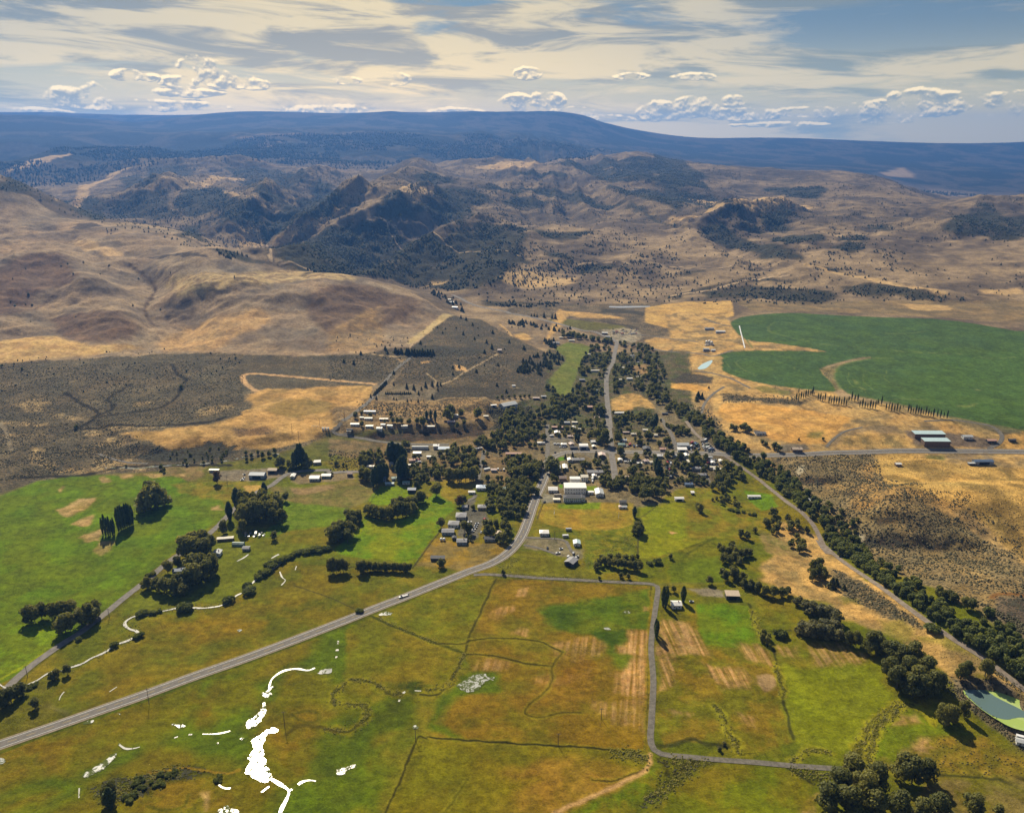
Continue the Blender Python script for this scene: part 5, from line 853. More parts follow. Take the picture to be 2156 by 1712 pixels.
pond_specs = [('K', (1490, 1170, 1540, 1130, 1585, 1085, 1600, 1045, 1620, 1045, 1625, 1100, 1580, 1150, 1545, 1195, 1505, 1200), M_WAT), ('K', (1560, 1250, 1600, 1222, 1650, 1198, 1692, 1212, 1640, 1228, 1605, 1250, 1595, 1290, 1612, 1340, 1606, 1390, 1640, 1440, 1650, 1490, 1620, 1525, 1560, 1510, 1500, 1478, 1496, 1440, 1530, 1400, 1510, 1370, 1535, 1310, 1530, 1270), M_WAT),
 ('K', (1930, 862, 1960, 838, 2012, 834, 2010, 855, 1950, 865), M_WAT), ('K', (1040, 1168, 1085, 1172, 1130, 1175, 1128, 1192, 1080, 1186), M_SCUM), ('K', (490, 1166, 540, 1148, 578, 1140, 560, 1165, 510, 1172), M_SCUM), ('K', (500, 1480, 560, 1450, 620, 1400, 680, 1360, 715, 1342, 690, 1390, 630, 1440, 570, 1478, 520, 1498), M_SCUM),
 ('K', (1455, 1262, 1475, 1253, 1490, 1262, 1465, 1272), M_WAT), ('K', (1312, 1290, 1330, 1278, 1332, 1294), M_SCUM), ('K', (708, 1106, 725, 1104, 742, 1114, 725, 1118), M_SCUM), ('K', (1448, 602, 1462, 594, 1468, 604, 1452, 610), M_WAT), ('K', (1320, 1700, 1370, 1665, 1400, 1690, 1450, 1700, 1440, 1740, 1330, 1740), M_SCUM), ('K', (0, 1370, 20, 1378, 10, 1410, -30, 1400), M_SCUM),
 ('K', (1590, 1000, 1610, 975, 1650, 990, 1625, 1010), M_WAT), ('K', (1640, 940, 1655, 930, 1662, 945, 1645, 955), M_WAT), ('L', (770, 935, 820, 905, 880, 875, 940, 868, 970, 885, 1005, 885, 1000, 900, 950, 908, 930, 935, 870, 975, 820, 962), M_SCUM), ('L', (50, 1450, 90, 1440, 150, 1418, 172, 1432, 120, 1445, 80, 1470, 52, 1468), M_SCUM),
 ('L', (505, 1188, 530, 1172, 540, 1190, 515, 1200), M_SCUM), ('L', (300, 505, 350, 488, 385, 496, 370, 512, 320, 515), M_SCUM), ('L', (1780, 492, 1810, 480, 1832, 494, 1806, 502), M_SCUM), ('L', (1672, 592, 1700, 588, 1708, 598, 1684, 602), M_SCUM), ('L', (-12, 836, 12, 832, 12, 852, -8, 858), M_WAT),
 ('J', (655, 1215, 690, 1235, 740, 1270, 790, 1310, 770, 1325, 720, 1295, 670, 1250), M_RIV), ('J', (820, 1360, 840, 1380, 850, 1420, 835, 1440, 822, 1400), M_RIV), ('G', (1100, 30, 1500, 28, 1500, 40, 1300, 46, 1110, 44), M_RIV)]
for pan, q, m_ in pond_specs: blob_water('river' if m_ is M_RIV else 'pond', px(pan, *q), m_, wob=.6 if m_ is M_RIV else 4.0)
M_POOL = water_mat('reservoir_water', (.42, .56, .58), .2, .5); blob_water('reservoir', px('J', 15, 425, 50, 395, 110, 372, 105, 395, 70, 425, 30, 433), M_POOL, wob=.2)
M_ALG = water_mat('algae_water', (.30, .40, .10), .5, .3, ((.36, .44, .16), .05, (.45, .6)))
M_DEEP = water_mat('pond_water', (.10, .155, .15), .15, .5)
PZ = at(*px('M', 2000, 1060)[0])[2]; blob_water('algae_pond', ALGAE, M_ALG, wob=1, flatz=PZ)
blob_water('pond', px('M', 1792, 962, 1850, 952, 1905, 962, 1990, 1010, 2156, 1092, 2300, 1160, 2250, 1175, 2140, 1130, 2060, 1145, 1970, 1125, 1880, 1070, 1810, 1000), M_DEEP, lift=.32, wob=1.2, flatz=PZ)
# ================================================================ trees and scrub
def leaf_mat(name, dark, light, scale=.5, objvar=True):
    m, n, b = mat(name); geo_ = n.new('ShaderNodeNewGeometry'); P = geo_.outputs['Position']
    g = n.noise(P, scale, 4, .6); f = n.ss(g, .33, .67)
    if objvar:
        oi = n.new('ShaderNodeObjectInfo'); f = n.m('ADD', n.m('MULTIPLY', f, .5), n.m('MULTIPLY', n.m('POWER', oi.outputs['Random'], 1.6), .6))
    c_ = n.mix(f, tuple(q*1.6*k for q, k in zip(dark, (1.1, 1.05, .8))), tuple(q*1.8*k for q, k in zip(light, (1.12, 1.05, .75)))); n.put(b.inputs['Base Color'], c_); b.inputs['Roughness'].default_value = .7; b.inputs['Specular IOR Level'].default_value = .25
    tr = n.new('ShaderNodeBsdfTranslucent'); n.put(tr.inputs[0], n.mix(1.0, c_, (1.25, 1.15, .6), 'MULTIPLY')); mx = n.new('ShaderNodeMixShader'); mx.inputs[0].default_value = .45
    n.l.new(b.outputs[0], mx.inputs[1]); n.l.new(tr.outputs[0], mx.inputs[2]); n.l.new(mx.outputs[0], m.node_tree.nodes['Material Output'].inputs[0])
    return m
M_LEAF = leaf_mat('cottonwood_leaves', (.052, .066, .030), (.135, .138, .050))
M_WILLOW = leaf_mat('willow_leaves', (.042, .060, .026), (.110, .130, .045))
M_SILVER = leaf_mat('olive_leaves', (.060, .068, .045), (.14, .14, .09))
M_POP = leaf_mat('poplar_leaves', (.026, .046, .020), (.066, .086, .030))
M_NEED = leaf_mat('juniper_needles', (.030, .040, .028), (.062, .070, .046))
M_RUST = leaf_mat('browning_leaves', (.070, .052, .034), (.12, .085, .05))
M_SHRUB = leaf_mat('sagebrush_leaves', (.045, .047, .030), (.10, .095, .065), .2, False)
M_REED = leaf_mat('reeds', (.10, .11, .03), (.19, .18, .06), .25, False)
M_BARK = noisy_mat('bark', (.09, .07, .05), (.16, .13, .10), 2.)
def quads(cen, nrm, size, r):
    """leaf sprays: one bent quad at each centre"""
    n = len(cen); t = r.normal(size=(n, 3)); t -= (t*nrm).sum(1)[:, None]*nrm; t /= np.linalg.norm(t, axis=1)[:, None]+1e-9
    bt = np.cross(nrm, t); s1 = size*(.7+.6*r.rand(n))[:, None]; s2 = size*(.7+.6*r.rand(n))[:, None]
    V = np.stack([cen-t*s1-bt*s2*.6, cen+t*s1*.8-bt*s2, cen+t*s1+bt*s2*.7, cen-t*s1*.7+bt*s2], 1)
    return V.reshape(-1, 3), np.arange(4*n).reshape(n, 4)
def crown_pts(kind, h, wd, n, r):
    """points and outward directions of a crown that starts above the trunk"""
    if kind == 'round':
        k = 11 + r.randint(8); base = h*.14; lob = []
        for i in range(k):
            a = r.rand()*6.283; zz = base + (h-base)*(.12+.76*r.rand()); f = (zz-base)/(h-base)
            rr = wd*.5*math.sin(math.pi*min(max(f, .0), 1)**.75)*.62*(.5+.7*r.rand())
            lob.append((rr*math.cos(a), rr*math.sin(a), zz, wd*(.10+.14*r.rand())))
        lob.append((0, 0, h*.80, wd*.22)); lob.append((0, 0, h*.5, wd*.26))
        lob = np.array(lob); w_ = lob[:, 3]**2; q = r.choice(len(lob), n, p=w_/w_.sum())
        d = r.normal(size=(n, 3)); d /= np.linalg.norm(d, axis=1)[:, None]
        c = lob[q, :3] + d*(lob[q, 3]*(.80+.30*r.rand(n)))[:, None]*np.array([1, 1, .85])
    elif kind == 'column':
        f = r.rand(n)**.9; rad = wd*.5*np.minimum(1.5*f+.25, 1)*np.minimum(1, (1.04-f)*2.6)**.8*(.55+.55*r.rand(n)); a = r.rand(n)*6.283
        c = np.stack([rad*np.cos(a), rad*np.sin(a), h*(.05+.95*f)], 1); d = np.stack([np.cos(a), np.sin(a), .8+0*a], 1)
    elif kind == 'cone':
        f = r.rand(n)**1.3; rad = wd*.5*(1-f)**.85*(.5+.6*r.rand(n))*(1+.25*np.sin(f*26)); a = r.rand(n)*6.283
        c = np.stack([rad*np.cos(a), rad*np.sin(a), h*(.08+.92*f)], 1); d = np.stack([np.cos(a), np.sin(a), .5+0*a], 1)
    else:                                                          # low bush
        k = 7; a = r.rand(k)*6.283; rr = wd*.28*r.rand(k)**.5; lob = np.stack([rr*np.cos(a), rr*np.sin(a), h*(.3+.3*r.rand(k)), wd*(.16+.1*r.rand(k))], 1)
        q = r.randint(0, k, n); d = r.normal(size=(n, 3)); d[:, 2] = np.abs(d[:, 2]); d /= np.linalg.norm(d, axis=1)[:, None]
        c = lob[q, :3] + d*(lob[q, 3])[:, None]*np.array([1, 1, h/wd*1.5]); 
    nn = d + r.normal(size=d.shape)*.45; nn /= np.linalg.norm(nn, axis=1)[:, None]
    return c, nn
def trunk_arrays(h, wd, r, kind):
    V, F = [], []
    def tube(p0, p1, r0, r1):
        b = len(V); d = Vector(p1)-Vector(p0); u = d.orthogonal().normalized(); v = d.normalized().cross(u)
        for p, rad in ((Vector(p0), r0), (Vector(p1), r1)):
            for k in range(5):
                a = k*6.283/5; V.append(tuple(p + u*math.cos(a)*rad + v*math.sin(a)*rad))
        for k in range(5): F.append((b+k, b+(k+1) % 5, b+5+(k+1) % 5, b+5+k))
    t = .028*h; tube((0, 0, -.6), (0, 0, h*.35), t, t*.7); tube((0, 0, h*.35), (r.normal()*.3, r.normal()*.3, h*.82), t*.7, t*.15)
    if kind in ('round', 'bush'):
        for k in range(5):
            a = k*1.257+r.rand(); tube((0, 0, h*(.2+.06*k)), (wd*.3*math.cos(a), wd*.3*math.sin(a), h*(.45+.07*k)), t*.45, t*.12)
    return V, F
def tree_proto(kind, h, wd, n, size, seed, m):
    r = np.random.RandomState(seed); c, nn = crown_pts(kind, h, wd, n, r)
    V, F = quads(c, nn, size, r)
    me = new_mesh('crown', V.tolist(), F.tolist()); me.materials.append(m)
    tv, tf = trunk_arrays(h, wd, r, kind); tm = new_mesh('trunk', tv, tf, True); tm.materials.append(M_BARK)
    # one mesh of both, for trees too far to show a trunk
    a = len(V); jm = new_mesh('far_tree', V.tolist() + tv, F.tolist() + [tuple(i+a for i in f) for f in tf])
    jm.materials.append(m); jm.materials.append(M_BARK)
    jm.polygons.foreach_set('material_index', [0]*len(F) + [1]*len(tf))
    return me, tm, jm
PROTO = {
 'near': [tree_proto('round', 15, 14, 2300, .46, 10+i, M_LEAF) for i in range(6)],
 'round': [tree_proto('round', 12, 11.5, 1000, .58, 20+i, M_LEAF) for i in range(6)],
 'far': [tree_proto('round', 12, 12, 420, .88, 30+i, M_LEAF) for i in range(5)],
 'willow': [tree_proto('round', 10, 10, 520, .72, 40+i, M_WILLOW) for i in range(5)],
 'silver': [tree_proto('round', 9, 10, 900, .52, 50+i, M_SILVER) for i in range(3)],
 'poplar': [tree_proto('column', 20, 4.4, 520, .62, 60+i, M_POP) for i in range(4)],
 'spruce': [tree_proto('cone', 14, 7, 520, .6, 70+i, M_NEED) for i in range(3)],
 'juniper': [tree_proto('cone', 6.5, 5.5, 110, .85, 80+i, M_NEED) for i in range(4)],
 'rust': [tree_proto('round', 14, 11, 900, .6, 90, M_RUST)],
 'bush': [tree_proto('bush', 3, 6, 320, .5, 95+i, M_WILLOW) for i in range(3)],
 'sbush': [tree_proto('bush', 2.6, 5, 260, .45, 98+i, M_SILVER) for i in range(2)]}
KN = {'near': 'cottonwood_tree', 'round': 'cottonwood_tree', 'far': 'cottonwood_tree', 'willow': 'willow_tree', 'silver': 'olive_tree', 'poplar': 'poplar_tree', 'spruce': 'conifer_tree', 'juniper': 'juniper_tree', 'rust': 'ash_tree', 'bush': 'shrub', 'sbush': 'shrub'}
KC = {'poplar': 'poplar', 'spruce': 'conifer', 'juniper': 'juniper', 'bush': 'shrub', 'sbush': 'shrub'}
rt = random.Random(5); COUNT = {}
SPEC = []
def plant(kind, x, y, s, label, group=None, sz=None):
    SPEC.append([kind, x, y, s, label, group, sz or 1])
HT = {'near': 15, 'round': 12, 'far': 12, 'willow': 10, 'silver': 9, 'poplar': 20, 'spruce': 14, 'juniper': 6.5, 'rust': 14, 'bush': 3, 'sbush': 2.6}
MASS_LIMIT = 290
def grow_all():
    """the 290 largest-looking of a kind stand as things; the rest join one mass"""
    by = {}
    for sp_ in SPEC: by.setdefault(KN[sp_[0]], []).append(sp_)
    rest = []
    for k_, L_ in by.items():
        L_.sort(key=lambda q: -HT[q[0]]*q[3]/math.hypot(q[1], q[2])); rest += [(k_, q) for q in L_[MASS_LIMIT:]]; by[k_] = L_[:MASS_LIMIT]
    groups = {}
    for k_, L_ in by.items():
        for q in L_: groups.setdefault((q[5] or q[4], q[4]), []).append(q)
    ORD = 'first second third fourth fifth sixth seventh eighth ninth tenth eleventh twelfth thirteenth fourteenth fifteenth sixteenth seventeenth eighteenth nineteenth twentieth'.split()
    for key, L_ in groups.items():
        if 1 < len(L_) <= 20:
            L_.sort(key=lambda q: -q[1]/q[2])
            for i, q in enumerate(L_):
                w_ = len(key[1].split())
                q[4] = key[1] + (', ' + ORD[i] + (' from the river side' if w_ < 12 else ' riverward'))
    for k_, L_ in by.items():
        for kind, x, y, s, label, group, sz in L_:
            v = PROTO[kind][rt.randrange(len(PROTO[kind]))]; z = float(height(x, y)); sxy = s*sz*rt.uniform(.93, 1.07)
            if HT[kind]*s/math.hypot(x, y)*FPX > 17 and kind != 'juniper':
                o = bpy.data.objects.new(k_, None); C.objects.link(o); o.empty_display_size = .5
                for nm, me in (('crown', v[0]), ('trunk', v[1])):
                    c = bpy.data.objects.new(nm, me); C.objects.link(c); c.parent = o
            else:
                o = bpy.data.objects.new(k_, v[2]); C.objects.link(o)
            o.location = (x, y, z-.15); o.rotation_euler = (0, 0, rt.uniform(0, 6.28)); o.scale = (sxy, sxy, s*rt.uniform(.93, 1.07))
            o['label'] = label; o['category'] = KC.get(kind, 'tree')
            if group: o['group'] = group
        COUNT[k_] = len(L_)
    # the rest: one mesh
    r = np.random.RandomState(77); Vs = []; Fs = []; n0 = 0
    tmpl = []
    for i in range(5):
        c, nn = crown_pts('round', 12, 12, 210, r); V, F = quads(c, nn, 1.15, r); tmpl.append((V, F))
    for k_, (kind, x, y, s, label, group, sz) in rest:
        V, F = tmpl[r.randint(5)]; a_ = r.rand()*6.283; k2 = s*HT[kind]/12
        W_ = V*np.array([k2*sz, k2*sz, k2]); c, d = math.cos(a_), math.sin(a_)
        Vs.append(np.stack([W_[:, 0]*c-W_[:, 1]*d+x, W_[:, 0]*d+W_[:, 1]*c+y, W_[:, 2]+float(height(x, y))-.15], 1)); Fs.append(F+n0); n0 += len(V)
    if Vs:
        V = np.concatenate(Vs).astype(np.float32); F = np.concatenate(Fs).astype(np.int32)
        me = bpy.data.meshes.new('town_woodland'); me.vertices.add(len(V)); me.vertices.foreach_set('co', V.ravel()); me.loops.add(F.size); me.loops.foreach_set('vertex_index', F.ravel())
        me.polygons.add(len(F)); me.polygons.foreach_set('loop_start', np.arange(0, F.size, 4, dtype=np.int32)); me.update(calc_edges=True); me.materials.append(M_LEAF)
        o = link('town_woodland', me, kind='stuff'); o['label'] = 'many small dark trees filling the gardens and groves of the town'; o['category'] = 'trees'; COUNT['rest'] = len(rest)
def scale_at(dx, dy):
    x, y, z = at(dx, dy); return FPX/math.sqrt(x*x+y*y+(CAM_H-z)**2)
def trees(kind, pan, pts, hpx, label, group=None, asp=1.0):
    """individual trees: base points in photo pixels; hpx = height in photo px (2156 wide)"""
    H0 = {'near': 15, 'round': 12, 'far': 12, 'willow': 10, 'silver': 9, 'poplar': 20, 'spruce': 14, 'juniper': 6.5, 'rust': 14, 'bush': 3, 'sbush': 2.6}[kind]
    P = px(pan, *pts)
    for i, (dx, dy) in enumerate(P):
        x, y, z = at(dx, dy); hh = hpx[i % len(hpx)] if isinstance(hpx, (list, tuple)) else hpx
        mpp = 1/scale_at(dx, dy); hm = hh*mpp/1.04
        if math.hypot(x, y) > 980 and kind in ('round', 'near'): k_ = 'far'
        else: k_ = 'near' if (kind == 'round' and hm > 13 and math.hypot(x, y) < 700) else kind
        if k_ == 'near': H1 = 15
        else: H1 = {'far': 12}.get(k_, H0)
        plant(k_, x, y, hm/H1, label[i] if isinstance(label, list) else label, group, asp)
def cluster(kind, pan, poly, n, hm, label, group, seed=1, asp=1.0, gap=.75):
    """n trees spread over a patch of land; hm: heights in metres (lo, hi)"""
    P = ats(px(pan, *poly)); xs = [p[0] for p in P]; ys = [p[1] for p in P]; r = np.random.RandomState(seed+len(poly)); got = []; tries = 0
    H1 = {'near': 15, 'round': 12, 'far': 12, 'willow': 10, 'silver': 9, 'poplar': 20, 'spruce': 14, 'juniper': 6.5, 'rust': 14, 'bush': 3, 'sbush': 2.6}[kind]
    while len(got) < n and tries < n*60:
        tries += 1; x = r.uniform(min(xs), max(xs)); y = r.uniform(min(ys), max(ys))
        if not pip(P, np.array([x]), np.array([y]))[0]: continue
        if min(abs(x-a)+abs(y-b) for a, b in got+[(1e9, 1e9)]) < hm[0]*gap: continue
        if any(abs(x-a) < 5.5 and abs(y-b) < 5.5 for a, b in KEEP): continue
        if road_near(x, y): continue
        got.append((x, y))
    for x, y in got: plant(kind, x, y, r.uniform(*hm)/H1, label, group, asp)
ROADPTS = np.concatenate([HWY[:, :2], MAINST, LANE, GRAVEL]); 
def road_near(x, y, d=7.0): return bool((((ROADPTS-np.array([x, y]))**2).sum(1) < d*d).any())
KEEP = []                                                           # places taken by buildings (filled before)
# ================================================================ buildings
PAN.update({'N1': (8.034, 1118.8, 879.1), 'N2': (8.034, 1331.9, 852.4), 'N3': (8.094, 719.2, 852.4), 'N4': (8.927, 932.3, 852.4)})
def metal(name, c, rough=.45):
    m, n, b = mat(name); P = n.new('ShaderNodeTexCoord').outputs['Object']
    st = n.m('SINE', n.m('MULTIPLY', n.new('ShaderNodeSeparateXYZ').outputs[0], 1.0))
    g = n.noise(P, .6, 4, .6)
    n.put(b.inputs['Base Color'], n.mix(n.ss(g, .3, .7), tuple(q*.8 for q in c), c)); b.inputs['Roughness'].default_value = rough; b.inputs['Specular IOR Level'].default_value = .6
    return m
ROOF = {'white': metal('white_metal_roof', (.80, .78, .74)), 'cream': metal('cream_roof', (.76, .70, .56)), 'grey': metal('grey_shingle_roof', (.27, .27, .28), .8), 'silver': metal('galvanised_roof', (.48, .50, .50), .4), 'dark': metal('dark_shingle_roof', (.055, .058, .068), .8),
 'salmon': metal('salmon_roof', (.52, .30, .22), .7), 'brown': metal('brown_roof', (.20, .14, .11), .8), 'tan': metal('tan_roof', (.46, .36, .26), .7), 'blue': metal('blue_metal_roof', (.10, .15, .24), .45), 'pale': metal('pale_blue_metal_roof', (.44, .58, .60), .5), 'green': metal('green_metal_roof', (.22, .34, .30), .5), 'sky': metal('light_blue_roof', (.45, .56, .70), .5), 'blush': metal('pinkish_roof', (.60, .46, .40), .7)}
WALL = {'white': noisy_mat('white_wall', (.58, .57, .54), (.68, .67, .63), 1.), 'grey': noisy_mat('grey_wall', (.26, .26, .27), (.34, .34, .34), 1.), 'brown': noisy_mat('brown_wall', (.13, .09, .065), (.19, .13, .09), 1.), 'tan': noisy_mat('tan_wall', (.38, .31, .23), (.46, .38, .29), 1.), 'blue': noisy_mat('blue_grey_wall', (.20, .25, .31), (.27, .32, .38), 1.), 'dark': noisy_mat('dark_wall', (.05, .05, .055), (.09, .085, .08), 1.), 'green': noisy_mat('pale_green_wall', (.32, .38, .33), (.40, .46, .40), 1.), 'red': noisy_mat('red_brown_wall', (.20, .075, .05), (.27, .11, .075), 1.), 'silver': noisy_mat('metal_wall', (.38, .40, .40), (.46, .48, .47), 1.)}
M_GLASS = noisy_mat('window_glass', (.03, .04, .05), (.05, .06, .07), 1., .12, spec=.8)
M_DOOR = noisy_mat('door_paint', (.16, .14, .12), (.22, .19, .16), 1.)
M_DARKIN = noisy_mat('barn_opening', (.015, .015, .017), (.025, .025, .025), 1.)
M_BRICK = noisy_mat('chimney_brick', (.22, .12, .09), (.30, .17, .13), 3.)
def boxm(name, x0, x1, y0, y1, z0, z1, m, parent):
    me = box_mesh(name, x0, x1, y0, y1, z0, z1); me.materials.append(m)
    o = bpy.data.objects.new(name, me); C.objects.link(o); o.parent = parent; return o
def building(name, label, cat_, pan, x, y, L, W, rot=0, h=3.0, typ='gable', roof='white', wall='white', win=3, door=1, ridge='x', chim=False, big=False, pitch=.34, group=None, over=.5):
    X_0, Y_0, Z_0 = at(*px(pan, x, y)[0])
    rr_ = math.radians(rot); k_ = 1+0
    KEEP.append((X_0, Y_0))
    if L > 14:
        for t in (-.35, .35): KEEP.append((X_0+t*L*math.cos(rr_), Y_0+t*L*math.sin(rr_)))
    r0 = bpy.data.objects.new(name, None); C.objects.link(r0); r0['label'] = label; r0['category'] = cat_
    if group: r0['group'] = group
    cs = [height(X_0+u*math.cos(rr_)-v*math.sin(rr_), Y_0+u*math.sin(rr_)+v*math.cos(rr_)) for u in (-L/2, L/2) for v in (-W/2, W/2)]
    z0 = float(min(cs)); r0.location = (X_0, Y_0, float(np.mean(cs))); r0.rotation_euler = (0, 0, rr_); base = z0-float(np.mean(cs))-.4
    a, b = L/2, W/2; sw = ridge == 'y'
    def T(p): return (-p[1], p[0], p[2]) if sw else p
    if sw: a, b = b, a                                              # a: half length along the ridge
    rh = pitch*b if typ in ('gable', 'hip') else (.22*b if typ == 'arch' else 0)
    V = [(-a, -b, base), (a, -b, base), (a, b, base), (-a, b, base), (-a, -b, h), (a, -b, h), (a, b, h), (-a, b, h)]; F = [(0, 1, 5, 4), (2, 3, 7, 6), (1, 2, 6, 5), (3, 0, 4, 7)]
    if typ in ('gable',): V += [(-a, 0, h+rh), (a, 0, h+rh)]; F = [(0, 1, 5, 4), (2, 3, 7, 6), (1, 2, 6, 9, 5), (3, 0, 4, 8, 7)]
    if typ in ('arch', 'quonset'): F.append((4, 5, 6, 7))
    me = new_mesh('wall', [T(p) for p in V], F); me.materials.append(WALL[wall]); link('wall', me, parent=r0)
    t = .22; e = over
    if typ == 'gable':
        sl = rh/b; V = []
        for xx in (-a-e, a+e): V += [(xx, -b-e, h-sl*e+.05), (xx, 0, h+rh+.06), (xx, b+e, h-sl*e+.05), (xx, b+e, h-sl*e+.05+t), (xx, 0, h+rh+.06+t), (xx, -b-e, h-sl*e+.05+t)]
        F = [(0, 1, 7, 6), (1, 2, 8, 7), (2, 3, 9, 8), (3, 4, 10, 9), (4, 5, 11, 10), (5, 0, 6, 11), (0, 5, 4, 1), (1, 4, 3, 2), (6, 7, 10, 11), (7, 8, 9, 10)]
    elif typ == 'hip':
        q = max(a-b, .3); V = [(-a-e, -b-e, h), (a+e, -b-e, h), (a+e, b+e, h), (-a-e, b+e, h), (-a-e, -b-e, h+t), (a+e, -b-e, h+t), (a+e, b+e, h+t), (-a-e, b+e, h+t), (-q, 0, h+rh+t), (q, 0, h+rh+t)]
        F = [(3, 2, 1, 0), (0, 1, 5, 4), (1, 2, 6, 5), (2, 3, 7, 6), (3, 0, 4, 7), (4, 5, 9, 8), (5, 6, 9), (6, 7, 8, 9), (7, 4, 8)]
    elif typ in ('arch', 'quonset'):
        n = 8; V = []; hh = (h-base if typ == 'quonset' else rh*1.6)
        for xx in (-a-e*.4, a+e*.4):
            for k in range(n+1):
                A_ = math.pi*k/n; V.append((xx, -math.cos(A_)*(b+.25), h+.03+math.sin(A_)*(rh*1.6+.1) if typ == 'arch' else base+.1+math.sin(A_)**.8*(h*1.35-base)))
        F = [(k, k+1, n+1+k+1, n+1+k) for k in range(n)] + [tuple(range(n+1))[::-1], tuple(range(n+1, 2*n+2))]
    else:
        d_ = .0 if typ == 'flat' else rh or .9
        V = [(-a-e, -b-e, h+.02), (a+e, -b-e, h+.02), (a+e, b+e, h+.02+d_), (-a-e, b+e, h+.02+d_), (-a-e, -b-e, h+.3), (a+e, -b-e, h+.3), (a+e, b+e, h+.3+d_), (-a-e, b+e, h+.3+d_)]
        F = [(3, 2, 1, 0), (4, 5, 6, 7), (0, 1, 5, 4), (1, 2, 6, 5), (2, 3, 7, 6), (3, 0, 4, 7)]
    me = new_mesh('roof', [T(p) for p in V], F); me.materials.append(ROOF[roof]); ro = link('roof', me, parent=r0)
    if typ == 'quonset': return r0
    a, b = L/2, W/2                                                  # camera side is -y, openings on it and on +x side
    if door: boxm('door', -a*.1-.55, -a*.1+.55, -b-.06, -b+.05, base+.4, base+2.5, M_DOOR, r0)
    if big: boxm('barn_door', -a*.55, a*.55, -b-.07, -b+.05, base+.4, h*.86, M_DARKIN, r0)
    elif win:
        two = h > 5
        for lv in ((h*.16, h*.62) if two else (h*.36,)):
            for k in range(win):
                xc = -a + (k+.5)*2*a/win
                if abs(xc+a*.1) < .95 and door and lv < 2: continue
                boxm('window', xc-.6, xc+.6, -b-.05, -b+.05, lv, lv+1.25, M_GLASS, r0)
        for s in (-1, 1): boxm('window', s*a-.05, s*a+.05, -.6, .6, h*.36, h*.36+1.2, M_GLASS, r0)
    if chim: c_ = boxm('chimney', a*.35, a*.35+.8, -.4, .4, h+rh*.2, h+rh+1.1, M_BRICK, r0)
    return r0
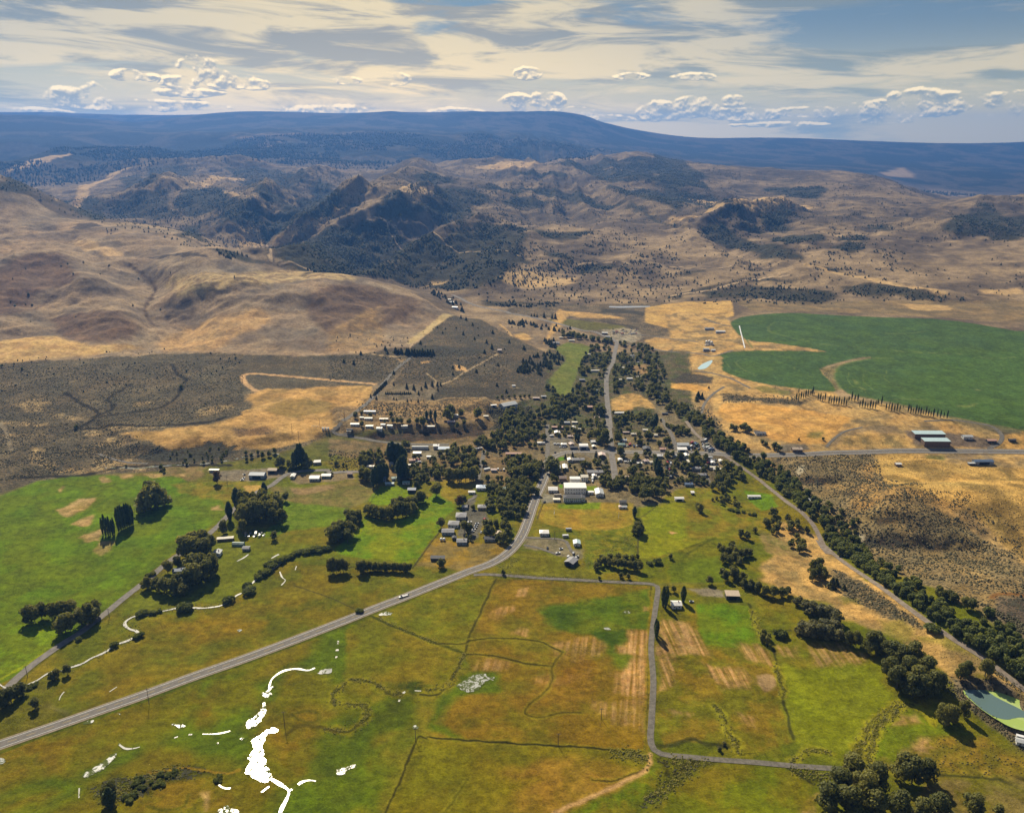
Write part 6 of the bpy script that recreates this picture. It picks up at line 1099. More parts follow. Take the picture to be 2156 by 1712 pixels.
TB = """
N1|735|1252|30|17|0|8.5|flat|white|white|8|big white flat roofed school hall in the middle of town
N1|690|1405|24|10|0|5.2|hip|dark|white|9|long white classroom wing under a dark roof on the school's front
N1|850|1395|9|9|0|4|gable|dark|white|2|small dark roofed end block on the school lawn
N1|735|1155|14|8|0|11|flat|white|white|0|raised white roof block on top of the school hall
N1|362|1245|12.5|11|0|3.6|gable|white|white|3|white gabled garage between the highway and the school
N1|1145|1300|11|17|0|4|gable|silver|white|2|pale metal roofed annex at the river end of the school lawn
N1|1000|1290|8|4|0|3|flat|white|white|1|low white link block between school hall and annex
N1|425|1410|9|5|0|2.6|flat|cream|white|2|low white hut beside the school car park
N1|895|1062|10|9|0|6|gable|cream|white|3|tall cream two storey house with steep roof behind the school
N1|530|1072|10|9|0|5|gable|brown|brown|3|dark brown house under trees behind the school garage
N1|567|865|6.5|15|0|3.4|gable|white|green|1|narrow white metal barn standing end on behind the long grey ranch house
N1|472|865|3|11|0|2.8|gable|silver|white|0|slim pale shed beside the narrow white metal barn
N1|770|738|22|8|2|3|gable|grey|tan|6|long grey roofed ranch house on the bend of the highway
N1|655|742|8|8|2|3.4|gable|cream|white|2|cream gabled end of the ranch house by the lawn
N1|1190|672|10|11|0|4.6|gable|blush|brown|3|brown building with pale pink roof at the main crossroads
N1|880|522|14|13|0|4.2|arch|white|grey|2|white arched roof warehouse facing the highway through town
N1|1055|437|10|8|8|3.4|gable|white|green|3|house with white roof behind the warehouse
N1|1057|512|6|6|0|2.8|gable|cream|tan|1|little cream shed by the warehouse
N1|548|478|8.5|6|0|3|hip|white|white|3|filling station kiosk with white hipped roof
N1|720|532|12|6|0|3|gable|dark|dark|3|low dark house beside the warehouse
N1|675|470|7|7|20|2.8|gable|blush|tan|1|pinkish shed behind the filling station
N1|440|188|19|6|-3|3|gable|salmon|brown|5|long house with salmon roof behind the filling station
N1|435|292|9|9|0|4.4|gable|white|brown|2|white roofed A shaped house behind the filling station
N1|340|322|6|4|15|2.4|gable|white|white|1|tiny white shed by the back lane
N1|655|338|8|5|0|2.6|gable|blush|tan|2|small house with pale pink roof among the poplars
N1|712|192|6|6|0|3|gable|white|green|2|small white roofed house in dense trees
N1|560|108|18|6|0|3|gable|silver|blue|5|long blue grey mobile home by the tall poplars
N1|730|102|9|4|0|2.6|flat|cream|white|2|cream mobile home behind the poplars
N1|822|214|6|4|0|2.4|gable|cream|white|1|small cream hut on the pasture side of the main street
N1|135|450|6|4|0|2.6|flat|white|white|1|white hut across the back lane from the filling station
N1|1075|948|23|8|0|3.2|gable|grey|tan|6|long grey roofed row house near the end of the main street
N1|1062|1012|6|6|0|3|gable|white|white|2|small white house beside the tall cream house
N1|1165|1037|6|5|10|2.6|gable|cream|white|1|small cream shed at the edge of the dark grove
N1|1500|737|6|6|0|2.8|gable|white|white|2|white shed across the main street below the crossroads
N1|1945|562|11|11|0|4.2|gable|dark|dark|2|dark barn with wide roof along the street to the bridge
N1|1520|482|10|7|0|3.2|gable|green|green|3|house with green roof at the corner of the main street
N1|1560|407|9|7|0|3|gable|silver|white|3|pale roofed house behind the green roofed house
N1|1930|757|8|6|25|2.8|gable|blush|white|2|angled house with pale pink roof by the tall poplars
N1|2025|778|6|5|25|2.6|gable|cream|white|1|cream shed next to the tall poplars
N1|1825|797|8|3|0|2.6|flat|white|white|2|white trailer home in the fenced yard
N1|1600|1037|8|6|0|2.8|gable|blush|red|2|reddish house beside the big dark tree
N1|1545|1452|9|6|0|3|gable|dark|grey|1|dark shed at the edge of the school field
N1|1500|1532|3.4|4|0|2.4|gable|blush|white|0|tiny pinkish hut below the dark shed
N1|1570|1534|6.5|4|0|2.4|gable|silver|white|1|small pale hut below the dark shed
N1|1725|300|8|5|0|2.6|gable|cream|tan|2|cream roofed house in the riverward gardens
N1|1925|230|8|5|-8|2.6|gable|cream|white|2|long cream roof by the tall dark poplars
N1|1600|272|10|4|0|2.6|gable|blush|brown|2|thin pinkish roof on the river side of the main street
N1|2098|318|6|5|0|2.6|gable|cream|white|1|cream hut in the riverward gardens
N2|845|718|18|12|0|4.8|gable|silver|grey|2|large metal workshop with wide gable by the scrap yard
N2|835|788|14|8|0|3.8|shed|white|silver|2|white fronted workshop annex on the street to the bridge
N2|905|892|8|9|0|4.2|gable|white|green|2|pale green house with white roof on the street to the bridge
N2|755|888|15|5|0|2.8|gable|silver|grey|3|long grey shed beside the pale green house
N2|460|888|8|7|0|3.2|gable|white|green|2|house with white peaked roof behind the poplars
N2|505|772|9|7|0|3|gable|salmon|tan|2|tan house with orange roof on the street to the bridge
N2|950|982|5|7|10|2.6|shed|cream|grey|1|leaning pale shed behind the pale green house
N2|1075|1098|13|7|-5|3|gable|grey|grey|3|long grey roofed house near the end of the side street
N2|945|1368|11|7|0|3|gable|blue|blue|3|blue house on the near edge of town
N2|785|1612|12|6|0|3|gable|white|white|2|white roofed barn alone on the grass in front of town
N2|1012|1512|4.2|4|0|2.6|shed|white|dark|1|small dark shed with white top on the grass
N2|1300|912|8|5|0|2.8|gable|silver|brown|2|brown hut beside the track crossing
N2|1350|997|6|6|0|2.8|gable|white|white|1|white hut in the yard below the track crossing
N2|1490|972|6|6|0|2.8|gable|cream|white|1|cream hut nearest the riverside track
N2|1378|1080|13|3|0|2.6|flat|cream|white|2|first long cream trailer in the yard by the track
N2|1440|1112|13|3|0|2.6|flat|white|white|2|second long white trailer in the yard by the track
N2|2050|1575|17|5|0|2.8|gable|white|white|4|long white mobile home on bright grass by the track
N2|1175|1207|11|6|0|2.8|gable|grey|white|3|grey roofed house among fruit trees
N2|2100|482|8|6|0|2.8|gable|dark|white|2|dark roofed hut across the river
N3|480|137|20|5|-2|2.8|flat|white|white|3|longest white roof of the upper trailer park
N3|460|252|13|5|0|2.8|gable|cream|white|3|cream trailer in the upper trailer park's second row
N3|345|240|6|4|0|2.6|flat|cream|tan|1|short cream hut in the trailer park
N3|722|264|14|5|0|2.8|gable|cream|brown|3|cream roofed trailer beside the scrub slope
N3|230|352|14|6|0|2.8|gable|white|white|3|white trailer nearest the road bend
N3|475|387|12|5|0|2.8|flat|white|white|3|white trailer in the middle of the front row
N3|648|417|9|8|0|3|gable|silver|white|2|pale gabled house above the dark bank
N3|707|360|7|4|0|2.6|flat|white|white|1|short white trailer above the dark bank
N3|825|374|9|4|-8|2.6|gable|cream|white|2|slanted cream trailer above the dark bank
N3|1075|380|10|4|0|2.6|gable|cream|white|2|cream trailer at the end of the front row
N3|1475|272|15|5|0|2.8|gable|dark|brown|3|dark long trailer below three poplars
N3|1515|388|14|5|0|2.8|gable|cream|brown|3|cream roofed trailer on the bank's edge
N3|1945|200|12|4|0|2.8|flat|white|white|2|white trailer between two big trees on the terrace
N3|1870|310|12|6|0|2.8|gable|blush|brown|3|pinkish roofed house on the terrace
N3|130|468|7|4|0|2.4|flat|cream|tan|1|cream roofed stall by the road bend
N3|140|440|9|5|0|2.4|gable|dark|dark|0|low dark shelter by the road bend
N3|1340|750|26|6|0|3.2|quonset|silver|silver|0|long round topped metal shed row on the lower street
N3|1745|775|17|11|0|3.6|gable|sky|grey|4|wide light blue grey roof on the paved lot
N3|1615|737|9|8|0|4.4|gable|white|white|2|white chapel like house on the paved lot
N3|1290|852|12|5|0|3|shed|white|brown|2|open shed with white roof on the gravel lot
N3|1520|907|12|4|0|2.6|flat|white|grey|2|thin white roofed shed beside the dark round tree
N3|1200|967|9|7|20|2.8|gable|salmon|tan|2|reddish roofed house beside the tall dark poplars
N3|1215|1050|13|5|0|2.8|gable|cream|brown|3|cream roofed trailer below the reddish house
N3|495|1070|11|5|0|2.6|gable|cream|white|2|cream roofed house behind the poplar screen
N3|660|1292|17|9|0|5.4|gable|blue|blue|5|large blue old farmhouse in front of the poplar screen
N3|895|1277|7|6|20|3|gable|green|white|1|small green gabled cottage by the farmhouse
N3|820|1364|12|5|0|2.6|gable|pale|blue|2|pale topped shed at the top edge of the small pasture
N3|1103|1347|10|5|0|2.6|gable|green|white|2|grey green shed at the top edge of the small pasture
N3|1200|1482|11|8|0|4|gable|blue|dark|2|dark blue barn at the top of the green pasture
N3|850|1022|5|5|0|2.6|gable|silver|white|1|tiny pale hut between tall poplars
N3|143|1212|7|5|0|3.6|shed|brown|brown|0|dark brown box shed by the lane
E|1908|1100|30|17|33|6|gable|silver|silver|0|great grey metal arena building on the sage terrace
N4|1335|952|25|6|-1|3.4|gable|salmon|red|4|long red barn with salmon roof by the dry paddock
N4|812|230|8|5|0|2.6|gable|cream|tan|1|cream hut at the top of the bank path
N4|720|1582|13|10|0|3.4|hip|sky|white|3|house with light blue roof beside the gravel drive
N4|1112|1602|15|7|0|3|gable|green|blue|4|long teal house below the big grove
N4|545|1665|9|5|0|2.6|gable|white|white|2|white shed at the top of the green pasture's lane
N4|555|862|14|8|-6|3|gable|grey|grey|3|grey roofed house at the head of the gravel drive
N4|960|1252|8|6|0|3|gable|blush|blue|1|pinkish shed at the end of the row of parked vans
N4|830|1227|9|3|28|2.4|flat|silver|white|0|slanting grey trailer beside the parked vans
G|1050|326|14|7|-5|3.4|gable|white|brown|2|white roofed shop at the gravel yard
G|1082|364|11|6|-5|3|gable|silver|blue|2|blue grey hut by the gravel yard road
G|585|372|9|4|0|2.8|gable|cream|tan|1|small cream roof above the long green paddock
G|698|403|14|5|-2|3|gable|cream|white|2|cream roofed house above the long green paddock
G|535|430|15|8|-8|3.2|gable|grey|white|3|grey roofed house at the corner of the long green paddock
G|885|551|5|4|0|2.8|gable|cream|white|1|lone cream shed on the edge of the long paddock
G|948|726|17|5|0|3|gable|cream|white|4|long cream house between paddock and main street
G|808|826|11|7|0|3.2|gable|grey|dark|3|dark house with grey roof on the long paddock's edge
G|940|942|10|8|0|3.4|gable|pale|green|2|teal house with pale roof near the main street
G|878|1126|13|9|0|5|gable|salmon|dark|3|tall dark house with orange roof patch at the bend
G|1190|824|17|5|0|3|gable|cream|white|4|longest cream house on the river side of the main street
G|1315|812|11|6|0|3|gable|white|white|2|white house in the cleared upper lot
G|1425|793|14|4|0|2.8|flat|cream|white|3|cream trailer at the edge of the cleared lot
G|1233|696|9|5|0|3|gable|white|white|2|white cottage in the upper riverward gardens
G|1213|1178|20|4|0|2.8|flat|white|white|4|white trailer below the tan meadow
G|966|1226|8|6|0|3|gable|blush|tan|1|pink roofed cottage beside the big round tree
G|1692|1182|10|3.5|0|2.6|flat|dark|dark|0|dark trailer on the dry flat by the river track
G|320|1020|12|6|0|3|gable|blush|brown|2|pinkish roofed house behind the arena
G|400|1002|9|5|0|3|gable|silver|white|2|pale house behind the arena
J|92|172|22|9|-3|3.6|gable|grey|grey|0|grey farm shed by the pivot road
J|165|192|22|9|-3|3.8|gable|white|grey|0|white roofed farm shed by the pivot road
J|428|857|16|7|0|2.8|flat|dark|white|2|dark flat roofed house above the riverside trees
J|665|967|15|9|0|4|gable|tan|brown|3|tan gabled house by the road past the long barns
J|1525|872|48|13|-1|6|shed|pale|brown|0|farther of the two long pale blue barns
J|1572|924|40|13|-1|7|shed|pale|brown|0|nearer of the two long pale blue barns
J|1780|882|15|8|0|3.4|gable|silver|white|2|white metal shed past the two long barns
J|1938|907|14|7|0|3|gable|salmon|dark|1|dark hut with reddish roof on the farm lane
J|2075|902|10|5|0|2.8|gable|dark|dark|0|small dark hut out in the dry pasture
J|1883|1047|28|9|1|4|gable|blue|blue|0|long dark blue barn below the road past the long barns
J|1815|1056|12|4|0|2.4|flat|silver|dark|0|low open shed beside the dark blue barn
J|1328|1061|8|6|0|2.8|gable|white|brown|1|lone white roofed hut on the tan pasture
J|70|312|12|7|0|5|gable|silver|grey|0|silver building of the farm works by the reservoir
J|118|314|9|6|0|3.6|gable|white|silver|0|second silver shed of the farm works by the reservoir
I|368|1253|11|9|0|3.4|hip|white|white|3|white house below the highway at the school field
I|683|1352|8|9|0|3.4|gable|pale|white|1|pale shed at the end of the gravel drive
I|630|1537|11|13|-32|4|gable|grey|dark|1|dark barn standing askew on the gravel drive
H|1313|1002|7|6|0|3|gable|grey|blue|2|topmost small blue grey cabin of the motel row
H|1278|1092|13|13|0|3.8|hip|grey|grey|3|largest grey roofed block of the motel row
H|1206|1168|13|11|-4|3.6|hip|grey|white|3|middle grey block of the motel row with pale gable
H|1152|1242|15|10|0|3.6|gable|grey|blue|4|lowest wide blue grey block of the motel row
H|1285|1337|12|9|0|3.4|gable|grey|blue|3|blue grey house with dark porch below the motel
H|1555|1307|13|8|0|3|gable|dark|grey|3|dark roofed house by the highway lawn
H|1637|1262|6|10|-20|3|gable|tan|brown|1|tan roofed wing beside the highway lawn
H|1480|1002|11|9|0|3|hip|grey|tan|3|grey brown house behind the motel car park
H|1052|1499|16|5|-2|2.8|shed|dark|dark|0|long dark open shed in the dry paddock by the highway
H|1212|1298|5|5|0|2.6|gable|dark|dark|0|little dark hut between motel and white tanks
ML|1570|1056|22|12|-2|4.6|gable|blue|blue|3|blue barn on the gravel farmyard
ML|1662|1026|13|9|0|4|gable|tan|brown|2|brown barn with orange tan roof behind the blue barn
ML|1930|973|11|9|10|3.4|gable|silver|grey|1|grey shed at the foot of the tall poplars
ML|1918|1071|14|11|0|3.6|gable|white|silver|2|broad white roofed shop on the lane
ML|1988|1056|13|8|0|3.2|gable|white|green|2|white roofed house beside the broad shop
ML|1785|1057|6|10|0|3|gable|white|white|1|white shed standing end on by the lane
ML|1305|1022|14|4|-2|2.8|flat|cream|white|2|cream trailer at the back of the gravel farmyard
K|1372|52|19|5|10|2.8|gable|cream|brown|3|long cream roofed shed by the lane's grove
K|1450|84|14|5|-3|2.8|quonset|green|green|0|green round topped shed on the grass
K|1498|112|8|6|0|2.8|gable|grey|grey|1|small grey hut beside the green round topped shed
K|1322|142|9|9|0|3.6|gable|silver|white|2|white gabled house under the lane's big trees
K|1090|248|13|7|8|3|gable|blue|blue|3|blue house hidden in the grove beside the lane
M|38|457|10|9|0|3.8|gable|white|white|2|white house with pale metal roof by the gravel road's poplars
M|378|402|14|9|-3|4.2|shed|tan|dark|0|open barn with tan roof at the end of the gravel yard
M|2128|1288|6|5|-20|2.6|gable|silver|white|1|little white pump hut by the algae pond
E|1818|517|9|8|0|5|gable|blush|tan|2|lone pinkish house up on the sage terrace
E|1755|1102|10|4|10|2.8|flat|white|white|1|white roofed trailer beside the arena building
E|1967|886|6|4|0|2.6|gable|white|white|0|tiny white hut on the sage terrace
TM|745|1385|14|8|0|3.6|gable|white|white|0|upper white house at the canyon mouth
TM|768|1416|16|8|-15|3.6|gable|white|white|0|lower white house at the canyon mouth
TM|735|1368|9|6|0|3.4|gable|cream|white|0|small cream hut at the canyon mouth
"""
n_b = 0
for ln in TB.strip().split('\n'):
    pan, x, y, L, W, rot, h, typ, roof, wall, win, lab = ln.split('|')
    far_ = at(*px(pan, float(x), float(y))[0]); dd = math.hypot(far_[0], far_[1])
    wd = lab.split(); cat_ = next((q for q in ('barn', 'warehouse', 'workshop', 'trailer', 'shed', 'hut', 'garage', 'cottage', 'school', 'shop', 'house', 'kiosk', 'cabin') if q in wd), 'building')
    nm = {'trailer': 'trailer_home', 'shop': 'shop_building', 'school': 'school_building', 'kiosk': 'filling_station', 'building': 'block_building'}.get(cat_, cat_)
    if nm == 'shed': nm = 'farm_shed'
    z_lift = 0
    nwin = int(win)
    b_ = building(nm, lab, {'block_building': 'building'}.get(nm, cat_), pan, float(x), float(y), float(L)*.9, float(W)*.92, float(rot), float(h), typ, roof, wall, nwin if dd < 1350 else min(nwin, 2), 1 if nwin else 0,
             'y' if (float(W) > float(L)*.93 and typ == 'gable') else 'x', chim=(cat_ in ('house', 'cottage') and dd < 1250), big=(cat_ in ('barn', 'workshop', 'warehouse') or 'arena' in lab))
    n_b += 1
# ================================================================ planting
G = 'trees of the riverside belt'
# river belt running from the canyon past the town to the lower corner: individually placed along a line
def belt(kind, pan, pts, w_, n, hm, label, group, seed):
    P = resample(smooth(ats(px(pan, *pts)), 6), 3.0); N = normals(P); r = np.random.RandomState(seed); got = []
    t = 0
    while len(got) < n and t < n*30:
        t += 1; i = r.randint(len(P)); q = P[i] + N[i]*r.uniform(-.5, .5)*w_
        if min([abs(q[0]-a)+abs(q[1]-b) for a, b in got] or [99]) < hm[0]*.34: continue
        if ((BANKT-q)**2).sum(1).min() < 30 or road_near(q[0], q[1], 6): continue
        got.append((q[0], q[1]))
    H1 = {'willow': 10, 'far': 12, 'round': 12, 'near': 15, 'silver': 9, 'bush': 3, 'sbush': 2.6, 'juniper': 6.5}[kind]
    for x, y in got: plant(kind, x, y, r.uniform(*hm)/H1, label, group)
WB = 'dark green willow crowded in the long riverside belt'
belt('willow', 'J', (60, 850, 150, 900, 230, 950, 330, 1000, 430, 1070, 530, 1140, 600, 1200, 680, 1290, 740, 1340), 30, 150, (7, 10.5), WB + ' below the bridge', 'willows between bridge and pale gravel bar', 1)
belt('willow', 'J', (740, 1350, 800, 1400, 860, 1470, 940, 1540, 1010, 1600, 1050, 1640), 26, 50, (7, 10), 'willow beside the pale gravel bar of the river', 'willows by the gravel bar', 2)
belt('willow', 'J', (850, 1330, 930, 1400, 1000, 1450, 1080, 1480), 14, 12, (6, 9), 'willow between gravel bar and sage bluff', 'willows under the bluff', 12)
belt('willow', 'M', (960, 60, 1060, 130, 1170, 200, 1300, 290, 1420, 370, 1540, 450, 1660, 530, 1760, 600), 15, 95, (7.5, 10.5), WB + ' under the sage bluff', 'willows under the sage bluff', 3)
belt('willow', 'M', (1060, 100, 1180, 150, 1320, 230, 1450, 310, 1560, 390, 1640, 450), 9, 20, (7, 9), 'willow in the second row nearest the sage bluff', 'second willow row', 13)
belt('willow', 'M', (1760, 600, 1850, 650, 1950, 720, 2060, 800, 2153, 870, 2240, 930), 17, 56, (8, 11), WB + ' by the last bend of the track', 'willows by the last bend of the track', 4)
belt('willow', 'M', (1900, 520, 2000, 600, 2100, 680, 2200, 780), 15, 26, (6, 9), 'olive willow behind the belt under the grey bluff', 'willows under the grey bluff', 5)
belt('far', 'G', (1500, 600, 1560, 660, 1640, 720, 1600, 820, 1540, 870, 1580, 950, 1700, 1060, 1820, 1130, 1950, 1230, 2100, 1330), 40, 84, (8, 12), 'broad riverside tree beyond the upper town', 'riverside trees beyond the upper town', 6)
belt('willow', 'I', (1640, 30, 1740, 100, 1840, 170, 1957, 250), 30, 26, (8, 11), WB + ' above the bridge', 'willows above the bridge', 7)
belt('far', 'G', (560, 350, 680, 350, 800, 370, 900, 390, 1000, 400, 1120, 430), 28, 30, (9, 12), 'dark tree in the belt closing the long paddock', 'trees closing the long paddock', 8)
belt('far', 'G', (1200, 450, 1300, 450, 1400, 480, 1500, 510, 1440, 560), 30, 22, (8, 11), 'dark tree in the grove by the upper main street', 'grove of the upper main street', 9)
belt('juniper', 'G', (0, 190, 140, 210, 280, 240, 400, 250, 560, 270, 640, 290), 46, 46, (5, 8), 'small dark bush along the creek below the hills', 'bushes along the creek below the hills', 10)
belt('juniper', 'TM', (600, 1320, 700, 1350, 760, 1400, 850, 1450), 50, 30, (6, 10), 'dark tree around the white houses at the canyon mouth', 'trees at the canyon mouth', 11)
# single trees of the fields and farmyards
trees('round', 'M', (1100, 1530, 1040, 1600, 1180, 1640, 1260, 1560, 960, 1680, 1100, 1712, 1240, 1712), [62, 58, 60, 56, 58, 60, 54], 'big broad tree in the dense grove at the foot of the diagonal ditch', 'grove at the foot of the diagonal ditch', 1.05)
trees('round', 'M', (1400, 1500, 1470, 1530, 1560, 1520), [58, 60, 44], 'dark broad tree of the trio beside the brown pasture ditch', 'trio beside the brown pasture ditch', 1.0)
trees('round', 'M', (1400, 1740, 1530, 1760, 1640, 1730), [56, 50, 48], 'broad tree cut by the lower edge beside the brown pasture', 'trees cut by the lower edge', 1.1)
trees('round', 'M', (1840, 1730), [44], 'round tree alone on the brown pasture at the lower edge'); trees('round', 'M', (2000, 1745), [26], 'smaller round tree next to the lone one at the lower edge')
trees('round', 'M', (1380, 950, 1440, 900, 1500, 960, 1560, 900, 1600, 980, 1340, 880, 1400, 820, 1480, 800, 1540, 1000, 1640, 960, 1460, 1000, 1340, 780), [50, 48, 52, 46, 44, 44, 46, 50, 44, 40, 44, 44], 'tall dark tree of the thick wood between green field and pond', 'wood between green field and pond', 1.0)
trees('round', 'M', (1210, 730, 1270, 740, 1260, 700, 1310, 770), [44, 42, 36, 40], 'broad tree at the upper end of the thick pond wood', 'upper end of the pond wood', 1.0)
trees('round', 'M', (1640, 1150, 1690, 1180, 1720, 1160), [38, 40, 36], 'ragged tree below the thick wood beside the pond bank', 'ragged trees by the pond bank', .9)
trees('round', 'M', (1790, 1130), [40], 'slender dark tree at the pond corner', None, .62)
trees('round', 'M', (1770, 900, 1800, 870), [32, 30], 'thin open tree on dry grass above the algae pond', 'thin trees above the algae pond', .9); trees('round', 'M', (1915, 880), [36], 'dense round tree beside the track above the algae pond', None, .95)
trees('silver', 'M', (800, 620, 850, 640, 910, 650, 960, 655, 1010, 670, 870, 600, 940, 600, 1000, 610), [30, 30, 32, 30, 28, 24, 26, 26], 'silvery green bush like tree in the thicket beside the bright green square', 'silvery thicket', 1.1)
trees('silver', 'M', (820, 480, 870, 500, 920, 520, 960, 530, 1010, 560, 780, 450), [26, 28, 28, 28, 30, 20], 'silvery tree in the second row above the thicket', 'second silvery row', 1.1)
trees('round', 'M', (1080, 690, 1130, 700), [32, 30], 'dark tree closing the silvery thicket', 'trees closing the silvery thicket', .95)
trees('round', 'M', (560, 670, 590, 690, 600, 660, 570, 640), [20, 20, 16, 18], 'dark bushy tree at the corner of the bright green square', 'trees at the bright green square', .9)
trees('bush', 'M', (660, 635, 685, 640), [14, 14], 'clipped looking dark shrub in the reedy strip', 'shrubs in the reedy strip')
trees('round', 'M', (240, 320), [20], 'dark bush like tree before the tan roofed barn'); trees('round', 'M', (340, 300, 390, 290, 440, 310, 490, 350, 530, 370, 580, 390, 630, 400, 680, 395, 715, 385, 320, 270, 380, 260, 450, 340), [22, 26, 24, 22, 24, 24, 24, 22, 20, 18, 20, 20], 'dark tree in the ragged hedge behind the tan roofed barn', 'hedge behind the tan roofed barn', 1.0)
trees('round', 'M', (870, 270, 900, 290, 930, 300, 870, 300, 905, 240), [36, 34, 30, 28, 28], 'dark tree standing on dry grass beside the riverside track', 'trees on dry grass beside the track', .8)
trees('juniper', 'M', (985, 345, 1010, 330, 1060, 355), [22, 16, 12], 'small dark tree below the clump on dry grass', 'small trees below the clump'); trees('bush', 'M', (1590, 600), [16], 'dark round shrub on the edge of the riverside track')
trees('round', 'M', (320, 190, 360, 200, 400, 180, 440, 160, 350, 150, 420, 200, 480, 150, 380, 120, 300, 110), [22, 22, 22, 20, 20, 18, 18, 18, 14], 'dark tree of the loose clump on the meadow above the barn', 'loose clump on the meadow', 1.0)
trees('poplar', 'L', (2030, 455, 2045, 470, 2055, 440), [50, 42, 36], 'slim poplar leaning over the gravel road by the white house', 'poplars by the white house', .9)
trees('poplar', 'L', (1985, 640, 1990, 655, 1998, 630), [44, 40, 32], 'slim poplar on the bare verge further down the gravel road', 'poplars down the gravel road', .9)
trees('poplar', 'M', (80, 430), [38], 'single full poplar beside the white house', None, 1.35); trees('round', 'M', (20, 370, -20, 365), [16, 14], 'low tree behind the white house', 'low trees behind the white house', .9)
trees('silver', 'M', (300, 1330, 330, 1300), [10, 9], 'scrubby bush on the gravel road ditch', 'bushes on the gravel road ditch')
trees('round', 'I', (870, 1590, 900, 1560, 950, 1540, 990, 1560, 1040, 1570, 1090, 1580, 1140, 1580, 1190, 1590, 1250, 1600, 1290, 1610, 920, 1500, 1000, 1500, 1080, 1510, 1150, 1520, 1220, 1520, 880, 1610, 1180, 1680, 1110, 1670, 900, 1690, 1270, 1490), [16, 18, 20, 20, 22, 22, 22, 20, 24, 22, 14, 16, 18, 18, 16, 12, 12, 12, 9, 12],
      'dark tree in the thicket on the marshy ground below the school field', 'thicket below the school field', 1.05)
trees('round', 'I', (1245, 1245, 1270, 1230, 1290, 1270, 1310, 1240), [22, 26, 24, 20], 'dark tree at the corner of the yellow green field', 'trees at the yellow green field corner', .95); trees('poplar', 'I', (1240, 1085), [26], 'slender tree at the top of the yellow green field', None, 1.6)
trees('round', 'I', (1590, 1490), [12], 'small round tree on the ditch across the green meadow'); trees('bush', 'I', (1470, 1535, 1400, 1545, 1370, 1530), [11, 8, 6], 'small bush on the dark meadow', 'bushes on the dark meadow')
trees('round', 'I', (1880, 1040, 1850, 1010), [20, 16], 'dark tree standing alone below the white barn', 'trees below the white barn', .9)
trees('round', 'J', (300, 1530, 340, 1545, 390, 1500), [18, 18, 12], 'dark bushy tree past the yellow green field', 'bushy trees past the field', 1.0); trees('round', 'J', (180, 1640, 220, 1650, 260, 1660, 300, 1670, 330, 1655, 160, 1610, 240, 1610), [20, 22, 22, 20, 18, 14, 18], 'tree of the loose round clump above the tan roofed barn', 'round clump above the barn', 1.0)
cluster('round', 'J', (440, 1400, 520, 1380, 640, 1420, 760, 1520, 780, 1640, 700, 1640, 560, 1560, 460, 1480), 22, (7, 11), 'dark tree of the wood squeezed between green meadow and track', 'wood between meadow and track', 3)
cluster('bush', 'J', (220, 1350, 360, 1350, 400, 1390, 240, 1380), 8, (2.5, 3.5), 'clipped hedge like bush by the town pasture', 'hedge bushes by town', 4)
cluster('round', 'J', (120, 1300, 240, 1290, 300, 1330, 200, 1330), 6, (5, 7), 'tree on the track side of the town pasture', 'trees by the track side pasture', 5)
# left fields
trees('poplar', 'ML', (628, 1412, 645, 1415, 660, 1412, 672, 1408, 688, 1415, 698, 1405), [38, 44, 36, 42, 38, 36], 'narrow poplar of the small thin row in the bright green field', 'small thin poplar row', .68)
trees('poplar', 'ML', (725, 1390, 738, 1380, 750, 1372, 762, 1368, 775, 1362, 787, 1356, 798, 1352, 810, 1345), [50, 50, 52, 48, 50, 50, 48, 44], 'narrow poplar of the thick row in the bright green field', 'thick poplar row', .72)
trees('round', 'ML', (880, 1270, 920, 1255, 960, 1245, 1000, 1230, 940, 1225, 900, 1240), [44, 50, 48, 36, 50, 42], 'broad dark tree of the clump at the top of the bright green field', 'clump at the top of the green field', .95)
trees('round', 'K', (180, 555, 215, 560, 255, 530, 320, 530, 390, 520, 440, 510, 500, 575, 540, 560, 575, 520), [36, 34, 32, 34, 32, 30, 40, 44, 36], 'dark round tree in the row between lane and bright field', 'row between lane and bright field', .95)
trees('round', 'K', (400, 615, 430, 600), [42, 36], 'round tree standing in front of the row by the lane', 'trees in front of the lane row', .95)
trees('round', 'K', (1140, 150, 1160, 160, 1200, 155, 1240, 160, 1280, 120, 1240, 110, 1180, 105), [46, 44, 42, 44, 38, 40, 40], 'spreading tree over the lane beside the cream shed', 'spreading trees over the lane', 1.0)
trees('round', 'K', (1020, 250, 1080, 215, 900, 350, 950, 360), [28, 22, 26, 30], 'small dark tree on the lane side of the grove', 'lane side of the grove', 1.0)
trees('round', 'K', (1000, 375, 1060, 380, 1090, 350, 1150, 340, 1200, 320, 1250, 300, 1280, 260, 1180, 260, 1220, 230, 1120, 390), [36, 34, 38, 46, 48, 44, 42, 44, 38, 26], 'dark tree of the grove around the hidden blue house', 'grove around the blue house', 1.0)
trees('bush', 'K', (1130, 480, 1385, 430, 1520, 370, 1510, 345, 690, 700, 850, 640, 830, 650, 860, 505, 890, 500, 930, 500, 970, 492), [18, 14, 16, 14, 10, 9, 8, 12, 8, 8, 6], 'low willow shrub growing on the edge of the creek', 'shrubs on the edge of the creek')
trees('bush', 'K', (1570, 285, 1600, 265, 1625, 250, 1640, 225, 1665, 210, 1690, 195, 1720, 190, 1745, 170, 1770, 160, 1800, 140, 1830, 130, 1870, 130, 1910, 120, 1940, 125, 1980, 115), [12, 12, 12, 14, 13, 12, 12, 10, 10, 10, 10, 12, 12, 13, 12], 'shrub in the hedge following the upper creek', 'hedge of the upper creek')
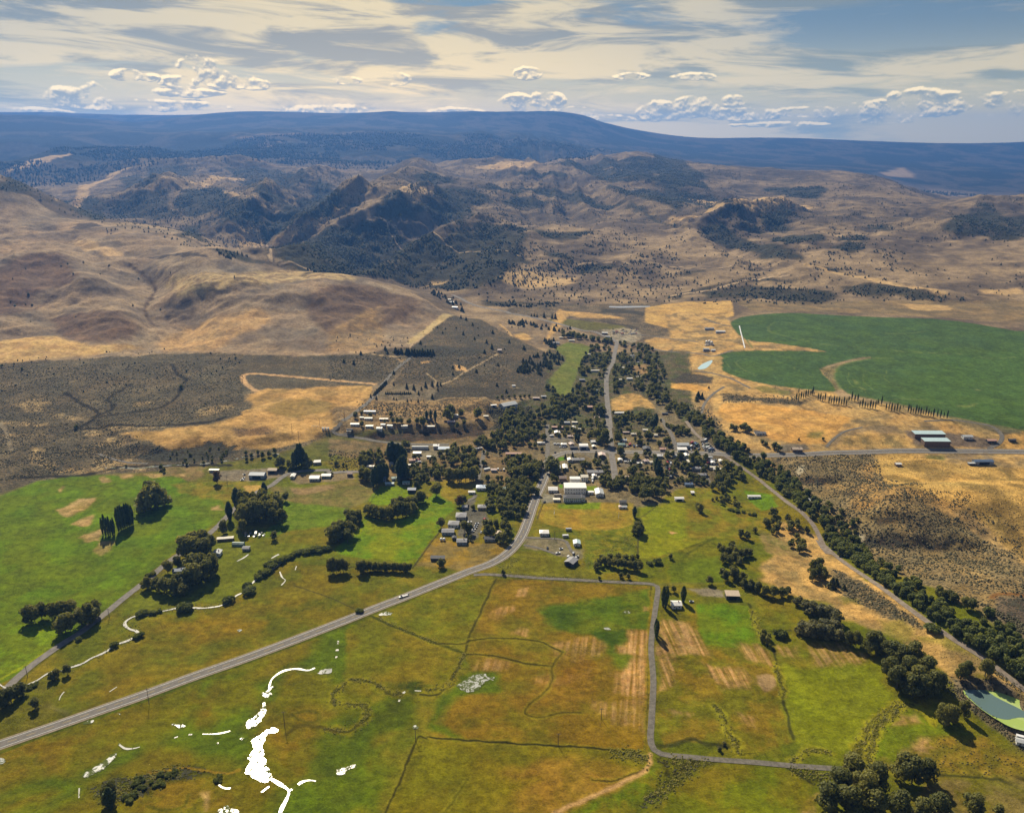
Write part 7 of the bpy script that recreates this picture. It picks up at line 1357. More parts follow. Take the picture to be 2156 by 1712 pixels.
trees('round', 'K', (410, 870, 310, 910, 340, 890, 30, 1060, 70, 1040, 110, 1010, 130, 990, 10, 1080), [20, 18, 20, 34, 34, 30, 26, 30], 'bushy tree between lane and creek near the corner', 'bushy trees between lane and creek', .95)
cluster('bush', 'K', (150, 960, 240, 915, 240, 935, 160, 975), 5, (2, 3), 'low shrub on the creek bank near the lane', 'low shrubs near the lane', 5)
trees('round', 'K', (215, 1080), [24], 'single round tree beside the junk heap above the highway'); trees('bush', 'K', (475, 665, 905, 275, 930, 262), [8, 8, 8], 'tiny dark bush on the lane verge', 'bushes on the lane verge')
trees('bush', 'L', (188, 490), [10], 'single dark bush on the highway verge'); trees('round', 'H', (1685, 1640), [12], 'small dark tree at the gravel road junction')
trees('round', 'K', (660, 1660, 690, 1650), [44, 46], 'tall dark tree rising from the reed bed', 'tall trees of the reed bed', .7); trees('poplar', 'K', (675, 1690), [50], 'dark column like tree in front of the reed bed', None, 1.6)
cluster('bush', 'K', (700, 1600, 860, 1500, 1080, 1450, 1100, 1480, 1020, 1540, 800, 1640, 720, 1680), 26, (1.6, 3.2), 'low dark shrub of the reed bed', 'shrubs of the reed bed', 6)
cluster('bush', 'K', (1270, 1470, 1340, 1490, 1350, 1530, 1300, 1510), 5, (1.5, 2.5), 'low shrub at the tip of the reed bed', 'tip of the reed bed', 6)
# centre left meadows
trees('poplar', 'ML', (1400, 1320), [40], 'shorter of the two poplars beside the farm drive', None, 1.7); trees('poplar', 'ML', (1445, 1250, 1470, 1235), [46, 40], 'taller poplar pair beside the farm drive', 'poplar pair beside the drive', 1.7)
trees('poplar', 'ML', (1612, 1185), [36], 'full poplar at the back of the farm grove', None, 1.8); trees('rust', 'ML', (1322, 1095), [28], 'browning round tree on the edge of the gravel farmyard', None, .9)
trees('round', 'ML', (1690, 1190, 1740, 1205), [18, 20], 'dark round tree on the back field of the farm grove', 'round trees on the back field', 1.0)
trees('round', 'ML', (1490, 1350, 1530, 1340, 1580, 1330, 1620, 1320, 1660, 1310, 1500, 1300, 1560, 1290, 1620, 1270, 1480, 1260, 1690, 1280, 1720, 1340, 1540, 1250, 1600, 1240, 1670, 1340, 1480, 1400, 1360, 1400, 1500, 1220, 1660, 1240), [46, 44, 44, 42, 44, 44, 42, 40, 40, 42, 34, 36, 38, 36, 30, 30, 30, 32], 'tall leafy tree of the farm grove on the green meadow', 'farm grove on the green meadow', .85)
trees('round', 'ML', (1670, 1435), [18], 'round tree alone in front of the farm grove')
trees('round', 'H', (40, 1330, 90, 1320, 150, 1290, 200, 1260, 120, 1240, 60, 1260, 180, 1330, 20, 1300), [34, 36, 38, 34, 30, 30, 30, 30], 'broad tree of the lower clump between the two green pastures', 'lower clump between pastures', 1.0)
trees('round', 'H', (200, 1150, 250, 1140, 290, 1130, 240, 1180, 180, 1100), [28, 30, 26, 24, 24], 'broad tree of the middle clump between the two green pastures', 'middle clump between pastures', 1.0)
trees('round', 'H', (370, 1060, 420, 1080, 460, 1100, 510, 1110, 560, 1110, 600, 1100, 660, 1090, 710, 1080, 750, 1070, 640, 1010, 700, 1000, 760, 1000, 810, 990, 820, 1040), [24, 28, 28, 28, 28, 26, 34, 34, 28, 26, 28, 28, 26, 24], 'dark tree of the long hedge across the green pasture', 'long hedge across the green pasture', 1.0)
trees('round', 'H', (880, 950, 910, 940), [28, 26], 'round dark tree at the garden end of the pasture hedge', 'garden end of the hedge', 1.0); trees('round', 'H', (1040, 890), [30], 'well rounded tree alone on the pasture edge below the gardens', None, 1.15)
trees('near', 'H', (10, 1630, 40, 1625, 75, 1625, 110, 1625, 140, 1620, 165, 1615), [34, 36, 34, 34, 32, 28], 'tree of the short planted row at the pasture fence', 'short planted row', .72)
trees('round', 'H', (300, 1625, 335, 1625, 350, 1615), [28, 30, 26], 'dark tree at the start of the long clipped row', 'start of the clipped row', .85)
trees('round', 'H', tuple(v for k in range(15) for v in (395+k*27.5, 1598+k*1.2)), [19, 18, 20, 18, 19, 20, 18], 'small tree of the long even row at the pasture fence', 'long even row', .95)
trees('round', 'H', (1080, 1570), [20], 'dark round tree beside the long dark shed', None, 1.1); trees('round', 'H', (1085, 1190), [24], 'tree at the pasture corner beside the motel row', None, .9)
trees('rust', 'H', (1260, 980), [26], 'browning broad tree above the motel row', None, 1.1); trees('round', 'H', (1300, 960, 1390, 1010), [20, 12], 'dark tree between motel row and grove', 'trees by the motel row')
trees('round', 'H', (1310, 1230, 1350, 1240, 1330, 1300, 1370, 1310), [26, 26, 12, 12], 'tree in the middle of the motel car park', 'trees of the motel car park', .9)
trees('round', 'H', (1530, 1260, 1570, 1270, 1650, 1320, 1690, 1330, 1720, 1290, 1680, 1220, 1620, 1190, 1560, 1180, 1510, 1180, 1740, 1230, 1700, 1170), [26, 24, 22, 26, 24, 22, 20, 18, 18, 20, 20], 'leafy tree around the house on the highway lawn', 'trees on the highway lawn', 1.0)
cluster('round', 'H', (1520, 960, 1640, 930, 1800, 960, 1900, 1020, 1957, 1000, 1940, 1090, 1840, 1120, 1700, 1100, 1560, 1060), 24, (7, 11), 'dark tree of the wood between motel and highway', 'wood between motel and highway', 7)
cluster('round', 'H', (1560, 800, 1700, 760, 1900, 760, 2000, 800, 1957, 920, 1800, 940, 1620, 920), 24, (8, 12), 'dark tree of the grove by the school turn', 'grove by the school turn', 8)
cluster('round', 'H', (1720, 560, 1900, 540, 2010, 600, 2060, 700, 1980, 740, 1780, 720, 1700, 640), 22, (9, 13), 'big dark tree of the grove below the dry paddock', 'grove below the dry paddock', 9)
trees('poplar', 'H', tuple(v for k in range(6) for v in (430+k*26, 790-k*14)), [42, 44, 46, 44, 42, 38], 'tall poplar of the screen behind the blue farmhouse', 'poplar screen behind the farmhouse', 1.3)
trees('poplar', 'H', tuple(v for k in range(6) for v in (590+k*28, 560+k*6)) + tuple(v for k in range(4) for v in (680+k*16, 720-k*10)), [44, 48, 46, 50, 46, 44], 'very tall dark poplar in the middle of the pasture side gardens', 'very tall poplars of the pasture side gardens', 1.5)
cluster('round', 'H', (370, 500, 480, 440, 560, 500, 560, 580, 460, 600, 380, 620, 300, 600, 300, 540), 14, (9, 13), 'tree of the grove at the farm side garden edge', 'grove at the farm side garden edge', 10)
trees('round', 'H', (340, 720, 370, 740, 330, 660), [26, 28, 20], 'dark tree beside the brown box shed', 'dark trees beside the box shed', .9); trees('round', 'H', (740, 420), [20], 'round dark tree at the bank road junction')
cluster('round', 'H', (700, 660, 860, 600, 1000, 620, 1140, 620, 1150, 720, 1050, 740, 960, 780, 860, 800, 720, 760), 30, (7, 11), 'leafy tree of the orchard like grove above the pasture', 'grove above the pasture', 11)
trees('round', 'H', (1170, 740, 1200, 745, 1240, 745, 1280, 750, 1320, 745, 1360, 740, 1400, 735, 1420, 710), [30, 30, 32, 32, 32, 32, 34, 30], 'tall tree of the row casting shadows on the dry grass', 'row casting shadows on the dry grass', .8)
cluster('round', 'H', (1120, 480, 1200, 440, 1300, 430, 1420, 500, 1430, 620, 1300, 640, 1160, 600), 22, (9, 13), 'big dark tree of the grove above the tall row', 'grove above the tall row', 12)
cluster('far', 'H', (1460, 340, 1560, 300, 1700, 280, 1830, 270, 1957, 330, 1900, 420, 1700, 440, 1540, 440, 1400, 400), 32, (9, 12), 'rounded tree of the wood between bank and red barn', 'wood between bank and red barn', 13)
cluster('far', 'H', (1600, 200, 1800, 150, 1957, 180, 1957, 260, 1760, 250, 1620, 240), 14, (9, 12), 'dark tree of the wood under the arena terrace', 'wood under the arena terrace', 14)
trees('poplar', 'H', (945, 150, 985, 150, 1028, 165), [24, 22, 26], ['first of three poplars in the upper trailer park', 'middle of three poplars in the upper trailer park', 'fullest of three poplars in the upper trailer park'], None, 1.3)
trees('far', 'H', (260, 130, 595, 115, 660, 180, 700, 180, 620, 175, 900, 200, 860, 180, 1150, 150, 1170, 110, 1280, 110, 1440, 130, 1240, 220, 1310, 190, 320, 100, 400, 120, 780, 190, 320, 210, 540, 180), [14, 12, 14, 12, 12, 20, 14, 26, 26, 18, 24, 14, 12, 10, 12, 14, 12, 10], 'shade tree between the trailers of the upper trailer park', 'shade trees of the trailer park', .95)
trees('round', 'H', (460, 640, 500, 330, 560, 1000), [10, 1, 1], 'small garden tree', 'small garden trees') if False else None
# east half of town
cluster('far', 'I', (0, 200, 120, 160, 240, 180, 360, 200, 370, 320, 280, 400, 120, 360, 0, 340), 26, (8, 12), 'tree of the gardens behind the back lane', 'gardens behind the back lane', 15)
cluster('far', 'I', (0, 60, 180, 60, 400, 20, 600, 10, 740, 60, 600, 90, 420, 130, 200, 160, 0, 160), 34, (9, 13), 'dark tree of the wood at the foot of the arena terrace', 'wood at the foot of the arena terrace', 16)
trees('poplar', 'I', (500, 160, 520, 158, 540, 157, 560, 158, 580, 160), [20, 22, 22, 22, 20], 'poplar of the close row behind the blue grey mobile home', 'close poplar row', .9)
trees('poplar', 'I', (672, 350, 690, 345, 700, 355), [20, 16, 18], 'dark narrow tree in the gardens behind the warehouse', 'narrow trees behind the warehouse', 1.5)
trees('far', 'I', (860, 340, 890, 335, 820, 330, 700, 280, 740, 260, 880, 200, 900, 240, 780, 190, 820, 180, 640, 250, 600, 290, 720, 220, 560, 300, 910, 210), [22, 22, 18, 12, 12, 12, 12, 12, 12, 10, 8, 10, 8, 12], 'garden tree in the block on the pasture side of the main street', 'garden trees on the pasture side of the main street', 1.0)
trees('far', 'I', (955, 390), [36], 'tall dark tree shading the main crossroads', None, .85); trees('far', 'I', (905, 90, 930, 100), [24, 20], 'large round tree beside the upper main street', 'round trees of the upper main street', 1.1)
trees('spruce', 'I', (572, 520), [12], 'smaller conifer on the small green lawn'); trees('spruce', 'I', (642, 500), [12], 'pointed conifer behind the long ranch house'); trees('spruce', 'I', (868, 505), [15], 'conifer beside the pink roofed crossroads building')
trees('round', 'I', (440, 610, 470, 640, 430, 660, 480, 680, 450, 740, 410, 600, 492, 740), [28, 28, 30, 26, 18, 20, 10], 'dark tree in the block between highway and ranch house', 'trees between highway and ranch house', 1.0)
trees('round', 'I', (770, 600, 800, 610, 880, 600, 970, 580, 940, 630, 730, 590, 900, 570, 975, 630), [16, 14, 16, 12, 12, 10, 12, 12], 'garden tree behind the long row house', 'trees behind the row house', 1.05)
trees('round', 'I', (300, 640, 330, 620, 280, 600, 200, 700, 240, 680, 150, 680, 100, 690, 180, 600, 220, 560, 120, 560, 80, 600, 40, 640), [22, 22, 20, 28, 28, 26, 24, 20, 20, 18, 20, 20], 'big dark tree of the grove by the highway bend', 'grove by the highway bend', 1.0)
trees('round', 'I', (60, 830, 100, 860, 150, 870, 200, 880, 250, 870, 290, 870, 120, 920, 170, 940, 60, 900, 20, 960, 100, 1050, 160, 1060, 40, 1080, 120, 1100, 200, 820, 20, 860), [22, 24, 22, 22, 20, 18, 20, 20, 20, 18, 18, 18, 14, 14, 16, 16], 'round tree of the grove along the highway by the school', 'grove along the highway by the school', 1.05)
cluster('round', 'I', (900, 740, 1000, 700, 1060, 720, 1100, 760, 1080, 830, 960, 820), 16, (7, 10.5), 'dark tree of the thick grove at the end of the main street', 'thick grove at the main street end', 17)
cluster('round', 'I', (1100, 740, 1200, 700, 1300, 720, 1400, 730, 1560, 740, 1560, 840, 1460, 880, 1320, 900, 1240, 860, 1120, 850), 30, (8, 12), 'dark tree of the grove on the near edge of town', 'grove on the near edge of town', 18)
trees('round', 'I', (1340, 920, 1380, 910, 1440, 890, 1500, 900, 1240, 660, 1210, 680), [28, 26, 24, 22, 18, 20], 'very dark tree shading the lowest garden fences', 'dark trees shading the lowest fences', 1.1)
trees('poplar', 'I', (1450, 670, 1470, 690, 1440, 640, 1500, 690), [38, 34, 32, 24], 'tall poplar in the middle of the riverward gardens', 'tall poplars of the riverward gardens', 1.4)
trees('poplar', 'I', (1430, 220, 1445, 225, 1415, 215), [30, 32, 26], 'tall dark poplar beside the dry flat', 'poplars beside the dry flat', 1.5)
cluster('far', 'I', (1290, 120, 1400, 100, 1400, 210, 1300, 220, 1280, 180), 9, (10, 13), 'big dark tree beside the poplars of the dry flat', 'big trees by the dry flat', 19)
trees('far', 'I', (1060, 190, 1100, 180, 1140, 170, 1080, 250, 1075, 320, 1080, 360, 1290, 300, 1370, 330, 1400, 330, 1480, 280, 1540, 380, 1570, 370, 1300, 390, 1110, 490, 1100, 460, 1390, 490, 1560, 500, 1040, 85, 1165, 90, 1220, 90), [18, 16, 18, 18, 18, 20, 12, 18, 16, 18, 16, 14, 14, 20, 16, 10, 14, 8, 8, 8], 'garden tree in the blocks on the river side of the main street', 'garden trees on the river side of the main street', 1.05)
cluster('far', 'I', (1580, 220, 1700, 230, 1800, 290, 1780, 330, 1660, 310, 1590, 260), 14, (7, 10), 'dark tree behind the big metal workshop', 'trees behind the metal workshop', 20)
trees('round', 'I', (1800, 560, 1850, 580, 1840, 520, 1880, 600, 1660, 600, 1720, 600, 1700, 640, 1750, 630, 1640, 560), [22, 20, 18, 14, 12, 14, 14, 12, 10], 'garden tree below the street to the bridge', 'gardens below the street to the bridge', 1.05)
cluster('round', 'I', (1600, 700, 1720, 720, 1850, 700, 1957, 740, 1957, 790, 1800, 770, 1640, 760), 14, (5, 8), 'low tree of the orchard gardens', 'orchard gardens', 21)
cluster('round', 'J', (100, 1110, 200, 1090, 290, 1100, 320, 1180, 300, 1230, 200, 1250, 120, 1240, 90, 1180), 20, (8, 12), 'big round tree of the grove between side street and track', 'grove between side street and track', 22)
trees('round', 'J', (200, 1090, 240, 1080), [22, 16], 'dark tree by the scrap heaps at the track', 'dark trees by the scrap heaps'); cluster('round', 'J', (90, 1240, 160, 1250, 280, 1280, 200, 1320, 100, 1290), 8, (4, 6), 'small bushy tree below the track grove', 'bushy trees below the track grove', 23)
# upper town
cluster('far', 'G', (900, 570, 1000, 550, 1100, 560, 1100, 620, 1060, 700, 1000, 720, 960, 650, 860, 660, 830, 600), 20, (9, 12), 'broad tree of the grove between long paddock and main street', 'grove between paddock and main street', 24)
cluster('far', 'G', (900, 470, 1000, 470, 1130, 460, 1140, 520, 1000, 530, 900, 500), 12, (7, 10), 'tree of the gardens at the top of the long paddock', 'gardens at the top of the paddock', 25)
cluster('far', 'G', (770, 700, 890, 710, 890, 770, 780, 770), 7, (8, 11), 'round tree on the town edge of the long paddock', 'town edge of the paddock', 26)
cluster('far', 'G', (740, 880, 890, 870, 1040, 880, 1050, 980, 900, 980, 740, 970), 20, (8, 11), 'tree of the thick hedge at the foot of the long paddock', 'hedge at the foot of the paddock', 27)
cluster('far', 'G', (640, 1010, 900, 990, 1060, 1010, 1050, 1050, 900, 1060, 720, 1080, 600, 1100, 480, 1120, 460, 1060), 30, (8, 12), 'tree of the wood below the long paddock', 'wood below the long paddock', 28)
cluster('far', 'G', (430, 900, 480, 900, 570, 1000, 540, 1020, 460, 960), 8, (7, 10), 'tree along the terrace tip of the long paddock', 'terrace tip of the paddock', 29)
cluster('far', 'G', (1120, 820, 1250, 830, 1240, 950, 1140, 960), 12, (8, 11), 'dark tree on the river side of the main street above the tan meadow', 'trees above the tan meadow', 30)
cluster('far', 'G', (1350, 820, 1450, 820, 1450, 940, 1350, 950), 9, (8, 11), 'dark tree on the corner of the tan meadow', 'corner of the tan meadow', 31)
cluster('far', 'G', (1120, 700, 1200, 680, 1330, 660, 1350, 740, 1200, 760, 1120, 770), 14, (7, 10), 'garden tree of the upper riverward blocks', 'gardens of the upper riverward blocks', 32)
cluster('far', 'G', (1160, 560, 1300, 560, 1340, 620, 1200, 640), 10, (8, 11), 'tree of the topmost gardens behind the scrap yard', 'gardens behind the scrap yard', 33)
trees('far', 'G', (1515, 735, 1600, 560, 1500, 590), [14, 12, 14], 'single dark tree on the river side of the cleared lot', 'single trees by the cleared lot', 1.0); trees('poplar', 'G', (708, 985), [20], 'narrow poplar at the foot of the long paddock', None, 1.4)
cluster('juniper', 'G', (60, 700, 200, 600, 380, 540, 540, 500, 620, 560, 600, 620, 500, 700, 420, 780, 280, 790, 120, 770), 75, (6, 9), 'dark juniper of the wood on the knoll beside the long paddock', 'juniper wood on the knoll', 34, gap=.4)
cluster('juniper', 'G', (420, 360, 500, 380, 540, 480, 460, 480, 400, 420), 12, (7, 10), 'juniper above the corner of the long paddock', 'junipers above the paddock corner', 35)
trees('spruce', 'G', (405, 150, 490, 160, 525, 165, 300, 140, 330, 145, 270, 140), [12, 10, 12, 8, 8, 7], 'dark conifer by the brown green field under the hills', 'conifers by the brown green field')
trees('juniper', 'E', (600, 495, 975, 435, 1430, 335, 1550, 385, 1743, 320, 1680, 425, 1735, 485, 1655, 530, 1570, 735, 1320, 690, 1385, 680, 1320, 760, 1800, 665, 1790, 880, 1920, 420, 2075, 490, 1240, 275, 1155, 260, 1210, 320, 1590, 345, 1405, 160, 1460, 180, 1530, 235, 340, 545, 690, 750, 265, 650, 160, 630, 1890, 950),
      [9, 8, 7, 6, 8, 8, 10, 9, 8, 7, 7, 7, 7, 8, 7, 9, 4, 4, 5, 4, 7, 7, 6, 8, 8, 9, 8, 8], 'lone juniper dotted on the sage terrace', 'lone junipers on the sage terrace')
trees('juniper', 'E', tuple(v for k in range(14) for v in (480+k*10, 980-k*10)), [6, 7, 6, 8], 'small conifer in the row along the cemetery road', 'row along the cemetery road')
trees('spruce', 'E', (830, 905, 905, 920, 1030, 890, 1100, 880, 1155, 880, 1190, 875, 955, 970, 985, 920, 1160, 925, 1100, 1010, 950, 1050, 835, 1045, 505, 1020, 445, 1000, 690, 1020, 720, 1030, 690, 870, 1010, 1045, 875, 1040), [13, 14, 13, 13, 10, 9, 10, 8, 8, 12, 9, 8, 9, 9, 6, 6, 8, 5, 6], 'dark conifer of the cemetery', 'conifers of the cemetery')
trees('juniper', 'E', tuple(v for k in range(13) for v in (605+k*22, 965)), [5, 6], 'little conifer in the straight cemetery row', 'straight cemetery row')
trees('juniper', 'E', tuple(v for k in range(9) for v in (885+k*28, 545+(k % 2)*6)), [12, 13, 11], 'dark juniper at the foot of the dry hill beside the road', 'junipers at the foot of the dry hill')
trees('juniper', 'E', (710, 530, 740, 535, 770, 530, 830, 545, 850, 545, 620, 530), [12, 10, 11, 14, 13, 8], 'dark juniper on the hill side of the road junction', 'junipers on the hill side of the junction')
trees('far', 'G', (30, 1010, 90, 1005, 150, 1010, 200, 1000, 250, 1000, -40, 1010, -90, 1020), [8, 9, 9, 8, 8, 9, 8], 'leafy tree behind the arena building', 'trees behind the arena building')
# pivot poplars
r_ = random.Random(3)
PP = []
for seg, n in (((662, 640, 770, 600), 8), ((805, 635, 850, 640), 4), ((875, 655, 990, 668), 8), ((1005, 640, 1065, 640), 4), ((1078, 680, 1180, 688), 7), ((1195, 660, 1220, 665), 2), ((1250, 695, 1340, 710), 6), ((1395, 715, 1560, 740), 11), ((1585, 742, 1650, 750), 4)):
    for k in range(n): PP += [seg[0]+(seg[2]-seg[0])*k/max(n-1, 1), seg[1]+(seg[3]-seg[1])*k/max(n-1, 1)+r_.uniform(-4, 4)]
trees('poplar', 'J', tuple(PP), [19, 16, 17, 13, 18, 15, 12], 'slender poplar of the broken row below the irrigated circles', 'broken poplar row below the circles', .75)
trees('poplar', 'J', (524, 556, 620, 574, 678, 588, 727, 598, 763, 598, 780, 600, 888, 618, 1012, 635, 1202, 662, 1275, 668, 1362, 690, 1410, 690), [6, 6, 11, 9, 10, 8, 8, 8, 9, 9, 8, 9], 'small thin poplar on the very edge of the irrigated circles', 'thin poplars on the edge of the circles', .8)
trees('far', 'J', (240, 830, 265, 835, 320, 835, 345, 845, 440, 920, 465, 935, 520, 950, 545, 965, 840, 895), [14, 12, 18, 16, 10, 11, 14, 14, 7], 'broad tree on the dry slope near the dark roofed hut', 'trees on the dry slope', 1.15)
trees('juniper', 'J', (20, 620, 45, 625, 10, 640, 680, 895, 90, 556), [14, 12, 10, 6, 5], 'lone conifer on the dry slope above the river', 'lone conifers above the river')
trees('round', 'M', (1640, 400, 1660, 420, 1720, 430, 1790, 470, 1830, 480, 1700, 410), [22, 22, 22, 24, 24, 20], 'pale open tree between willow belt and sage bluff', 'open trees between belt and bluff', 1.0)
trees('far', 'ML', (1105, 520), [10], 'lone round tree on the dry wash of the sage plain', None, 1.1); trees('far', 'ML', (465, 765), [9], 'lone round bush where the washes meet', None, 1.2); trees('far', 'ML', (15, 390, 135, 405), [7, 6], 'small dark tree at the edge of the dry hill', 'small trees at the edge of the dry hill')
cluster('willow', 'ML', (930, 930, 1100, 900, 1300, 880, 1400, 900, 1380, 950, 1100, 985, 960, 960), 26, (3, 5), 'low dark willow of the thicket in the hollow by the canal', 'thicket in the hollow by the canal', 36)
trees('far', 'ML', (985, 1010, 1000, 1025, 770, 995, 1500, 960, 1530, 940, 1600, 940, 1640, 930, 1670, 915, 1570, 920, 1500, 920, 1240, 980, 1140, 985, 1290, 965, 1350, 960, 1700, 1000, 1720, 990), [12, 10, 6, 10, 12, 14, 12, 14, 10, 10, 8, 8, 8, 8, 26, 20], 'small tree along the irrigation canal', 'trees along the irrigation canal', .9)
trees('poplar', 'ML', (1790, 1000, 1805, 990, 1820, 985, 1835, 980, 1850, 985, 1870, 995), [36, 40, 46, 46, 40, 32], 'tall poplar of the clump above the blue barn', 'poplar clump above the blue barn', 1.2)
trees('round', 'ML', (1760, 1000, 1780, 1010, 1860, 1010, 1885, 1000, 2050, 985, 2090, 990, 1980, 1040, 2020, 1045, 2110, 1000), [18, 16, 18, 20, 12, 8, 8, 8, 8], 'round tree in the yards beside the lane', 'round trees beside the lane', 1.0)
# ---------------------------------------------------------------- masses nobody could count
def mass(name, label, pts, shape, m, seed=0):
    """pts: (x, y, h, w). one mesh of small faceted bushes"""
    r = np.random.RandomState(seed); pts = np.array(pts); n = len(pts)
    if shape == 'cone': tv = np.array([(0.5, 0, 0.08), (-.25, .43, 0.08), (-.25, -.43, 0.08), (0, 0, 1), (.30, .25, .45), (-.36, .06, .4), (.1, -.37, .5)]); tf = np.array([(0, 1, 4), (1, 3, 4), (0, 4, 3), (1, 2, 5), (1, 5, 3), (2, 3, 5), (2, 0, 6), (0, 3, 6), (2, 6, 3)])
    else: tv = np.array([(.5, 0, 0), (.15, .48, 0), (-.4, .29, 0), (-.4, -.29, 0), (.15, -.48, 0), (.3, .2, .75), (-.35, .1, .7), (.05, -.35, .85), (0, 0, 1.)]); tf = np.array([(0, 1, 5), (1, 2, 6), (1, 6, 5), (2, 3, 6), (3, 4, 7), (3, 7, 6), (4, 0, 7), (0, 5, 7), (5, 6, 8), (6, 7, 8), (7, 5, 8)])
    a = r.rand(n)*6.283; ca_, sa_ = np.cos(a), np.sin(a); w_ = pts[:, 3]; h = pts[:, 2]; z = height(pts[:, 0], pts[:, 1])
    jit = 1+.35*r.normal(size=(n, len(tv), 3))*.6
    T = tv[None]*jit
    V = np.stack([pts[:, 0, None]+w_[:, None]*(T[..., 0]*ca_[:, None]-T[..., 1]*sa_[:, None]), pts[:, 1, None]+w_[:, None]*(T[..., 0]*sa_[:, None]+T[..., 1]*ca_[:, None]), z[:, None]-.15+h[:, None]*T[..., 2]], -1).reshape(-1, 3).astype(np.float32)
    F = (tf[None]+(np.arange(n)*len(tv))[:, None, None]).reshape(-1, 3).astype(np.int32)
    me = bpy.data.meshes.new(name); me.vertices.add(len(V)); me.vertices.foreach_set('co', V.ravel()); me.loops.add(F.size); me.loops.foreach_set('vertex_index', F.ravel())
    me.polygons.add(len(F)); me.polygons.foreach_set('loop_start', np.arange(0, F.size, 3, dtype=np.int32)); me.update(calc_edges=True); me.materials.append(m)
    o = link(name, me, kind='stuff'); o['label'] = label; o['category'] = 'vegetation'; return o
def scatter(poly_px, n, seed, h=(1, 2), wr=1.0, thin=None):
    P = ats(poly_px); xs = [p[0] for p in P]; ys = [p[1] for p in P]; r = np.random.RandomState(seed)
    x = r.uniform(min(xs), max(xs), n*4); y = r.uniform(min(ys), max(ys), n*4); k = pip(P, x, y)
    if thin: k &= (fbm(x, y, thin[0], 3, .6, seed*.7) > thin[1])
    x, y = x[k][:n], y[k][:n]; hh = r.uniform(h[0], h[1], len(x)); return np.stack([x, y, hh, hh*wr*r.uniform(.8, 1.3, len(x))], 1)
# woods on the slopes across the valley
WD = []
sd = 100
for pan, k_, polys in hw:
    for q in polys:
        sd += 1; P = px(pan, *q); W_ = ats(P); ar = abs(sum(W_[i][0]*W_[(i+1) % len(W_)][1]-W_[(i+1) % len(W_)][0]*W_[i][1] for i in range(len(W_))))/2
        WD.append(scatter(P, int(min(ar/190*(k_-.45)*2, 5200)), sd, (5, 9), .72, (110, -.02)))
jun = [('TM', (1150, 1130, 1500, 1130, 2156, 1170, 2156, 1380, 1000, 1400, 900, 1330, 1050, 1250), 420), ('TM', (0, 690, 900, 690, 1300, 900, 1150, 1250, 300, 1230, 0, 1200), 500), ('TM', (800, 560, 2156, 560, 2156, 1160, 1200, 900), 420), ('TR', (0, 560, 900, 620, 1500, 800, 1300, 1240, 0, 1340), 420), ('TR', (150, 1230, 1640, 1320, 1500, 1370, 100, 1400), 160), ('TR', (1250, 1200, 2156, 1190, 2156, 1340, 1300, 1330), 30),
       ('TL', (0, 1100, 1100, 1100, 1500, 1300, 900, 1510, 0, 1500), 22), ('ML', (0, 360, 900, 290, 1500, 320, 1400, 520, 0, 560), 90), ('E', (0, 300, 850, 360, 860, 600, 0, 640), 120), ('E', (1000, 240, 2100, 240, 2100, 900, 900, 700), 110), ('TL', (0, 640, 1300, 560, 2156, 600, 2156, 1160, 1300, 1050, 500, 870), 2600), ('TR', (380, 1280, 1000, 1330, 900, 1400, 380, 1380), 60)]
for pan, q, n in jun: sd += 1; WD.append(scatter(px(pan, *q), n//(3 if pan == 'E' else 1), sd, (2.2, 4.5) if pan in ('E', 'ML') else (4, 7), .9))
r = np.random.RandomState(8); n = 150000; aa = np.radians(r.uniform(-36, 36, n)); dd = np.exp(r.uniform(math.log(1900), math.log(6500), n)); x, y = dd*np.sin(aa), dd*np.cos(aa)
e_ = 12.; z0_ = height(x, y); gx_ = (height(x+e_, y)-z0_)/e_; gy_ = (height(x, y+e_)-z0_)/e_
away = (gx_*math.sin(SUN_AZ)+gy_*math.cos(SUN_AZ))                    # rises towards the sun: slopes turned away keep moisture; extra trees there deepen shade
k = (r.rand(n) < np.clip((away-.10)*2.2, 0, .8)) & (dd > 2300 + 500*(aa < 0)) & (aa > -.46) & (fbm(x, y, 260, 3, .6, 7.) > -.05)
hh = r.uniform(4, 8, k.sum()); WD.append(np.stack([x[k], y[k], hh, hh*.8], 1)); print('JUN', k.sum())
mass('juniper_woodland', 'dark junipers thickly dotted over the slopes across the valley', np.concatenate(WD), 'cone', M_NEED, 3)
# forest on the plateau and its rim
r = np.random.RandomState(9); n = 52000; aa = np.radians(r.uniform(-36, 30, n)); dd = np.exp(r.uniform(math.log(6200), math.log(8900), n)); x, y = dd*np.sin(aa), dd*np.cos(aa)
k = (fbm(x, y, 700, 4, .6, 3.) > -.1) & (sstep(dd + 900*fbm(x, y, 500, 3, .5, 1.) - 900*(aa > .1), 6000, 7600) > r.rand(n))
hh = r.uniform(12, 22, k.sum()); mass('conifer_forest', 'far dark conifer forest covering the blue plateau', np.stack([x[k], y[k], hh, hh*.6], 1), 'cone', leaf_mat('forest_needles', (.014, .022, .017), (.03, .04, .03), .01, False), 4)
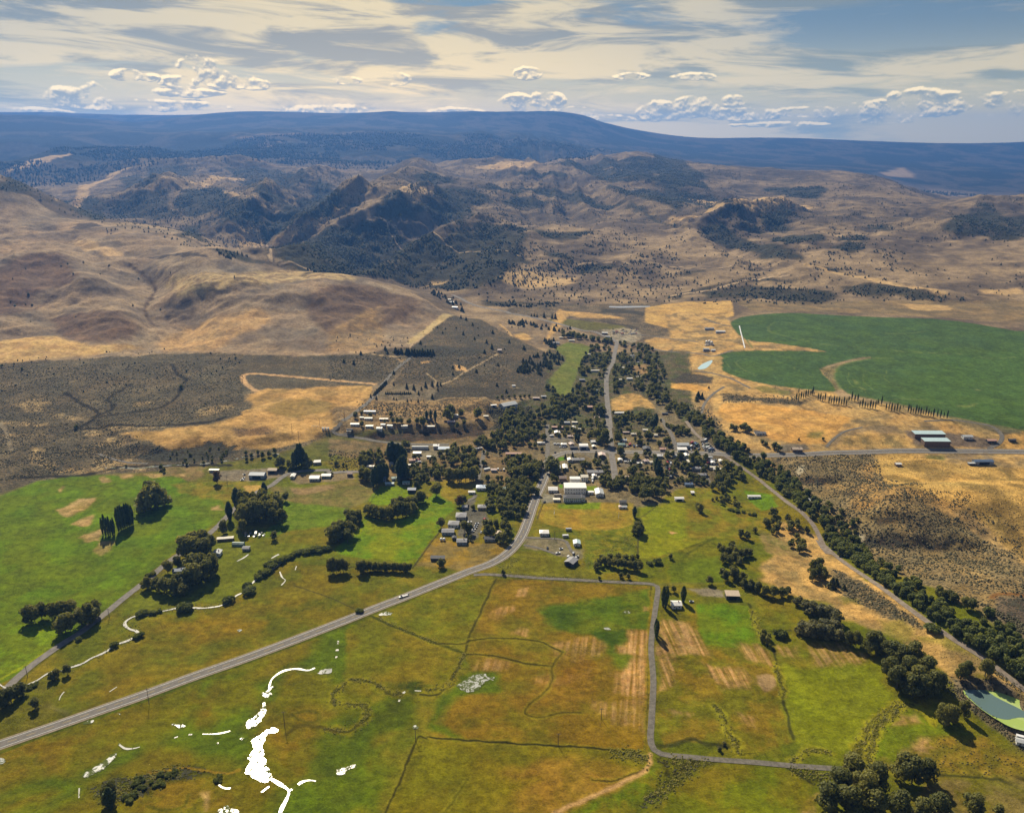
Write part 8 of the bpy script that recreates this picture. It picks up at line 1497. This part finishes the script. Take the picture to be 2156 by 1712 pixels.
# sagebrush and reeds
SB = [scatter(px('J', 480, 1020, 900, 990, 1180, 985, 1250, 1160, 1500, 1300, 1750, 1420, 1900, 1560, 2156, 1700, 2300, 2000, 1500, 1800, 1100, 1660, 760, 1300, 600, 1150), 3600, 201, (.7, 1.7), 1.5, (40, -.25)), scatter(px('J', 1180, 1100, 2156, 1500, 2156, 1700, 1500, 1330), 900, 202, (.6, 1.3), 1.5, (30, 0)),
      scatter(px('M', 1750, 380, 2156, 560, 2156, 640, 1950, 480), 260, 203, (.7, 1.6), 1.5), scatter(px('M', 990, 230, 1300, 400, 1560, 600, 1100, 420), 500, 204, (.5, 1.3), 1.5), scatter(px('M', 1700, 900, 2153, 1300, 2153, 1340, 1650, 950), 420, 205, (.4, 1.0), 1.6), scatter(px('M', 1900, 780, 2153, 960, 2153, 1000, 1880, 800), 200, 206, (.4, .9), 1.6),
      scatter(px('E', 300, 1050, 1300, 1060, 1200, 1230, 300, 1180), 420, 207, (.9, 1.9), 1.3), scatter(px('E', 1180, 880, 2050, 900, 2050, 1020, 1300, 1040), 300, 208, (.6, 1.3), 1.5), scatter(px('E', 1700, 1130, 2156, 1090, 2156, 1348, 1800, 1348), 700, 209, (1, 2.2), 1.3), scatter(px('H', 0, 440, 300, 460, 300, 640, 0, 640), 200, 210, (.8, 1.8), 1.3), scatter(px('ML', 0, 380, 1480, 340, 1480, 680, 0, 900), 5200, 211, (.7, 1.5), 1.7, (60, -.2)),
      scatter(px('ML', 0, 900, 900, 800, 1000, 900, 300, 1050, 0, 1080), 1500, 212, (.7, 1.5), 1.6, (40, -.1)), scatter(px('E', 0, 550, 880, 580, 640, 800, 0, 820), 900, 213, (.8, 1.6), 1.6), scatter(px('E', 900, 470, 1900, 520, 1900, 860, 700, 800), 1200, 214, (.8, 1.6), 1.6), scatter(px('J', 180, 590, 660, 610, 700, 660, 180, 650), 300, 215, (.8, 1.8), 1.4), scatter(px('J', -60, 640, 100, 700, 250, 900, 200, 960, 40, 800), 300, 216, (.8, 1.8), 1.4)]
mass('sagebrush_scrub', 'grey green sagebrush scattered over the dry terraces and bluffs', np.concatenate(SB), 'bush', M_SHRUB, 5)
RD = []
for i, (pan, q, w_, n) in enumerate([('M', (1420, 1040, 1300, 1110, 1220, 1180, 1170, 1280, 1130, 1380), 4.5, 300), ('M', (1400, 1070, 1330, 1130, 1260, 1200, 1230, 1290, 1200, 1390), 4.5, 300), ('M', (270, 1060, 330, 1140, 345, 1200, 400, 1280, 420, 1350), 4, 150), ('M', (740, 1400, 780, 1360, 880, 1330, 980, 1345), 4, 120), ('M', (500, 480, 520, 560, 560, 640, 600, 700), 5, 160),
                  ('L', (120, 905, 220, 905, 300, 940, 380, 985, 440, 990), 5, 160), ('L', (90, 930, 40, 980, 20, 1040, 60, 1050, 150, 1050, 215, 1060, 230, 1120, 180, 1180, 100, 1210, -20, 1195), 4.5, 320), ('L', (600, 960, 680, 950, 740, 920, 780, 850, 828, 745), 4, 160), ('L', (1720, 1345, 1940, 1380), 9, 240), ('M', (0, 1385, 120, 1400, 240, 1400), 8, 200), ('M', (-120, 1640, -60, 1590, 20, 1540, 130, 1450), 6, 260), ('M', (740, 1450, 900, 1480, 1000, 1500), 8, 160),
                  ('K', (640, 1640, 740, 1560, 860, 1510, 1000, 1480, 1100, 1460), 12, 380), ('L', (1050, 230, 1100, 200, 1150, 180), 14, 120), ('I', (780, 1560, 900, 1480, 1100, 1340, 1240, 1300), 22, 300), ('L', (300, 520, 450, 590, 650, 680), 2.5, 120), ('M', (640, 800, 665, 880, 690, 1010), 3, 80), ('K', CREEK[8:60], 7, 420), ('L', (1030, 262, 1300, 275, 1650, 300, 1900, 312), 3, 160)]):
    P = resample(smooth(ats(px(pan, *q)), 5), 2.0); N = normals(P); r = np.random.RandomState(300+i); k = r.randint(0, len(P), n); Q = P[k]+N[k]*(r.normal(size=n)*w_*.42)[:, None]+r.normal(size=(n, 2))*1.3; hh = r.uniform(.35, 1.0, n); RD.append(np.stack([Q[:, 0], Q[:, 1], hh, hh*1.5], 1))
mass('reed_growth', 'yellow green reeds and rushes growing along the ditches', np.concatenate(RD), 'bush', M_REED, 6)
for q_, n_t, hm_, sd_ in ((('I', (0, 100, 900, 80, 980, 300, 960, 400, 620, 330, 400, 330, 380, 600, 300, 760, 0, 760)), 60, (5, 11), 41), (('I', (1060, 80, 1500, 120, 1620, 300, 1640, 420, 1060, 420)), 46, (4, 10), 42), (('I', (1060, 480, 1957, 490, 1957, 760, 1600, 800, 1100, 820)), 60, (4, 10), 43),
                     (('G', (880, 440, 1130, 440, 1060, 700, 1050, 1100, 1080, 1340, 500, 1340, 740, 1000, 740, 760)), 50, (5, 11), 44), (('G', (1180, 440, 1520, 520, 1640, 800, 1500, 900, 1340, 950, 1130, 960)), 50, (5, 11), 45), (('H', (300, 420, 760, 520, 1400, 420, 1500, 330, 1957, 260, 1957, 760, 1450, 700, 740, 780, 300, 740)), 70, (4, 10), 46),
                     (('H', (1520, 700, 1957, 700, 1957, 1040, 1560, 1120, 1480, 900)), 30, (5, 10), 47), (('I', (400, 500, 1000, 500, 1010, 740, 500, 740)), 22, (3, 8), 48)):
    cluster('far', q_[0], q_[1], n_t, hm_, 'small garden tree', 'small garden trees', sd_, .95, .3)
grow_all()
print('TREES', COUNT, 'BUILDINGS', n_b)
# ================================================================ vehicles and small things
PAINT = {k: noisy_mat(k+'_car_paint', tuple(q*.9 for q in c), c, 1., .3, spec=.6) for k, c in {'white': (.75, .75, .73), 'silver': (.42, .43, .44), 'black': (.03, .03, .035), 'red': (.35, .05, .04), 'blue': (.06, .10, .22), 'tan': (.40, .34, .25), 'green': (.07, .13, .09)}.items()}
M_TYRE = noisy_mat('tyre_rubber', (.02, .02, .02), (.03, .03, .03), 2.)
def prism(name, prof, w_, m, parent=None, x0=0):
    """side profile (x, z) pushed out to width w_"""
    n = len(prof); V = [(x, -w_/2, z) for x, z in prof] + [(x, w_/2, z) for x, z in prof]
    F = [tuple(range(n))[::-1], tuple(range(n, 2*n))] + [(i, (i+1) % n, n+(i+1) % n, n+i) for i in range(n)]
    import bmesh
    bm = bmesh.new(); vs = [bm.verts.new(v) for v in V]
    for f in F: bm.faces.new([vs[i] for i in f])
    bmesh.ops.recalc_face_normals(bm, faces=bm.faces); me = bpy.data.meshes.new(name); bm.to_mesh(me); bm.free(); me.materials.append(m); return me
def wheel_me():
    V, F = [], []; n = 10
    for s in (-.11, .11):
        for k in range(n): V.append((.34*math.cos(k*6.283/n), s, .34*math.sin(k*6.283/n)))
    F = [tuple(range(n)), tuple(range(n, 2*n))[::-1]] + [(k, n+k, n+(k+1) % n, (k+1) % n) for k in range(n)]
    me = new_mesh('wheel', V, F); me.materials.append(M_TYRE); return me
WME = wheel_me(); VME = {}
PROF = {'car': ([(-2.2, .35), (2.2, .35), (2.25, .75), (1.9, .88), (.95, .95), (-1.4, .98), (-2.15, .9), (-2.25, .6)], [(.9, .95), (.35, 1.4), (-1.0, 1.42), (-1.6, .98)]),
 'pickup': ([(-2.7, .5), (2.6, .5), (2.7, .95), (2.4, 1.1), (1.2, 1.15), (-.5, 1.2), (-2.7, 1.2)], [(1.1, 1.15), (.6, 1.8), (-.6, 1.82), (-.75, 1.2)]),
 'van': ([(-2.5, .4), (2.4, .4), (2.5, .9), (2.1, 1.15), (1.5, 1.2), (1.1, 2.0), (-2.5, 2.1)], [(1.55, 1.2), (1.15, 1.95), (.6, 1.95), (.6, 1.2)]),
 'bus': ([(-5, .5), (4.2, .5), (5, .6), (5, 1.3), (4.1, 1.4), (4, 2.8), (-5, 2.8)], [(4.1, 1.45), (4.02, 2.5), (-4.6, 2.5), (-4.6, 1.7)]),
 'camper': ([(-3.4, .5), (3.2, .5), (3.5, 1.2), (3.2, 2.6), (-3.4, 2.7)], [(3.0, 1.3), (2.8, 2.0), (-2.6, 2.0), (-2.6, 1.4)]),
 'trailer': ([(-3, .75), (3, .75), (3, 1.0), (-3, 1.0)], [(3, .8), (4.2, .6), (4.2, .7), (3, .95)])}
for k, (bp_, cp_) in PROF.items():
    VME[k] = {c: prism('body', bp_, 1.85 if k not in ('bus', 'camper') else 2.4, m) for c, m in PAINT.items()}, prism('cabin_glass', cp_, 1.7 if k not in ('bus', 'camper') else 2.44, M_GLASS)
nv = 0
def vehicle(kind, col, pan, x, y, rot, label, group=None):
    X0, Y0, Z0 = at(*px(pan, x, y)[0]); nm = {'car': 'parked_car', 'pickup': 'pickup_truck', 'van': 'van', 'bus': 'school_bus', 'camper': 'camper', 'trailer': 'flat_trailer'}[kind]
    o = bpy.data.objects.new(nm, None); C.objects.link(o); o.location = (X0, Y0, Z0+.32); o.rotation_euler = (0, 0, math.radians(rot)); o['label'] = label; o['category'] = kind if kind != 'car' else 'car'
    if group: o['group'] = group
    b_, g_ = VME[kind]
    for nm2, me in (('body', b_[col]), ('cabin_glass' if kind != 'trailer' else 'tow_bar', g_)):
        c = bpy.data.objects.new(nm2, me); C.objects.link(c); c.parent = o
    if math.hypot(X0, Y0) < 1300:
        L_ = {'car': 1.35, 'pickup': 1.7, 'van': 1.6, 'bus': 3.2, 'camper': 1.8, 'trailer': .7}[kind]; wy = .85 if kind not in ('bus', 'camper') else 1.1
        for sx in (-1, 1):
            for sy in (-1, 1):
                c = bpy.data.objects.new('wheel', WME); C.objects.link(c); c.parent = o; c.location = (sx*L_, sy*wy, .34)
    return o
hr = math.degrees(math.atan2(*(np.subtract(at(*px('L', 700, 325)[0]), at(*px('L', 200, 505)[0]))[[1, 0]])))
vehicle('pickup', 'white', 'L', 440, 402, hr, 'white pickup truck driving on the highway through the fields'); vehicle('trailer', 'silver', 'L', 463, 396, hr, 'flat trailer behind the white pickup on the highway')
for i, (x, y, c, k, r_, lab) in enumerate([(1360, 1138, 'white', 'pickup', 10, 'white pickup at the top of the motel car park'), (1350, 1156, 'white', 'car', 10, 'white car just below the pickup in the motel car park'), (1432, 1152, 'white', 'car', 20, 'farthest white car of the slanted motel row'), (1422, 1172, 'silver', 'car', 20, 'second silver car of the slanted motel row'), (1411, 1192, 'silver', 'pickup', 20, 'pickup in the middle of the slanted motel row'), (1400, 1211, 'white', 'car', 20, 'fourth car of the slanted motel row'), (1389, 1230, 'silver', 'car', 20, 'last silver car at the near end of the motel row'), (1470, 1236, 'white', 'car', 80, 'white car apart on the motel driveway'), (1505, 1112, 'red', 'van', 60, 'reddish van by the trees of the motel car park')]):
    vehicle(k, c, 'H', x, y, r_, lab, 'vehicles at the motel')
for x, y, c, k, r_, lab in [(502, 1438, 'white', 'pickup', 15, 'white pickup on the gravel track below the school field'), (532, 1396, 'white', 'car', 20, 'pale car on the gravel loop below the school field'), (602, 1474, 'white', 'van', 60, 'white van beside the askew dark barn'), (650, 1442, 'silver', 'van', 80, 'grey van behind the askew dark barn'), (686, 1474, 'white', 'pickup', 50, 'white truck at the river side of the askew barn'), (400, 1388, 'black', 'car', 80, 'black car on the gravel loop'), (575, 1278, 'white', 'camper', 5, 'white camper behind the white house with hipped roof'), (605, 1215, 'silver', 'camper', 0, 'grey camper at the hedge of the school field'), (372, 943, 'black', 'car', 60, 'black car at the corner of the school car park')]:
    vehicle(k, c, 'I', x, y, r_, lab)
for i, x in enumerate((482, 513, 545, 573)): vehicle('car', ('white', 'silver', 'white', 'silver')[i], 'N1', x, 505, 85, ['first', 'second', 'third', 'fourth'][i] + ' car parked in front of the filling station', 'cars at the filling station')
vehicle('bus', 'tan', 'N1', 450, 1335, 5, 'pale school bus beside the school wing'); vehicle('camper', 'white', 'N1', 192, 452, 0, 'white camper on the back lane'); vehicle('car', 'black', 'N1', 402, 600, 60, 'dark car alone on the paved lot inside the highway bend'); vehicle('camper', 'white', 'N1', 1033, 1052, 80, 'upper white camper beside the tall cream house'); vehicle('van', 'white', 'N1', 1033, 1092, 80, 'lower white van beside the tall cream house')
vehicle('van', 'white', 'N1', 403, 462, 0, 'white van on the paved lot beside the filling station'); vehicle('van', 'white', 'N1', 463, 462, 0, 'second white van touching the filling station')
for i, (x, y) in enumerate([(1040, 1220), (1150, 1230), (1240, 1222)]): vehicle('van', 'white', 'N4', x, y, 80, ['first', 'second', 'third'][i] + ' white van of the row on the dry paddock edge', 'vans on the dry paddock edge')
vehicle('car', 'black', 'N4', 1092, 1236, 80, 'dark car between the white vans on the paddock edge'); vehicle('van', 'white', 'N4', 590, 865, 20, 'white van before the grey roofed house'); vehicle('camper', 'white', 'N4', 640, 850, 15, 'smaller camper before the grey roofed house'); vehicle('camper', 'white', 'N4', 702, 836, 5, 'larger camper before the grey roofed house')
vehicle('car', 'white', 'G', 1071, 832, 86, 'white car driving along the upper main street'); vehicle('camper', 'white', 'M', 2135, 1262, -25, 'white camper at the corner of the riverside track'); vehicle('car', 'silver', 'M', 132, 430, 0, 'silver car beside the single full poplar')
rv = random.Random(11)
def lot(pan, poly, n, what, group, rot=None):
    P = px(pan, *poly); xs = [p[0] for p in P]; ys = [p[1] for p in P]; got = []; t = 0
    while len(got) < n and t < 4000:
        t += 1; x, y = rv.uniform(min(xs), max(xs)), rv.uniform(min(ys), max(ys))
        if not pip(P, np.array([x]), np.array([y]))[0]: continue
        q = at(x, y)
        if any(math.hypot(q[0]-a, q[1]-b) < 3.9 for a, b in got) or any(abs(q[0]-a) < 5 and abs(q[1]-b) < 5 for a, b in KEEP): continue
        got.append(q[:2]); c = rv.choice(['white', 'white', 'silver', 'tan', 'red', 'blue', 'black', 'green', 'silver']); k = rv.choice(['car', 'car', 'pickup', 'van', 'camper'])
        vehicle(k, c, 'D', x, y, (rot if rot is not None else 0)+rv.uniform(-25, 25), c + ' ' + {'car': 'car', 'pickup': 'pickup', 'van': 'van', 'camper': 'camper'}[k] + ' ' + what, group)
lot('N2', (1175, 600, 1215, 590, 1360, 740, 1350, 800, 1200, 790), 34, 'crammed in the scrap yard beside the track', 'scrap yard vehicles', 30)
lot('N2', (980, 640, 1120, 650, 1140, 770, 990, 770), 16, 'parked beside the big metal workshop', 'workshop vehicles', 60)
lot('N2', (560, 970, 660, 970, 700, 1230, 550, 1230), 24, 'crowded in the yard behind the tall poplars', 'yard of old vehicles', 70)
lot('N1', (1590, 470, 1870, 475, 1870, 505, 1590, 500), 9, 'in the row along the street to the bridge', 'row along the bridge street', 85)
lot('G', (1120, 270, 1400, 275, 1400, 330, 1140, 330), 22, 'on the gravel yard at the top of town', 'gravel yard vehicles', 0)
lot('G', (1310, 550, 1480, 560, 1480, 640, 1310, 640), 20, 'in the cluttered yard of the upper gardens', 'cluttered upper yard', 20)
lot('ML', (1480, 1395, 1610, 1400, 1605, 1422, 1480, 1420), 9, 'under the farm grove on the green meadow', 'vehicles under the farm grove', 80)
lot('N2', (1260, 930, 1400, 940, 1460, 1040, 1300, 1040), 8, 'in the yard below the track crossing', 'yard below the crossing', 10)
lot('N1', (1560, 720, 1860, 730, 1850, 790, 1560, 770), 10, 'in the fenced yard before the pinkish house', 'fenced yard vehicles', 0)
lot('J', (60, 245, 135, 250, 140, 310, 20, 315), 8, 'at the farm works by the reservoir', 'farm works vehicles', 0)
lot('ML', (1470, 1040, 1500, 1040, 1495, 1075, 1475, 1078), 3, 'beside the blue barn', 'vehicles beside the blue barn', 40)
lot('N3', (1250, 940, 1340, 950, 1340, 1000, 1260, 1000), 6, 'in the yard of the reddish roofed house', 'reddish house yard', 0)
# poles
M_WOOD = noisy_mat('weathered_wood', (.10, .08, .06), (.17, .14, .11), 2.)
def cyl(name, r_, z0, z1, m, n=8, r2=None):
    r2 = r_ if r2 is None else r2
    V = [(r_*math.cos(k*6.283/n), r_*math.sin(k*6.283/n), z0) for k in range(n)] + [(r2*math.cos(k*6.283/n), r2*math.sin(k*6.283/n), z1) for k in range(n)]
    me = new_mesh(name, V, [(k, (k+1) % n, n+(k+1) % n, n+k) for k in range(n)] + [tuple(range(n))[::-1], tuple(range(n, 2*n))]); me.materials.append(m); return me
POLE = cyl('pole', .22, -.5, 11, M_WOOD, 8, .14); ARM = box_mesh('crossarm', -1.3, 1.3, -.09, .09, 10.1, 10.35); ARM.materials.append(M_WOOD)
for pan, x, y, s, lab in [('L', 1393, 1302, 1.0, 'utility pole on the long ditch of the middle field'), ('L', 527, 1268, 1.0, 'utility pole at the corner where two ditches meet'), ('K', 1732, 1195, 1.4, 'tall utility pole beside the oval of reeds'), ('K', 907, 1050, 1.4, 'utility pole on the near verge of the highway'), ('K', 168, 885, 1.0, 'utility pole on the lane corner'), ('K', 665, 525, .9, 'utility pole on the lane beside the creek'),
                          ('ML', 1822, 865, 2.0, 'tallest wooden pole above the poplar clump'), ('ML', 1778, 790, 1.4, 'wooden pole on the edge of the tan field'), ('ML', 1945, 740, 1.1, 'wooden pole beside the substation'), ('ML', 2098, 700, 1.1, 'wooden pole where the road climbs the terrace'), ('E', 165, 1250, 1.2, 'utility pole at the road bend below the trailer park'), ('E', 928, 1130, 1.0, 'utility pole in the scrub above the trailers'), ('E', 1403, 1110, 1.0, 'utility pole on the terrace track'),
                          ('G', 1530, 1040, 1.2, 'utility pole on the dry flat beside the willows'), ('G', 1965, 800, 2.0, 'tall pale pole below the reservoir'), ('ML', 1385, 1105, 1.2, 'pole by the browning tree of the farmyard'), ('I', 470, 1300, .9, 'utility pole on the gravel loop'), ('L', 1655, 1140, .9, 'utility pole on the dry middle field') ]:
    X0, Y0, Z0 = at(*px(pan, x, y)[0]); o = bpy.data.objects.new('utility_pole', None); C.objects.link(o); o.location = (X0, Y0, Z0); o.scale = (1.2, 1.2, s); o['label'] = lab; o['category'] = 'utility pole'; o['group'] = 'wooden utility poles'
    for me in (POLE, ARM): c = bpy.data.objects.new(me.name, me); C.objects.link(c); c.parent = o
# tanks, silos, substation, goal posts, irrigation pipe, fences
def capsule(name, L, r_, m):
    V = []; F = []; n = 12; xs = [(-L/2, .25), (-L/2+.12*L, .85), (-L/2+.2*L, 1), (L/2-.2*L, 1), (L/2-.12*L, .85), (L/2, .25)]
    for x, q in xs: V += [(x, r_*q*math.cos(k*6.283/n), r_*q*math.sin(k*6.283/n)+r_+.3) for k in range(n)]
    for j in range(len(xs)-1): F += [(j*n+k, (j+1)*n+k, (j+1)*n+(k+1) % n, j*n+(k+1) % n) for k in range(n)]
    F += [tuple(range(n)), tuple(range((len(xs)-1)*n, len(xs)*n))[::-1]]; me = new_mesh(name, V, F, True); me.materials.append(m); return me
for i, x in enumerate((1085, 1113)):
    X0, Y0, Z0 = at(*px('H', x, 1312)[0]); o = bpy.data.objects.new('storage_tank', capsule('storage_tank', 3.6, 1.5, PAINT['white'])); C.objects.link(o); o.location = (X0, Y0, Z0); o.rotation_euler = (0, 0, 1.3); o['label'] = ('white round tank on grass, first from the dry hedge', 'white round tank on grass, nearer the dark hut')[i]; o['category'] = 'tank'; o['group'] = 'white tanks below the motel'
for i, (x, y) in enumerate([(75, 270), (92, 268), (108, 275)]):
    X0, Y0, Z0 = at(*px('J', x, y)[0]); o = bpy.data.objects.new('silo', None); C.objects.link(o); o.location = (X0, Y0, Z0); o['label'] = ['first', 'second', 'third'][i] + ' metal silo of the farm works by the reservoir'; o['category'] = 'silo'; o['group'] = 'silos of the farm works'
    link('body', cyl('body', 2.6, -.5, 8, ROOF['silver'], 14), parent=o); link('roof', cyl('roof', 2.7, 8, 9.6, ROOF['white'], 14, .3), parent=o)
so = bpy.data.objects.new('substation', None); C.objects.link(so); so.location = at(*px('ML', 1945, 768)[0]); so['label'] = 'small electrical substation fenced on the edge of the tan field'; so['category'] = 'substation'
for i in range(3):
    link('transformer', box_mesh('transformer', 4+i*4, 6.4+i*4, -1.5, 1.5, -.3, 3.4), PAINT['white'], parent=so); link('insulator', cyl('insulator', .35, 3.4, 5.2, PAINT['tan'], 8), parent=so).location = (5.2+i*4, 0, 0)
for i in range(3):
    for sx in (0, 3): link('frame', box_mesh('frame', -12+i*4+sx, -11.8+i*4+sx, -.1, .1, -.3, 6), ROOF['silver'], parent=so)
link('gantry_beam', box_mesh('gantry_beam', -12.2, -.6, -.12, .12, 6.0, 6.25), ROOF['silver'], parent=so)
for i, (x, y) in enumerate([(465, 1068), (1088, 1100)]):
    X0, Y0, Z0 = at(*px('I', x, y)[0]); o = bpy.data.objects.new('goal_post', None); C.objects.link(o); o.location = (X0, Y0, Z0); o.rotation_euler = (0, 0, 1.4); o['label'] = ('white goal post at the highway end of the school field', 'white goal post at the thicket end of the school field')[i]; o['category'] = 'goal post'
    link('crossbar', box_mesh('crossbar', -2.8, 2.8, -.15, .15, 3, 3.3), PAINT['white'], parent=o); link('post', cyl('post', .2, -.4, 3, PAINT['white']), parent=o)
    for s_ in (-2.7, 2.7): link('upright', cyl('upright', .15, 3.3, 8, PAINT['white']), parent=o).location = (s_, 0, 0)
P = resample(ats(px('J', 290, 150, 325, 295)), 8); V, F = ribbon('', P, 2.2, 1.6, None); me = new_mesh('pipe', [tuple(q) for q in V], F); 
o = bpy.data.objects.new('irrigation_pipe', None); C.objects.link(o); o['label'] = 'long white irrigation pipe on wheels beside the circles'; o['category'] = 'irrigation pipe'
import bmesh
bm = bmesh.new(); bm.from_mesh(me); g_ = bmesh.ops.extrude_face_region(bm, geom=bm.faces[:]); bmesh.ops.translate(bm, verts=[v for v in g_['geom'] if isinstance(v, bmesh.types.BMVert)], vec=(0, 0, -.5)); bm.to_mesh(me); bm.free(); link('pipe', me, PAINT['white'], parent=o)
for k in range(1, len(P), 4): w2 = bpy.data.objects.new('wheel', WME); C.objects.link(w2); w2.parent = o; w2.location = (P[k][0], P[k][1], float(height(P[k][0], P[k][1]))+.5); w2.scale = (2.2, 2.2, 2.2)
POST = box_mesh('post', -.09, .09, -.09, .09, -.3, 1.3); POST.materials.append(M_WOOD)
for pan, q, lab in [('H', (805, 1580, 900, 1450, 1000, 1310, 1062, 1240), 'post and rail fence between green pasture and dry paddock'), ('I', (300, 1110, 340, 1000, 360, 950), 'fence between highway and school field'), ('I', (1275, 1470, 1275, 1300), 'fence on the edge of the yellow green field'), ('H', (380, 980, 440, 880, 490, 800), 'fence beside the small bright pasture')]:
    P = resample(ats(px(pan, *q)), 3.6); o = bpy.data.objects.new('fence', None); C.objects.link(o); o['label'] = lab; o['category'] = 'fence'
    for k, p in enumerate(P[:100]): c = bpy.data.objects.new('post', POST); C.objects.link(c); c.parent = o; c.location = (p[0], p[1], float(height(p[0], p[1])))
    for zz in (.55, 1.05):
        V = []; F = []
        for p in P: z = float(height(p[0], p[1])); V += [(p[0], p[1], z+zz), (p[0], p[1], z+zz+.14), (p[0]+.06, p[1]+.06, z+zz+.14), (p[0]+.06, p[1]+.06, z+zz)]
        for k in range(len(P)-1):
            for j in range(4): F.append((4*k+j, 4*k+(j+1) % 4, 4*k+4+(j+1) % 4, 4*k+4+j))
        me = new_mesh('rail', V, F); me.materials.append(M_WOOD); link('rail', me, parent=o)
